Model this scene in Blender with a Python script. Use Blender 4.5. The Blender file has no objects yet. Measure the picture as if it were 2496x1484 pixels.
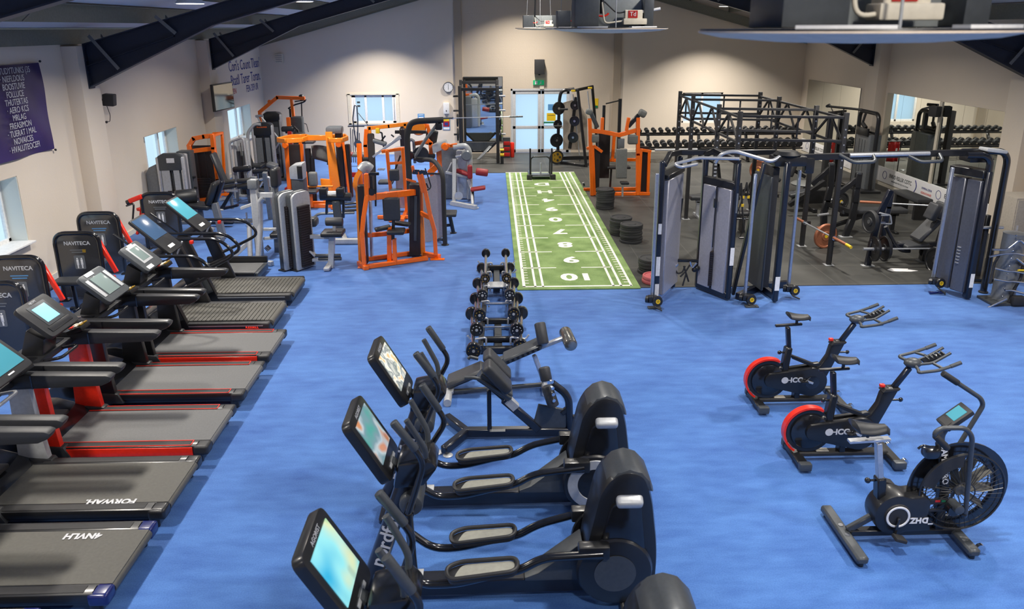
import bpy, bmesh, math, random
from mathutils import Vector, Matrix, Euler
random.seed(7)
SC = bpy.context.scene
COL = SC.collection
PI = math.pi

# ---------------------------------------------------------------- camera
CAM_H, PITCH, YAW, ROLL, FPX, CYPX = 4.072, .2910, .0254, -.0044, 1854.0, 622.0
fw = Vector((math.sin(YAW)*math.cos(PITCH), math.cos(YAW)*math.cos(PITCH), -math.sin(PITCH)))
rt0 = Vector((math.cos(YAW), -math.sin(YAW), 0)); up0 = rt0.cross(fw)
rt = rt0*math.cos(ROLL) + up0*math.sin(ROLL); up = up0*math.cos(ROLL) - rt0*math.sin(ROLL)
cam = bpy.data.cameras.new('camera'); camo = bpy.data.objects.new('camera', cam); COL.objects.link(camo)
camo.matrix_world = Matrix(((rt.x, up.x, -fw.x, 0), (rt.y, up.y, -fw.y, 0), (rt.z, up.z, -fw.z, CAM_H), (0, 0, 0, 1)))
cam.sensor_fit = 'HORIZONTAL'; cam.sensor_width = 36; cam.lens = FPX/2496*36
cam.shift_y = -(742-CYPX)/2496; cam.clip_start = .05; cam.clip_end = 200
cam.dof.use_dof = True; cam.dof.focus_distance = 12; cam.dof.aperture_fstop = 3.2
SC.camera = camo
def ray(px, py): return fw*FPX + rt*(px-1248) - up*(py-CYPX)
def ay(px, py, Y): d = ray(px, py); return Vector((0, 0, CAM_H)) + d*(Y/d.y)
def ax(px, py, X): d = ray(px, py); return Vector((0, 0, CAM_H)) + d*(X/d.x)
def gz(px, py, z=0): d = ray(px, py); return Vector((0, 0, CAM_H)) + d*((z-CAM_H)/d.z)

# ---------------------------------------------------------------- world, exposure
SC.view_settings.view_transform = 'Standard'; SC.view_settings.look = 'None'
SC.view_settings.gamma = 1; SC.view_settings.use_curve_mapping = False
SC.view_settings.exposure = 0.14
W = bpy.data.worlds.new('sky'); SC.world = W; W.use_nodes = True
bg = W.node_tree.nodes['Background']; bg.inputs[0].default_value = (.66, .85, 1, 1); bg.inputs[1].default_value = 1.15

# ceiling lights: x, y, z, power, size  (fixtures are built in the lights part)
LAMPS = [(-4.6, -1.5, 4.4), (1.3, .1, 5.75), (6.2, -1.5, 4.9), (-4.6, 3.6, 4.4), (-4.6, 8.4, 4.45), (-4.6, 12.4, 4.45), (-3.95, 17.0, 4.62), (-3.6, 23.6, 4.75),  # unseen entries over and behind the camera are added to brighten near fronts
         (.9, 8.8, 5.85), (.9, 14.8, 5.85), (.9, 19.4, 5.85), (1.0, 23.6, 5.8), (2.6, 5.0, 5.7),
         (6.2, 3.4, 4.9), (6.2, 8.6, 4.9), (6.0, 12.6, 4.95), (6.3, 17.2, 4.9), (7.0, 23.6, 4.65)]
LAMP_W = 128

# ---------------------------------------------------------------- materials
def nt(name):
    m = bpy.data.materials.new(name); m.use_nodes = True
    return m, m.node_tree.nodes, m.node_tree.links, m.node_tree.nodes['Principled BSDF']
def s2l(c): return tuple((v/12.92 if v <= .04045 else ((v+.055)/1.055)**2.4) for v in c)
def mat(name, rgb, rough=.5, metal=0, var=.08, scale=30, bump=0, bscale=200, coat=0, emit=0, spec=.5):
    """rgb is sRGB 0-255; slight procedural variation plus optional bump"""
    m, N, L, B = nt(name)
    c = s2l([v/255 for v in rgb])
    no = N.new('ShaderNodeTexNoise'); no.inputs['Scale'].default_value = scale; no.inputs['Detail'].default_value = 4
    tc = N.new('ShaderNodeTexCoord'); L.new(tc.outputs['Object'], no.inputs['Vector'])
    r = N.new('ShaderNodeValToRGB')
    r.color_ramp.elements[0].position = .3; r.color_ramp.elements[1].position = .7
    r.color_ramp.elements[0].color = (*[v*(1-var) for v in c], 1); r.color_ramp.elements[1].color = (*[min(1, v*(1+var)) for v in c], 1)
    L.new(no.outputs['Fac'], r.inputs['Fac']); L.new(r.outputs['Color'], B.inputs['Base Color'])
    B.inputs['Roughness'].default_value = rough; B.inputs['Metallic'].default_value = metal
    B.inputs['Specular IOR Level'].default_value = spec
    if coat: B.inputs['Coat Weight'].default_value = coat; B.inputs['Coat Roughness'].default_value = .15
    if bump:
        n2 = N.new('ShaderNodeTexNoise'); n2.inputs['Scale'].default_value = bscale; L.new(tc.outputs['Object'], n2.inputs['Vector'])
        b = N.new('ShaderNodeBump'); b.inputs['Strength'].default_value = bump; b.inputs['Distance'].default_value = .01
        L.new(n2.outputs['Fac'], b.inputs['Height']); L.new(b.outputs['Normal'], B.inputs['Normal'])
    if emit: B.inputs['Emission Color'].default_value = (*c, 1); B.inputs['Emission Strength'].default_value = emit
    return m
M = {}
def MM(k, *a, **kw): M[k] = mat(k, *a, **kw)
MM('roller_chrome', (150, 148, 142), .2, metal=.8); MM('shroud_blue', (84, 87, 98), .32, metal=.15, coat=.3); MM('rod_blue', (160, 168, 184), .28, metal=.6)
MM('black', (28, 29, 32), .38, coat=.25); MM('black_gloss', (26, 27, 31), .16, coat=.6); MM('black_matte', (44, 44, 46), .6, bump=.2, bscale=300)
MM('plastic', (44, 45, 48), .42, bump=.12, bscale=500); MM('navy', (24, 28, 40), .3, coat=.3); MM('rubber', (47, 48, 50), .62, bump=.25, bscale=250)
MM('vinyl', (58, 60, 64), .42, bump=.2, bscale=350); MM('vinyl_red', (150, 40, 44), .4, bump=.2, bscale=350); MM('vinyl_grey', (112, 114, 112), .5, bump=.2, bscale=300)
MM('orange', (252, 112, 6), .34, coat=.4, var=.05); MM('orange_lt', (250, 140, 30), .38, coat=.3, var=.05); MM('red', (232, 44, 22), .38, coat=.3); MM('red_dark', (178, 30, 26), .4)
MM('grey_paint', (120, 124, 128), .38, metal=.3); MM('grey_dark', (78, 82, 86), .4, metal=.3); MM('grey_shroud', (92, 96, 101), .34, metal=.45)
MM('silver', (196, 199, 204), .32, metal=.55); MM('silver_paint', (182, 185, 188), .4, metal=.2); MM('chrome', (215, 217, 222), .14, metal=1)
MM('shroud_light', (168, 168, 178), .32, metal=.15, coat=.3); MM('white', (236, 236, 236), .5); MM('cream', (222, 214, 196), .6)
MM('wood', (190, 140, 90), .5, var=.2, scale=12); MM('yellow', (236, 198, 40), .45); MM('green', (20, 120, 78), .5); MM('sign_blue', (90, 150, 205), .5)
MM('screen_dark', (36, 46, 56), .12, coat=.6); MM('navy_cap', (16, 30, 96), .3, coat=.4); MM('belt', (104, 105, 106), .55, var=.1, scale=60, bump=.3, bscale=600)
MM('belt_dark', (88, 87, 82), .5, var=.1, scale=40, bump=.25, bscale=600); MM('steel_navy', (33, 42, 60), .45); MM('purlin', (132, 132, 120), .55, metal=.2)
MM('bronze', (164, 104, 76), .5, metal=.3); MM('pink_plate', (190, 96, 100), .5); MM('weights', (40, 34, 34), .45); MM('turn_white', (238, 238, 226), .8)
MM('skirting', (225, 218, 202), .5); MM('dark_seat', (38, 40, 44), .36, bump=.15, bscale=300); MM('text_grey', (200, 202, 206), .5); MM('text_white', (240, 240, 240), .5)
MM('text_blue', (46, 52, 130), .6); MM('text_red', (214, 92, 76), .6); MM('gold', (196, 158, 60), .35, metal=.6); MM('locker', (168, 160, 148), .5); MM('lens', (232, 236, 240), .25)
def emis(k, rgb, s):
    m, N, L, B = nt(k); c = s2l([v/255 for v in rgb]); B.inputs['Base Color'].default_value = (*c, 1)
    B.inputs['Emission Color'].default_value = (*c, 1); B.inputs['Emission Strength'].default_value = s; B.inputs['Roughness'].default_value = .15; M[k] = m
emis('screen_cyan', (132, 200, 216), .75); emis('screen_teal', (70, 140, 156), .45); emis('screen_blue', (58, 82, 112), .4); emis('screen_lcd', (110, 124, 122), .3)
emis('exit_green', (24, 150, 96), .5); emis('lamp_glow', (255, 244, 226), 5); emis('led', (255, 60, 40), 1)
def screen_mat(k, stops, s, scale=2.5):
    m, N, L, B = nt(k); tc = N.new('ShaderNodeTexCoord'); no = N.new('ShaderNodeTexNoise'); no.inputs['Scale'].default_value = scale; no.inputs['Detail'].default_value = 1
    L.new(tc.outputs['Object'], no.inputs['Vector']); r = N.new('ShaderNodeValToRGB')
    while len(r.color_ramp.elements) < len(stops): r.color_ramp.elements.new(.5)
    for e, (p, c) in zip(r.color_ramp.elements, stops): e.position = p; e.color = (*s2l([v/255 for v in c]), 1)
    L.new(no.outputs['Fac'], r.inputs['Fac']); L.new(r.outputs['Color'], B.inputs['Base Color']); L.new(r.outputs['Color'], B.inputs['Emission Color'])
    B.inputs['Emission Strength'].default_value = s; B.inputs['Roughness'].default_value = .15; M[k] = m
screen_mat('screen_beach', [(.3, (30, 150, 190)), (.5, (130, 200, 205)), (.62, (190, 200, 160)), (.7, (90, 170, 120))], .7, 3)
screen_mat('screen_gym', [(.3, (70, 150, 140)), (.48, (110, 140, 150)), (.58, (170, 185, 190)), (.7, (190, 130, 90))], .5, 6)
screen_mat('screen_menu', [(.35, (190, 194, 186)), (.5, (120, 130, 132)), (.58, (226, 226, 216)), (.7, (210, 180, 130))], .6, 12)
# clear glass and frosted door film
def glass(k, t, rgb):
    m, N, L, B = nt(k); out = N['Material Output']; tr = N.new('ShaderNodeBsdfTransparent'); tr.inputs[0].default_value = (*rgb, 1)
    gl = N.new('ShaderNodeBsdfGlossy'); gl.inputs['Roughness'].default_value = .03; mx = N.new('ShaderNodeMixShader'); mx.inputs[0].default_value = t
    L.new(tr.outputs[0], mx.inputs[1]); L.new(gl.outputs[0], mx.inputs[2]); L.new(mx.outputs[0], out.inputs[0]); M[k] = m
glass('glass', .08, (.93, .97, 1))
m, N, L, B = nt('frosted'); out = N['Material Output']; t1 = N.new('ShaderNodeBsdfTranslucent'); t1.inputs[0].default_value = (.86, .92, .96, 1)
t2 = N.new('ShaderNodeBsdfTransparent'); t2.inputs[0].default_value = (.8, .86, .9, 1); mx = N.new('ShaderNodeMixShader'); mx.inputs[0].default_value = .4
L.new(t1.outputs[0], mx.inputs[1]); L.new(t2.outputs[0], mx.inputs[2]); L.new(mx.outputs[0], out.inputs[0]); M['frosted'] = m
m, N, L, B = nt('mirror'); B.inputs['Base Color'].default_value = (.80, .84, .80, 1); B.inputs['Metallic'].default_value = 1; B.inputs['Roughness'].default_value = .02; M['mirror'] = m

# ---------------------------------------------------------------- mesh builder
def fillet(pts, r, n=5, closed=False):
    pts = [Vector(p) for p in pts]
    if r <= 0 or len(pts) < 3: return pts
    out = [] if closed else [pts[0]]
    idx = range(len(pts)) if closed else range(1, len(pts)-1)
    for i in idx:
        a, b, c = pts[i-1], pts[i], pts[(i+1) % len(pts)]
        u, v = (a-b), (c-b)
        if u.length < 1e-6 or v.length < 1e-6: out.append(b); continue
        rr = min(r, u.length*.48, v.length*.48); p, q = b+u.normalized()*rr, b+v.normalized()*rr
        for k in range(n+1):
            t = k/n; out.append(p*(1-t)**2 + b*2*t*(1-t) + q*t*t)
    if not closed: out.append(pts[-1])
    return out
class MB:
    def __init__(s): s.bm = bmesh.new(); s.smooth = []
    def _add(s, b2, sm=False, mi=0):
        for f in b2.faces: f.smooth = sm; f.material_index = mi
        me = bpy.data.meshes.new('tmp'); b2.to_mesh(me); b2.free(); s.bm.from_mesh(me); bpy.data.meshes.remove(me)
        return s
    def box(s, c, d, rot=None, bev=0, seg=2, mi=0):
        b = bmesh.new(); bmesh.ops.create_cube(b, size=1)
        bmesh.ops.scale(b, vec=Vector(d), verts=b.verts)
        if bev > 0: bmesh.ops.bevel(b, geom=b.edges[:], offset=min(bev, min(d)*.49), segments=seg, affect='EDGES', profile=.6)
        if rot is not None:
            R = rot if isinstance(rot, Matrix) else Euler(rot).to_matrix()
            bmesh.ops.rotate(b, cent=(0, 0, 0), matrix=R, verts=b.verts)
        bmesh.ops.translate(b, vec=Vector(c), verts=b.verts)
        return s._add(b, bev > 0, mi)
    def beam(s, p0, p1, w, h, bev=.006, upv=(0, 0, 1), mi=0):
        p0, p1 = Vector(p0), Vector(p1); d = p1-p0; L = d.length
        if L < 1e-5: return s
        x = d.normalized(); u = Vector(upv)
        if abs(x.dot(u)) > .97: u = Vector((0, 1, 0)) if abs(x.y) < .9 else Vector((1, 0, 0))
        y = u.cross(x).normalized(); z = x.cross(y)
        R = Matrix((x, y, z)).transposed()
        return s.box((p0+p1)/2, (L, w, h), R, bev, 1, mi)
    def beams(s, pts, w, h=None, bev=.006, upv=(0, 0, 1), mi=0):
        h = h or w
        for a, b in zip(pts[:-1], pts[1:]):
            a, b = Vector(a), Vector(b); e = (b-a).normalized()*w*.35 if (b-a).length > 0 else Vector()
            s.beam(a-e, b+e, w, h, bev, upv, mi)
        return s
    def tube(s, pts, r, fil=0, seg=10, closed=False, caps=True, mi=0, rs=None, prof=None):
        pts = fillet(pts, fil, closed=closed)
        P = [pts[0]]
        for p in pts[1:]:
            if (p-P[-1]).length > 1e-5: P.append(p)
        n = len(P)
        if n < 2: return s
        b = bmesh.new(); T = []
        for i in range(n):
            if closed: t = P[(i+1) % n]-P[i-1]
            elif i == 0: t = P[1]-P[0]
            elif i == n-1: t = P[-1]-P[-2]
            else: t = (P[i+1]-P[i]).normalized()+(P[i]-P[i-1]).normalized()
            T.append(t.normalized())
        u = Vector((0, 0, 1)) if abs(T[0].z) < .9 else Vector((0, 1, 0))
        u = (u-T[0]*u.dot(T[0])).normalized(); rings = []
        for i in range(n):
            if i: u = (u-T[i]*u.dot(T[i])); u = u.normalized() if u.length > 1e-6 else T[i].orthogonal().normalized()
            v = T[i].cross(u); rr = rs[min(i, len(rs)-1)] if rs else r
            k = 1.0
            if not closed and 0 < i < n-1:
                cs = max(.5, math.sqrt((1+(P[i+1]-P[i]).normalized().dot((P[i]-P[i-1]).normalized()))/2)); k = 1/cs if fil == 0 else 1
            sh = prof or [(math.cos(2*PI*j/seg), math.sin(2*PI*j/seg)) for j in range(seg)]
            rings.append([b.verts.new(P[i]+(u*a+v*c)*rr*k) for a, c in sh])
        ns = len(rings[0])
        for i in range(n if closed else n-1):
            A, B2 = rings[i], rings[(i+1) % n]
            for j in range(ns): b.faces.new((A[j], A[(j+1) % ns], B2[(j+1) % ns], B2[j]))
        if not closed and caps: b.faces.new(rings[0][::-1]); b.faces.new(rings[-1])
        bmesh.ops.recalc_face_normals(b, faces=b.faces)
        return s._add(b, prof is None, mi)
    def cyl(s, p0, p1, r, seg=20, r2=None, mi=0, bev=0):
        p0, p1 = Vector(p0), Vector(p1)
        if bev:
            d = (p1-p0).normalized()
            return s.tube([p0, p0+d*bev*.3, p0+d*bev, p1-d*bev, p1-d*bev*.3, p1], r, 0, seg, mi=mi, rs=[r-bev, r-bev*.3, r, r, r-bev*.3, r-bev])
        return s.tube([p0, p1], r, 0, seg, mi=mi, rs=[r, r if r2 is None else r2])
    def prism(s, out, axis, a, b_, bev=0, mi=0, sm=False):
        """outline of 2D points; axis 'x','y','z' is the extrusion axis between a and b_"""
        b = bmesh.new()
        def P(p, t): return {'x': (t, p[0], p[1]), 'y': (p[0], t, p[1]), 'z': (p[0], p[1], t)}[axis]
        f0 = b.faces.new([b.verts.new(P(p, a)) for p in out])
        r = bmesh.ops.extrude_face_region(b, geom=[f0]); vs = [v for v in r['geom'] if isinstance(v, bmesh.types.BMVert)]
        dv = Vector(P((0, 0), b_-a)) ; bmesh.ops.translate(b, vec=dv, verts=vs)
        bmesh.ops.recalc_face_normals(b, faces=b.faces)
        if bev:
            es = [e for e in b.edges if len(e.link_faces) == 2 and e.calc_face_angle(0) > .5]
            bmesh.ops.bevel(b, geom=es, offset=bev, segments=2, affect='EDGES', profile=.6)
        return s._add(b, sm or bev > 0, mi)
    def lathe(s, prof, origin, axis=(0, 0, 1), seg=28, mi=0, sm=True, caps=True):
        """prof: list of (radius, height) along axis"""
        ax_ = Vector(axis).normalized(); u = ax_.orthogonal().normalized(); v = ax_.cross(u); o = Vector(origin)
        b = bmesh.new(); rings = []
        for r, h in prof:
            rings.append([b.verts.new(o+ax_*h+(u*math.cos(2*PI*j/seg)+v*math.sin(2*PI*j/seg))*max(r, 1e-4)) for j in range(seg)])
        for A, B2 in zip(rings[:-1], rings[1:]):
            for j in range(seg): b.faces.new((A[j], A[(j+1) % seg], B2[(j+1) % seg], B2[j]))
        if caps: b.faces.new(rings[0][::-1]); b.faces.new(rings[-1])
        bmesh.ops.recalc_face_normals(b, faces=b.faces)
        return s._add(b, sm, mi)
    def sphere(s, c, r, sc=(1, 1, 1), seg=16, mi=0):
        b = bmesh.new(); bmesh.ops.create_uvsphere(b, u_segments=seg, v_segments=seg//2, radius=r)
        bmesh.ops.scale(b, vec=Vector(sc), verts=b.verts); bmesh.ops.translate(b, vec=Vector(c), verts=b.verts)
        return s._add(b, True, mi)
    def quad(s, a, b_, c, d, mi=0):
        b = bmesh.new(); b.faces.new([b.verts.new(Vector(p)) for p in (a, b_, c, d)]); return s._add(b, False, mi)
    def grid(s, fn, nu, nv, mi=0):
        b = bmesh.new(); V = [[b.verts.new(fn(i/nu, j/nv)) for j in range(nv+1)] for i in range(nu+1)]
        for i in range(nu):
            for j in range(nv): b.faces.new((V[i][j], V[i+1][j], V[i+1][j+1], V[i][j+1]))
        return s._add(b, True, mi)
    def xf(s, m): bmesh.ops.transform(s.bm, matrix=m, verts=s.bm.verts); return s
    def build(s, name, mt, parent=None, world=False):
        me = bpy.data.meshes.new(name); s.bm.to_mesh(me); s.bm.free()
        for x in (mt if isinstance(mt, (list, tuple)) else [mt]): me.materials.append(M[x] if isinstance(x, str) else x)
        o = bpy.data.objects.new(name, me); COL.objects.link(o)
        if parent is not None:
            o.parent = parent
            if world:
                p = parent; loc = Vector()
                while p is not None: loc += p.location; p = p.parent
                me.transform(Matrix.Translation(-loc))
        try: me.set_sharp_from_angle(angle=math.radians(38))
        except Exception: pass
        return o
def tag(o, label, cat, group=None, kind=None):
    if label: o['label'] = label
    if cat: o['category'] = cat
    if group: o['group'] = group
    if kind: o['kind'] = kind
    return o
def thing(name, label, cat, loc=(0, 0, 0), rz=0, group=None):
    o = bpy.data.objects.new(name, None); COL.objects.link(o); o.empty_display_size = .1
    o.location = loc; o.rotation_euler = (0, 0, rz); return tag(o, label, cat, group)
def struct(o): o['kind'] = 'structure'; return o
def kids(o): return [c for c in bpy.data.objects if c.parent == o]
def dup(o, loc=None, rz=None, label=None, parent=None):
    c = o.copy(); COL.objects.link(c); c.parent = parent
    if loc is not None: c.location = loc
    if rz is not None: c.rotation_euler = (0, 0, rz)
    if label: c['label'] = label
    for k in kids(o): dup(k, parent=c)
    return c
def frame_from(o, xdir, up_):
    """matrix whose local x is xdir, y is up_ (text plane), origin o"""
    x = Vector(xdir).normalized(); z = x.cross(Vector(up_)).normalized(); y = z.cross(x)
    m = Matrix((x, y, z)).transposed().to_4x4(); m.translation = Vector(o); return m
def text(s, size, mtx, mt, parent=None, name='lettering', ext=.0015, align='CENTER', mirror=False, bold=0, world=False, sx=1):
    cu = bpy.data.curves.new('txt', 'FONT'); cu.body = s; cu.size = size; cu.extrude = ext; cu.align_x = align; cu.align_y = 'CENTER'
    cu.offset = bold; cu.resolution_u = 3
    to = bpy.data.objects.new('txt', cu); COL.objects.link(to)
    dg = bpy.context.evaluated_depsgraph_get(); me = bpy.data.meshes.new_from_object(to.evaluated_get(dg))
    bpy.data.objects.remove(to); bpy.data.curves.remove(cu)
    if mirror or sx != 1:
        me.transform(Matrix.Diagonal(((-1 if mirror else 1)*sx, 1, 1, 1)))
        if mirror: me.flip_normals()
    me.transform(mtx); me.materials.clear(); me.materials.append(M[mt]); me.name = name
    o = bpy.data.objects.new(name, me); COL.objects.link(o)
    if parent is not None:
        o.parent = parent
        if world:
            p = parent; loc = Vector()
            while p is not None: loc += p.location; p = p.parent
            me.transform(Matrix.Translation(-loc))
    return o
V = Vector
# ================================================================ ROOM
XL, XR, YB, YN, EAVE, RS, XC = -7.48, 10.35, 25.6, -5.0, 3.8, .27, 1.45
def roofz(x): return EAVE + RS*((x-XL) if x < XC else (XR-x))
# carpet
def carpet():
    m, N, L, B = nt('carpet_blue'); tc = N.new('ShaderNodeTexCoord')
    n1 = N.new('ShaderNodeTexNoise'); n1.inputs['Scale'].default_value = 1.3; n1.inputs['Detail'].default_value = 5
    n2 = N.new('ShaderNodeTexNoise'); n2.inputs['Scale'].default_value = 90; n2.inputs['Detail'].default_value = 3
    mp = N.new('ShaderNodeMapping'); mp.inputs['Scale'].default_value = (.5, 1.6, 1)
    n3 = N.new('ShaderNodeTexNoise'); n3.inputs['Scale'].default_value = 6; n3.inputs['Detail'].default_value = 6
    L.new(tc.outputs['Object'], n1.inputs['Vector']); L.new(tc.outputs['Object'], n2.inputs['Vector']); L.new(tc.outputs['Object'], mp.inputs[0]); L.new(mp.outputs[0], n3.inputs['Vector'])
    a = N.new('ShaderNodeMath'); a.operation = 'ADD'; L.new(n1.outputs['Fac'], a.inputs[0]); L.new(n3.outputs['Fac'], a.inputs[1])
    a2 = N.new('ShaderNodeMath'); a2.operation = 'MULTIPLY_ADD'; a2.inputs[1].default_value = .9; L.new(n2.outputs['Fac'], a2.inputs[0]); L.new(a.outputs[0], a2.inputs[2])
    a3 = N.new('ShaderNodeMath'); a3.operation = 'MULTIPLY'; a3.inputs[1].default_value = .345; L.new(a2.outputs[0], a3.inputs[0])
    r = N.new('ShaderNodeValToRGB'); e = r.color_ramp.elements; e[0].position = .34; e[1].position = .66
    e[0].color = (*s2l((36/255, 82/255, 156/255)), 1); e[1].color = (*s2l((78/255, 128/255, 198/255)), 1)
    L.new(a3.outputs[0], r.inputs[0]); L.new(r.outputs[0], B.inputs['Base Color']); B.inputs['Roughness'].default_value = .75
    B.inputs['Sheen Weight'].default_value = .25; B.inputs['Specular IOR Level'].default_value = .3
    bp = N.new('ShaderNodeBump'); bp.inputs['Strength'].default_value = .35; bp.inputs['Distance'].default_value = .006
    n4 = N.new('ShaderNodeTexNoise'); n4.inputs['Scale'].default_value = 140; L.new(tc.outputs['Object'], n4.inputs['Vector']); L.new(n4.outputs['Fac'], bp.inputs['Height']); L.new(bp.outputs[0], B.inputs['Normal'])
    M['carpet'] = m
carpet()
def wallm(k, rgb, bump=.15):
    m, N, L, B = nt(k); tc = N.new('ShaderNodeTexCoord'); c = s2l([v/255 for v in rgb])
    n1 = N.new('ShaderNodeTexNoise'); n1.inputs['Scale'].default_value = .8; n1.inputs['Detail'].default_value = 6; L.new(tc.outputs['Object'], n1.inputs['Vector'])
    r = N.new('ShaderNodeValToRGB'); r.color_ramp.elements[0].position = .3; r.color_ramp.elements[1].position = .7
    r.color_ramp.elements[0].color = (*[v*.95 for v in c], 1); r.color_ramp.elements[1].color = (*c, 1)
    L.new(n1.outputs['Fac'], r.inputs[0]); L.new(r.outputs[0], B.inputs['Base Color']); B.inputs['Roughness'].default_value = .8; B.inputs['Specular IOR Level'].default_value = .25
    bp = N.new('ShaderNodeBump'); bp.inputs['Strength'].default_value = bump; bp.inputs['Distance'].default_value = .01
    n2 = N.new('ShaderNodeTexNoise'); n2.inputs['Scale'].default_value = 25; L.new(tc.outputs['Object'], n2.inputs['Vector']); L.new(n2.outputs['Fac'], bp.inputs['Height']); L.new(bp.outputs[0], B.inputs['Normal'])
    M[k] = m
wallm('wall_paint', (230, 218, 202)); wallm('wall_paint_centre', (208, 194, 176), .3); wallm('pier_paint', (176, 162, 144)); wallm('reveal', (222, 226, 222))
# painted blockwork for the central bay
def blockwork():
    m = M['wall_paint_centre']; N, L = m.node_tree.nodes, m.node_tree.links; B = N['Principled BSDF']
    tc = N['Texture Coordinate']; mp = N.new('ShaderNodeMapping'); mp.inputs['Rotation'].default_value = (PI/2, 0, 0); L.new(tc.outputs['Object'], mp.inputs[0])
    bk = N.new('ShaderNodeTexBrick'); bk.inputs['Scale'].default_value = 1; bk.inputs['Brick Width'].default_value = .44; bk.inputs['Row Height'].default_value = .215; bk.inputs['Mortar Size'].default_value = .006
    L.new(mp.outputs[0], bk.inputs['Vector']); bp = N.new('ShaderNodeBump'); bp.inputs['Strength'].default_value = .35; bp.inputs['Distance'].default_value = .006; bp.invert = True
    L.new(bk.outputs['Fac'], bp.inputs['Height']); L.new(N['Bump'].outputs[0], bp.inputs['Normal']); L.new(bp.outputs[0], B.inputs['Normal'])
blockwork()
def tiles():
    m, N, L, B = nt('rubber_tiles'); tc = N.new('ShaderNodeTexCoord')
    n1 = N.new('ShaderNodeTexNoise'); n1.inputs['Scale'].default_value = 1.1; n1.inputs['Detail'].default_value = 5; L.new(tc.outputs['Object'], n1.inputs['Vector'])
    r = N.new('ShaderNodeValToRGB'); r.color_ramp.elements[0].position = .3; r.color_ramp.elements[1].position = .72
    r.color_ramp.elements[0].color = (*s2l((50/255, 51/255, 50/255)), 1); r.color_ramp.elements[1].color = (*s2l((78/255, 78/255, 75/255)), 1)
    bk = N.new('ShaderNodeTexBrick'); bk.offset = 0; bk.inputs['Scale'].default_value = 1; bk.inputs['Brick Width'].default_value = 1; bk.inputs['Row Height'].default_value = 1; bk.inputs['Mortar Size'].default_value = .006; bk.inputs['Mortar Smooth'].default_value = .4
    mp = N.new('ShaderNodeMapping'); mp.inputs['Location'].default_value = (.35, .3, 0); L.new(tc.outputs['Object'], mp.inputs[0]); L.new(mp.outputs[0], bk.inputs['Vector'])
    mx = N.new('ShaderNodeMixRGB'); mx.inputs[2].default_value = (.11, .108, .1, 1); L.new(bk.outputs['Fac'], mx.inputs[0]); L.new(n1.outputs['Fac'], r.inputs[0]); L.new(r.outputs[0], mx.inputs[1]); L.new(mx.outputs[0], B.inputs['Base Color'])
    B.inputs['Roughness'].default_value = .5; B.inputs['Specular IOR Level'].default_value = .45
    bp = N.new('ShaderNodeBump'); bp.inputs['Strength'].default_value = .2; bp.inputs['Distance'].default_value = .004; n2 = N.new('ShaderNodeTexNoise'); n2.inputs['Scale'].default_value = 200
    L.new(tc.outputs['Object'], n2.inputs['Vector']); L.new(n2.outputs['Fac'], bp.inputs['Height']); L.new(bp.outputs[0], B.inputs['Normal']); M['rubber_tiles'] = m
tiles()
def turfm():
    m, N, L, B = nt('turf_green'); tc = N.new('ShaderNodeTexCoord')
    n1 = N.new('ShaderNodeTexNoise'); n1.inputs['Scale'].default_value = 2.5; n1.inputs['Detail'].default_value = 6
    n2 = N.new('ShaderNodeTexNoise'); n2.inputs['Scale'].default_value = 110; n2.inputs['Detail'].default_value = 2
    for n in (n1, n2): L.new(tc.outputs['Object'], n.inputs['Vector'])
    a = N.new('ShaderNodeMath'); a.operation = 'ADD'; L.new(n1.outputs['Fac'], a.inputs[0]); L.new(n2.outputs['Fac'], a.inputs[1])
    a3 = N.new('ShaderNodeMath'); a3.operation = 'MULTIPLY'; a3.inputs[1].default_value = .5; L.new(a.outputs[0], a3.inputs[0])
    r = N.new('ShaderNodeValToRGB'); r.color_ramp.elements[0].position = .36; r.color_ramp.elements[1].position = .64
    r.color_ramp.elements[0].color = (*s2l((98/255, 124/255, 72/255)), 1); r.color_ramp.elements[1].color = (*s2l((150/255, 174/255, 116/255)), 1)
    L.new(a3.outputs[0], r.inputs[0]); L.new(r.outputs[0], B.inputs['Base Color']); B.inputs['Roughness'].default_value = .9; B.inputs['Specular IOR Level'].default_value = .1
    bp = N.new('ShaderNodeBump'); bp.inputs['Strength'].default_value = .5; bp.inputs['Distance'].default_value = .01; L.new(n2.outputs['Fac'], bp.inputs['Height']); L.new(bp.outputs[0], B.inputs['Normal']); M['turf'] = m
turfm()
struct(MB().box(((XL+XR)/2, (YB+YN)/2, -.05), (XR-XL+.8, YB-YN+.4, .1)).build('floor', 'carpet'))
fl = MB(); fl.box(((2.38+XR)/2, (11.65+YB)/2, .004), (XR-2.38, YB-11.65, .012)); fl.box((.865, (21.97+YB)/2, .004), (3.03, YB-21.97, .012)).box((-.14, 24.3, .0035), (1.04*2.1, 2.6, .011))
struct(fl.build('floor_rubber', 'rubber_tiles'))
# walls with openings
def wall_x(name, x0, x1, y0, y1, z1, holes, m='wall_paint'):
    """wall slab between x0..x1, along Y, holes (ya,yb,za,zb)"""
    b = MB(); ys = y0; holes = sorted(holes)
    for ya, yb, za, zb in holes:
        b.box(((x0+x1)/2, (ys+ya)/2, z1/2), (x1-x0, ya-ys, z1)); b.box(((x0+x1)/2, (ya+yb)/2, za/2), (x1-x0, yb-ya, za))
        b.box(((x0+x1)/2, (ya+yb)/2, (zb+z1)/2), (x1-x0, yb-ya, z1-zb)); ys = yb
    b.box(((x0+x1)/2, (ys+y1)/2, z1/2), (x1-x0, y1-ys, z1)); return struct(b.build(name, m))
WINL = [(10.1, 12.02, .8, 1.87), (16.56, 18.35, .86, 1.85), (22.0, 24.1, .86, 1.85)]
wall_x('wall_left', XL-.36, XL, YN, YB+.3, EAVE+.02, WINL)
wall_x('wall_right', XR, XR+.3, YN, YB+.3, EAVE+.02, [])
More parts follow.
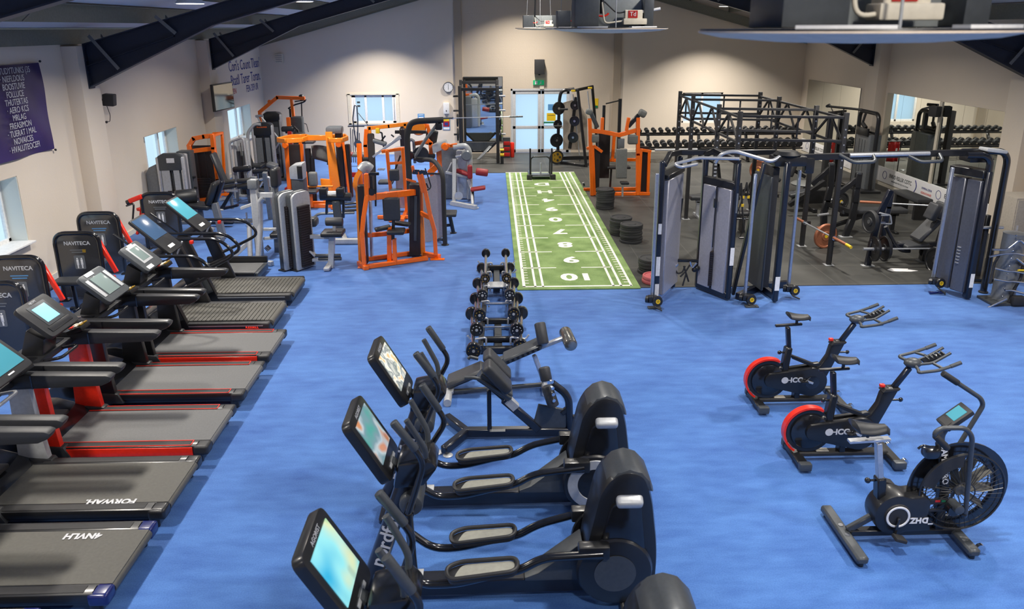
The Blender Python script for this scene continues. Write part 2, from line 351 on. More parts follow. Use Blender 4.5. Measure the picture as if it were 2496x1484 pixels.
def gable(name, y0, y1, m, holes=(), xs=(XL, XR)):
    b = MB(); cuts = sorted([xs[0], xs[1]]+[h[0] for h in holes]+[h[1] for h in holes]+([XC] if xs[0] < XC < xs[1] else []))
    for a, c in zip(cuts[:-1], cuts[1:]):
        if c-a < 1e-4: continue
        hs = [h for h in holes if h[0] <= a+1e-4 and h[1] >= c-1e-4]
        zl = 0
        if hs:
            h = hs[0]
            if h[2] > 0: b.prism([(a, 0), (c, 0), (c, h[2]), (a, h[2])], 'y', y0, y1)
            zl = h[3]
        b.prism([(a, zl), (c, zl), (c, roofz(c)+.3), (a, roofz(a)+.3)], 'y', y0, y1)
    return struct(b.build(name, m))
gable('wall_back_left', YB, YB+.3, 'wall_paint', [(-4.62, -3.17, 1.04, 1.95)], (XL, -1.2))
gable('wall_back_centre', YB, YB+.3, 'wall_paint_centre', [(.63, 2.65, 0, 2.13)], (-1.2, 4.25))
gable('wall_back_right', YB, YB+.3, 'wall_paint', [(6.36, 7.71, .97, 1.97)], (4.25, XR))
gable('wall_near', YN-.3, YN, 'wall_paint', (), (XL, XR))
# steel columns painted in, and boxed piers on the side walls
for i, x in enumerate((-1.07, 4.13)):
    struct(MB().prism([(x-.12, 0), (x+.12, 0), (x+.12, roofz(x)+.1), (x-.12, roofz(x)+.1)], 'y', YB-.06, YB+.01).build('trim_%d' % (i+1), 'pier_paint'))
for i, (x, y) in enumerate([(XL+.12, 14.2), (XL+.12, 20.5), (XR-.12, 14.55), (XR-.12, 20.4), (XL+.12, 7.9)]):
    struct(MB().box((x, y, EAVE/2), (.3, .62, EAVE-.02), bev=.01).build('trim_%d' % (i+3), 'wall_paint'))
# skirting
struct(MB().box((XR-.012, (YB+12)/2, .06), (.03, YB-12, .12)).build('baseboard_right', 'skirting'))
struct(MB().box((XL+.012, (YB+YN)/2, .05), (.03, YB-YN, .1)).build('baseboard_left', 'skirting'))
b = MB(); b.box(((XL-1.2)/2, YB-.012, .05), (-1.2-XL, .03, .1)); b.box(((4.25+XR)/2, YB-.012, .05), (XR-4.25, .03, .1)); struct(b.build('baseboard_back', 'skirting'))
# ceiling panels (two slopes)
MM('ceiling_panel', (214, 214, 220), .6, var=.03)
for nm, xa, xb in (('ceiling_left', XL-.3, XC), ('ceiling_right', XC, XR+.3)):
    za, zb = EAVE+RS*(xa-XL) if xa < XC else roofz(xa), roofz(XC) if xb <= XC else EAVE+RS*(XR-xb)
    struct(MB().prism([(xa, za+.27), (xb, zb+.27), (xb, zb+.33), (xa, za+.33)], 'y', YN-.3, YB+.3).build(nm, 'ceiling_panel'))
# purlins (structure)
def purlin(i, x, name='trim'):
    s = 1 if x < XC else -1; z = roofz(x)
    b = MB(); b.box((x, (YN+YB)/2, z+.13), (.02, YB-YN, .25)); b.box((x+.03*s, (YN+YB)/2, z+.255), (.07, YB-YN, .012)); b.box((x-.03*s, (YN+YB)/2, z+.008), (.07, YB-YN, .012))
    return struct(b.build('trim_%d' % i, 'purlin'))
xs = [XL+.06+k*1.3 for k in range(7)]+[XR-.06-k*1.3 for k in range(7)]
for i, x in enumerate(xs): purlin(20+i, x)
# portal frame rafters with haunches, stiffeners and fly braces
def rafter(i, Y, side):
    x0 = XL+.28 if side < 0 else XR-.28; s = 1 if side < 0 else -1
    def X(d): return x0+s*d
    top = [(X(0), EAVE+.02), (XC, roofz(XC))]
    bot = [(XC, roofz(XC)-.36), (X(2.3), roofz(X(2.3))-.36), (X(0), EAVE-.72)]
    b = MB(); b.prism(top+bot, 'y', Y-.008, Y+.008)
    for a, c in ((top[0], top[1]), (bot[0], bot[1]), (bot[1], bot[2])): b.beam((a[0], Y, a[1]), (c[0], Y, c[1]), .18, .018, 0)
    b.beam((X(1.6), Y, roofz(X(1.6))-.36), (X(0), Y, EAVE-.36), .18, .012, 0)
    b.box((x0, Y, EAVE-.36), (.02, .2, .78))
    for k in range(4): b.box((x0+s*.014, Y+.06, EAVE-.66+k*.2), (.02, .03, .03)); b.box((x0+s*.014, Y-.06, EAVE-.66+k*.2), (.02, .03, .03))
    o = struct(b.build('trim_%d' % i, 'steel_navy'))
    for d in (.15, 1.35, 3.95):
        br = MB(); br.beam((X(d-.02), Y-.1, roofz(X(d))+.05), (X(d+.42 if d < 1 else d+.3), Y-.1, roofz(X(d+.35))-(.62 if d < 1 else .34)), .006, .06, 0)
        br.beam((X(d-.02), Y+.35, roofz(X(d))+.05), (X(d+.3), Y+.02, roofz(X(d+.3))-.3), .006, .06, 0)
        br.build('brace', 'grey_paint', o)
n = 40
for Y in (7.9, 14.2, 20.5):
    for sd in (-1, 1): rafter(n, Y, sd); n += 1
for k, sd in enumerate((-1, 1)):      # shallow gable rafters against the back wall
    x0 = XL+.05 if sd < 0 else XR-.05
    b = MB(); b.prism([(x0, EAVE), (XC, roofz(XC)), (XC, roofz(XC)-.28), (x0, EAVE-.28)], 'y', YB-.13, YB-.12); b.beam((x0, YB-.1, EAVE-.28), (XC, YB-.1, roofz(XC)-.28), .14, .014, 0)
    struct(b.build('trim_%d' % (n+k), 'purlin'))
# anti-sag rods
for k, (a, c) in enumerate([(gz(160, 33, 4.28), ay(258, -4, 10.4))]): pass
for k, (p, q) in enumerate([((-5.9, 10.2, 4.18), (-4.5, 8.7, 4.6)), ((-6.9, 9.6, 3.98), (-5.9, 8.3, 4.2))]):
    struct(MB().tube([p, q], .009).build('trim_%d' % (60+k), 'grey_dark'))
# conduit down the left wall, trunking
# ---------------------------------------------------------------- windows
def window_x(i, ya, yb, za, zb, xw, split=(.42, .6)):
    r = MB(); x0 = xw-.35
    for (c, d) in (((xw-.18, ya+.006, (za+zb)/2), (.34, .012, zb-za)), ((xw-.18, yb-.006, (za+zb)/2), (.34, .012, zb-za)), ((xw-.18, (ya+yb)/2, zb-.006), (.34, yb-ya, .012))): r.box(c, d)
    f = MB(); 
    for y in (ya+.04, yb-.04, ya+(yb-ya)*split[0], ya+(yb-ya)*split[1]): f.box((x0+.05, y, (za+zb)/2), (.06, .07, zb-za), bev=.006)
    for z in (za+.04, zb-.04): f.box((x0+.05, (ya+yb)/2, z), (.06, yb-ya, .07), bev=.006)
    fo = struct(f.build('window_%d' % i, 'white')); rv = r.build('reveal', 'reveal', fo)
    sl = MB().box((xw-.14, (ya+yb)/2, za+.005), (.5, yb-ya+.02, .03), bev=.008).build('sill', 'white', fo)
    MB().box((x0+.05, (ya+yb)/2, (za+zb)/2), (.008, yb-ya-.05, zb-za-.05)).build('pane', 'glass', fo)
for i, (ya, yb, za, zb) in enumerate(WINL): window_x(i+1, ya, yb, za, zb, XL, (.45, .45) if i == 0 else (.35, .75))
def window_y(i, xa, xb, za, zb, cols, frost='frosted'):
    f = MB(); y = YB+.06
    for x in [xa+.03, xb-.03]+cols: f.box((x, y, (za+zb)/2), (.075, .06, zb-za), bev=.006)
    for z in (za+.035, zb-.035): f.box(((xa+xb)/2, y, z), (xb-xa, .06, .07), bev=.006)
    fo = struct(f.build('window_%d' % i, 'white'))
    MB().box(((xa+xb)/2, y+.01, (za+zb)/2), (xb-xa-.04, .008, zb-za-.04)).build('pane', frost, fo); return fo
w4 = window_y(4, -4.62, -3.17, 1.04, 1.95, [-4.53, -4.16, -3.59, -3.25])
b = MB()
for z in (1.02, 1.99): b.box((-3.9, YB-.012, z), (1.72, .03, .05))
for x in (-4.7, -3.1): b.box((x, YB-.012, 1.5), (.09, .03, 1.0))
b.build('architrave', 'cream', w4)
MB().box((-4.4, YB+.055, 1.72), (.1, .004, .06)).box((-4.4, YB+.055, 1.6), (.1, .004, .06)).build('sticker', 'grey_dark', w4)
w5 = window_y(5, 6.36, 7.71, .97, 1.97, [7.02])
# ---------------------------------------------------------------- double door
alu = 'grey_alu'; MM('grey_alu', (196, 198, 202), .45)
f = MB(); x0, x1, zt = .63, 2.65, 2.13
f.box((x0+.03, YB+.05, zt/2), (.06, .1, zt)); f.box((x1-.03, YB+.05, zt/2), (.06, .1, zt)); f.box(((x0+x1)/2, YB+.05, zt-.03), (x1-x0, .1, .06))
dr = struct(f.build('door_1', alu))
for k, (a, c) in enumerate([(x0+.065, 1.635), (1.645, x1-.065)]):
    lf = MB()
    for x in (a+.05, c-.05): lf.box((x, YB+.05, 1.03), (.1, .05, 2.05), bev=.006)
    for z in (.07, .86, 2.01): lf.box(((a+c)/2, YB+.05, z), (c-a, .05, .12 if z != .86 else .1), bev=.006)
    lo = lf.build('door_leaf', alu, dr); MB().box(((a+c)/2, YB+.055, 1.03), (c-a-.1, .01, 2.0)).build('frosted_pane', 'frosted', lo)
# ---------------------------------------------------------------- turf track
TX0, TX1, TY0, TY1 = .38, 2.38, 11.6, 21.95
tr = thing('turf_track', 'green artificial turf sprint track with white rulings and numbers', 'turf track', (TX0, TY0, .012))
MB().box(((TX0+TX1)/2, (TY0+TY1)/2, .012), (TX1-TX0, TY1-TY0, .016)).build('turf', 'turf', tr, True)
zt = .0212; ln = MB()
def stripe(xa, xb, ya, yb): ln.box(((xa+xb)/2, (ya+yb)/2, zt), (xb-xa, yb-ya, .002))
LX = [.115, .295, .42]
for d in LX: stripe(TX0+d-.016-.01*(d == .115), TX0+d+.022, TY0+.11, TY1-.06)
RX = [.235, .34, .465]
stripe(TX1-.12-.03, TX1-.12+.008, TY0+.11, TY1-.06); stripe(TX1-.3-.02, TX1-.3+.02, TY0+.11, TY1-.06); stripe(TX1-.425-.02, TX1-.425+.02, TY0+.11, TY1-.06)
stripe(TX0+.09, TX1-.12, TY0+.1, TY0+.15); stripe(TX0, TX1, TY1-.035, TY1)
y = TY0+1.125
while y < TY1-.3:
    stripe(TX0+.115, TX0+.72, y-.018, y+.018); stripe(TX1-.84, TX1-.3, y-.018, y+.018); y += .995
y = TY0+.3; 
while y < TY1-.2: stripe(TX0+.13, TX0+.2, y-.012, y+.012); stripe(TX1-.225, TX1-.15, y-.012, y+.012); y += .142
ln.build('white_rulings', 'turn_white', tr, True)
for k, g in enumerate(['10', '9', '8', '7', '0', '6', '4', 'H', 'D']):
    rot = g not in ('6', '0'); cy = TY0+.62+.995*k
    m = frame_from((TX0+1.04-.012*k, cy, zt), (-1, 0, 0) if rot else (1, 0, 0), (0, -1, 0) if rot else (0, 1, 0))
    text(g, .5, m, 'turn_white', tr, 'numeral', ext=.001, bold=.018, world=True, sx=1.15)
# ================================================================ TREADMILLS
def panel(root, c, w, h, tilt, body, scr, scr_frac=(.62, .62), scr_off=(0, 0), th=.05, name='console', world=False, extras=None, rad=.05, bezel=None):
    """console facing +x and up; w along y, h along slope; tilt = angle of face from vertical"""
    up_ = V((-math.sin(tilt), 0, math.cos(tilt))); nrm = V((math.cos(tilt), 0, math.sin(tilt))); yv = V((0, 1, 0))
    R = Matrix((nrm, yv, up_)).transposed(); c = V(c)
    out = fillet([(-w/2, -h/2, 0), (w/2, -h/2, 0), (w/2, h/2, 0), (-w/2, h/2, 0)], rad, 4, True)
    pr = MB().prism([(p.x, p.y) for p in out], 'x', -th/2, th/2, bev=.008); m4 = R.to_4x4(); m4.translation = c
    o = pr.xf(m4).build(name, body, root)
    if bezel:
        bz = MB().box((th/2+.001, scr_off[0], scr_off[1]), (.006, w*scr_frac[0]+.07, h*scr_frac[1]+.07), bev=.002).xf(m4).build('bezel', bezel, o)
    sc = MB().box((th/2+.003, scr_off[0], scr_off[1]), (.006, w*scr_frac[0], h*scr_frac[1]), bev=.001).xf(m4).build('screen', scr, o)
    for (y, z, ww, hh, mm, nm) in (extras or []): MB().box((th/2+.003, y, z), (.006, ww, hh), bev=.002).xf(m4).build(nm, mm, o)
    return o, m4
def deck(root, L0, L1, w, body, beltm, side, border, caps, z=.2, strips='black_matte'):
    MB().box(((L0+L1)/2, 0, z-.075), (L1-L0-.05, w-.06, .09), bev=.02).build('deck_base', 'black', root)
    bt = MB().box(((L0+L1)/2+.02, 0, z-.012), (L1-L0-.06, w-.24, .02)); bt.cyl((L1-.03, -w/2+.12, z-.045), (L1-.03, w/2-.12, z-.045), .043, 16); bt.build('belt', beltm, root)
    for s in (-1, 1):
        y = s*(w/2-.06)
        r = MB().box(((L0+L1)/2-.03, y, z-.035), (L1-L0-.12, .12, .07), bev=.012).build('side_rail', 'black', root)
        MB().box(((L0+L1)/2-.02, y, z+.001), (L1-L0-.3, .075, .006), bev=.002).build('foot_strip', strips, r)
        if border:
            b = MB(); xa, xb = L0+.05, L1-.16
            for yy in (y-.045, y+.045): b.box(((xa+xb)/2, yy, z+.003), (xb-xa, .008, .005))
            b.box((xb, y, z+.003), (.008, .098, .005)); b.build('border_line', border, r)
        MB().box((L1-.065, y+s*.002, z-.05), (.15, .14, .1), bev=.03, seg=3).build('end_cap', caps, r)
        MB().cyl((L1-.12, y+s*.0, 0), (L1-.12, y, z-.09), .045, 14).build('foot', 'black', r)
        if side == 'red': MB().box(((L0+L1)/2-.06, s*(w/2+.004), z-.062), (L1-L0-.16, .012, .1), bev=.004).build('side_cover', 'red', r)
def treadmill(lab, Y, kind, X=-3.85, grp='treadmills in a row along the carpet'):
    t = thing('treadmill', lab, 'treadmill', (X, Y, 0), 0, grp)
    w = .86; L0, L1 = -.5, 1.05
    if kind == 'A': deck(t, L0, L1, w, 'black', 'belt_dark', 'black', None, 'navy_cap')
    elif kind == 'B': deck(t, L0, L1, w, 'black', 'belt_dark', 'black', None, 'black')
    elif kind in 'CE': deck(t, L0, L1, w, 'black', 'belt', 'red', 'red', 'plastic')
    else: deck(t, L0, L1, w, 'black', 'belt', 'black', 'red', 'plastic')
    hood = MB().prism([(-1.15, .03), (-.42, .03), (-.42, .17), (-.52, .24), (-.8, .33), (-1.0, .33), (-1.13, .22)], 'y', -w/2+.02, w/2-.02, bev=.03).build('motor_hood', 'black_gloss', t)
    MB().box((-.75, 0, .3), (.4, .3, .04), bev=.015).build('hood_vent', 'plastic', hood)
    mastc = {'A': 'silver_paint', 'B': 'silver_paint', 'C': 'red', 'D': 'black', 'E': 'black'}[kind]
    for s in (-1, 1):
        yy = s*.405
        ma = MB().prism([(-.62, .12), (-.33, .12), (-.37, .55), (-.39, .98), (-.58, .98), (-.6, .55)], 'y', yy-.035, yy+.035, bev=.012).build('mast', mastc, t)
        MB().prism([(-.68, .1), (-.25, .1), (-.31, .22), (-.64, .25)], 'y', yy-.05, yy+.05, bev=.02).build('mast_foot', 'plastic', ma)
        arm = MB().prism([(-.9, .95), (-.82, 1.03), (-.6, 1.09), (.33, 1.07), (.38, 1.05), (.35, 1.0), (.27, .965), (-.5, .94), (-.85, .9)], 'y', yy-.055, yy+.055, bev=.022).build('arm', 'plastic' if kind in 'ABC' else 'black', t)
        MB().box((-.34, yy, 1.015), (.012, .118, .13)).build('arm_joint', 'black_gloss', arm)
    tr = MB().box((-.68, 0, 1.0), (.34, .75, .07), bev=.02).build('crossbar', 'plastic', t)
    for y in (-.24, .24): MB().box((-.66, y, 1.035), (.2, .14, .015), bev=.004).build('cup_tray', 'black_gloss', tr)
    MB().tube([(-.5, -.16, 1.0), (-.34, -.16, 1.03), (-.34, .16, 1.03), (-.5, .16, 1.0)], .016, .06).build('sensor_bar', 'silver' if kind in 'AB' else 'black', t)
    MB().prism([(-.78, .97), (-.55, .97), (-.5, 1.2), (-.66, 1.3)], 'y', -.12, .12, bev=.02).build('console_neck', 'black', t)
    kp = MB().box((-.43, .36, 1.125), (.17, .18, .05), (0, -.35, 0), bev=.012).build('keypad', 'black', t)
    for i in range(3): MB().box((-.48+.05*i, .325, 1.135+.017*i+.01), (.032, .06, .012), (0, -.35, 0), bev=.002).build('key', ['red', 'cream', 'gold'][i], kp)
    for i in range(3): MB().box((-.48+.05*i, .4, 1.135+.017*i+.01), (.032, .06, .012), (0, -.35, 0), bev=.002).build('key', ['cream', 'cream', 'gold'][i], kp)
    T = math.radians(48)
    if kind in 'AB': panel(t, (-.42, 0, 1.38) if kind == 'B' else (-.42, 0, 1.4), .56, .46, T, 'plastic', 'screen_teal', (.82, .78), (0, .02), extras=[(0, -.19, .08, .015, 'white', 'logo_mark')])
    elif kind == 'C':
        o, m4 = panel(t, (-.5, 0, 1.4), .5, .42, T, 'plastic', 'screen_cyan', (.42, .44), (0, .03), bezel='grey_dark')
        MB().box((.028, 0, -.135), (.006, .36, .06), bev=.002).xf(m4).build('button_row', 'black', o); text('NETFIT', .035, m4 @ frame_from((.027, 0, .18), (0, 1, 0), (0, 0, 1)), 'text_grey', o)
    elif kind == 'D':
        o, m4 = panel(t, (-.5, 0, 1.34), .5, .42, T, 'grey_dark', 'screen_lcd', (.5, .62), (0, 0), extras=[(-.19, 0, .06, .26, 'silver_paint', 'side_strip'), (.19, 0, .06, .26, 'silver_paint', 'side_strip'), (-.05, .18, .16, .045, 'white', 'logo_plate')])
    else:
        o, m4 = panel(t, (-.53, 0, 1.36), .46, .42, T, 'grey_dark', 'screen_lcd', (.4, .5), (0, .04), bezel='silver_paint', extras=[(-.1, -.17, .14, .05, 'white', 'sticker'), (0, .185, .12, .03, 'white', 'logo_plate')])
    if kind in 'AB':
        text('FORWAH.' if kind == 'B' else '4NVLH', .095, frame_from((.55, -.3 if kind == 'B' else .24, .2025), (-1, 0, 0), (0, -1, 0)), 'text_grey', t, ext=.0008, bold=.004)
    return t
treadmill('black treadmill with blue rear end caps, nearest one fully in a row', 5.02, 'A')
treadmill('black treadmill with dark belt and silver uprights, second from the front', 6.02, 'B')
treadmill('red sided treadmill with a lit pale screen and red uprights', 7.04, 'C')
treadmill('black treadmill with thin red trim and a grey screen between two white strips', 8.15, 'D')
treadmill('red sided treadmill with black uprights and a small silver framed screen', 9.17, 'E')
treadmill('dark treadmill cut off by the bottom left corner, only its edge showing', 4.05, 'A', -4.25)
# slatted treadmills
def slat_treadmill(lab, Y, scr, gold):
    t = thing('treadmill', lab, 'treadmill', (-4.1, Y, 0), 0, 'slatted treadmills'); w = .92
    MB().box((.1, 0, .12), (1.85, w-.08, .12), bev=.03).build('deck_base', 'black', t)
    for x in (-.7, .9):
        for y in (-.36, .36): MB().cyl((x, y, 0), (x, y, .1), .04, 14).build('foot', 'black', t)
    b = MB()
    for k in range(30): b.box((-.72+.0575*k, 0, .205), (.05, w-.22, .018), bev=.004)
    b.cyl((1.0, -w/2+.11, .165), (1.0, w/2-.11, .165), .05, 16); b.build('slat_belt', 'belt_dark', t)
    for s in (-1, 1):
        y = s*(w/2-.05)
        r = MB().box((.12, y, .15), (1.8, .1, .12), bev=.03, seg=3).build('side_rail', 'plastic', t)
        MB().box((.1, y+s*.052, .17), (1.66, .006, .012)).build('silver_trim', 'silver', r)
        if gold: MB().box((.15, y+s*.05, .1), (1.75, .012, .014)).build('gold_trim', 'gold', r)
        MB().prism([(-.28, .1), (-.05, .1), (-.42, 1.1), (-.58, 1.1)], 'y', s*.43-.04, s*.43+.04, bev=.012).build('mast', 'black', t)
        MB().beam((-.19, s*.475, .25), (-.28, s*.475, .48), .004, .13, 0).build('warning_label', 'grey_dark', t)
        MB().tube([(-.72, s*.43, 1.17), (.15, s*.43, 1.17), (.36, s*.43, .93), (.12, s*.43, .8), (-.28, s*.43, .62)], .024, .16).build('handrail', 'black_gloss', t)
    MB().box((-.5, 0, 1.12), (.16, .86, .06), bev=.02).build('crossbar', 'black', t)
    MB().box((-.2, .3, 1.16), (.05, .05, .05), bev=.01).build('stop_key', 'red', t)
    o, m4 = panel(t, (-.55, 0, 1.36), .46, .68, math.radians(47), 'black', scr, (.88, .56), (0, .12), th=.04, extras=[(-.02, -.25, .16, .05, 'white', 'sticker')])
    MB().tube([(-.98, -.3, 1.45), (-.55, -.3, 1.1), (-.4, -.2, 1.02), (-.4, .2, 1.02)], .014, .08).build('bracket_rod', 'black_gloss', t)
    MB().tube([(-.32, .27, 1.18), (-.42, .27, .98)], .012).build('bracket_rod', 'silver', t)
    if gold: text('KESSELL', .05, frame_from((.78, -w/2-.002, .15), (1, 0, 0), (0, 0, 1)), 'led', t, ext=.001)
    MB().prism([(-.85, .05), (-.5, .05), (-.5, .2), (-.62, .32), (-.82, .3)], 'y', -w/2+.04, w/2-.04, bev=.03).build('motor_hood', 'black_gloss', t)
    return t
slat_treadmill('slatted black treadmill with gold edge line and dark blue portrait screen', 10.26, 'screen_blue', True)
slat_treadmill('slatted black treadmill with teal lit portrait screen, farthest of its kind', 11.42, 'screen_teal', False)
t = thing('walking_platform', 'low dark walking platform with a round black bar behind the slatted treadmills', 'walking machine', (-4.5, 12.5, 0))
MB().box((0, 0, .1), (1.0, .62, .12), bev=.02).build('deck', 'belt', t); MB().box((0, 0, .03), (.8, .5, .06)).build('base', 'black', t); MB().box((.02, .36, .2), (1.05, .08, .12), bev=.03).build('front_bar', 'black', t)
MB().box((0, -.33, .13), (1.04, .06, .1), bev=.02).build('side_rail', 'black', t); MB().box((.53, 0, .1), (.06, .6, .11), bev=.015).build('end_rail', 'grey_dark', t)

MM('pedal_grey', (150, 150, 140), .55, bump=.2)
# ================================================================ CROSS TRAINERS
def cross_trainer(lab, Y, scr, ph, near_disc):
    t = thing('cross_trainer', lab, 'cross trainer', (0, Y, 0), 0, 'cross trainers in the middle of the carpet')
    # base beam
    bm = MB().beam((-.82, 0, .1), (.75, 0, .12), .13, .13, .012).build('base_beam', 'navy', t)
    MB().box((.0, 0, .172), (.75, .09, .012)).build('belt_strip', 'black_matte', bm); MB().box((-.62, 0, .174), (.14, .132, .012), bev=.003).build('plate', 'silver_paint', bm)
    MB().beam((-.95, -.3, .06), (-.95, .3, .06), .1, .08, .02).build('front_foot', 'navy', t)
    MB().beam((.95, -.28, .05), (.95, .28, .05), .12, .07, .02).build('rear_foot', 'black', t)
    mast = MB().tube([(-1.0, 0, .07), (-.92, 0, .18), (-.64, 0, .98), (-.62, 0, 1.12)], .07, .08, 16).build('mast', 'navy', t)
    text('nordful', .15, frame_from((-.80, -.072, .53), (.33, 0, .94), (-.94, 0, .33)), 'text_grey', mast, bold=.002)
    # rising back post of the mast with cup holder and pod
    MB().cyl((-.6, -.13, .86), (-.6, .13, .86), .085, 20, bev=.02).build('pivot_housing', 'grey_dark', t)
    MB().prism([(-.72, 1.0), (-.5, 1.02), (-.4, 1.16), (-.46, 1.24), (-.68, 1.2)], 'y', -.14, .14, bev=.03).build('tray', 'black_gloss', t)
    MB().beam((-.7, 0, 1.1), (-.86, 0, 1.24), .1, .05, .01).build('console_bracket', 'grey_dark', t)
    T = math.radians(30)
    o, m4 = panel(t, (-.87, 0, 1.32), .46, .52, T, 'black', scr, (.76, .64), (0, .03), th=.07, rad=.06)
    text('AGORIST', .04, m4 @ frame_from((.036, 0, .222), (0, 1, 0), (0, 0, 1)), 'text_grey', o); MB().box((.037, 0, -.215), (.006, .2, .025), bev=.002).xf(m4).build('button_row', 'silver_paint', o)
    # fixed grips
    for s in (-1, 1):
        MB().tube([(-.5, s*.08, 1.1), (-.48, s*.12, 1.3), (-.58, s*.14, 1.5), (-.6, s*.14, 1.54)], .021, .06).build('fixed_grip', 'grey_dark', t)
    # moving levers, pedal bars and pedals
    for s in (-1, 1):
        y = s*.27; k = ph*s
        lv = MB().tube([(-.6, s*.1, .86), (-.6, y-s*.02, .88)], .035).tube([(-.6, y, .9), (-.5+.03*k, y, 1.12), (-.42+.06*k, y, 1.3), (-.5+.06*k, y, 1.43), (-.6+.07*k, y, 1.58)], .022, .12).tube([(-.6, y, .9), (-.62-.03*k, y, .6), (-.63-.05*k, y, .36)], .03, .1).build('lever', 'black_gloss', t)
        a, b_ = V((-.47+.06*k, y, 1.39)), V((-.6+.07*k, y, 1.6)); MB().cyl(a, b_, .028, 14, bev=.006).build('grip', 'grey_dark', lv)
        zb = .36-.06*k
        pb = MB().tube([(-.63-.05*k, y, .36), (-.5, y, zb-.1), (-.3, y, zb-.1), (.02, y, zb-.02), (.16, y, zb+.0), (.32, y, zb+.1), (.74, y, zb+.17+.05*k)], .03, .12).build('pedal_bar', 'black_gloss', t)
        MB().box((.68, y-s*.03, zb+.17+.04*k), (.22, .09, .1), bev=.015).build('crank_cover', 'black', pb)
        rim = fillet([(-.34, -.1, 0), (.14, -.07, 0), (.15, .07, 0), (-.26, .08, 0), (-.36, .03, 0)], .07, 5, True)
        pd = MB().prism([(p.x, p.y) for p in rim], 'z', -.03, .0, bev=.008); pd.tube([V((p.x, p.y, .02)) for p in rim], .016, 0, 8, closed=True)
        m4 = Matrix.Translation((0, y, zb+.02)) @ Euler((0, -.08, 0)).to_matrix().to_4x4()
        po = pd.xf(m4).build('pedal', 'plastic', t)
        inner = fillet([(-.31, -.08, 0), (.12, -.055, 0), (.13, .055, 0), (-.25, .06, 0)], .05, 4, True)
        MB().prism([(p.x, p.y) for p in inner], 'z', .0, .008).xf(m4).build('pedal_insert', 'pedal_grey', po)
    # rear tower
    prof = [(.62, .12), (.62, .45), (.72, .95), (.8, 1.08), (.93, 1.13), (1.04, 1.08), (1.1, .9), (1.16, .45), (1.15, .1)]
    tw = MB().prism([(p.x, p.y) for p in fillet([(a, b_, 0) for a, b_ in prof], .16, 6, True)], 'y', -.17, .17, bev=.05).build('drive_tower', 'black', t)
    MB().prism([(.735, .93), (.775, 1.04), (.84, 1.11), (.93, 1.14), (1.02, 1.11), (1.08, 1.04), (1.115, .93), (.95, 1.0)], 'y', -.16, .16, bev=.045).build('tower_cap', 'grey_dark', tw)
    MB().prism([(.72, .5), (.8, .86), (.86, .93), (.98, .93), (1.02, .86), (1.06, .5)], 'y', -.2, .2, bev=.03).build('front_fairing', 'black_gloss', tw)
    MB().box((.93, -.17, .9), (.19, .1, .08), (.5, 0, 0), bev=.035, seg=4).build('light_pod', 'silver_paint', tw)
    for s in (-1, 1):
        d = MB().lathe([(.0, 0), (.27, 0), (.275, .02), (.26, .05), (.24, .055)], (.84, s*.17, .34), (0, s, 0), 40).build('wheel_cover', 'black', tw)
        if near_disc: MB().lathe([(.15, .057), (.15, .062), (.02, .064)], (.84, s*.17, .34), (0, s, 0), 40).build('wheel_hub', 'grey_dark', d)
        else: MB().lathe([(.235, .052), (.23, .062), (.15, .062), (.145, .052)], (.84, s*.17, .34), (0, s, 0), 40, caps=False).build('silver_ring', 'silver_paint', d)
    MB().prism([(.2, .17), (.2, .2), (.3, .24), (.62, .5), (.66, .17)], 'y', -.085, .085, bev=.015).build('beam_cover', 'grey_dark', tw)
    return t
cross_trainer('black cross trainer with a light menu screen, farthest of the three', 5.85, 'screen_menu', .4, False)
cross_trainer('black cross trainer with a room view on screen, between the other two', 4.75, 'screen_gym', 1.0, True)
cross_trainer('black cross trainer with a bright beach screen, closest to the camera', 3.42, 'screen_beach', -.8, True)
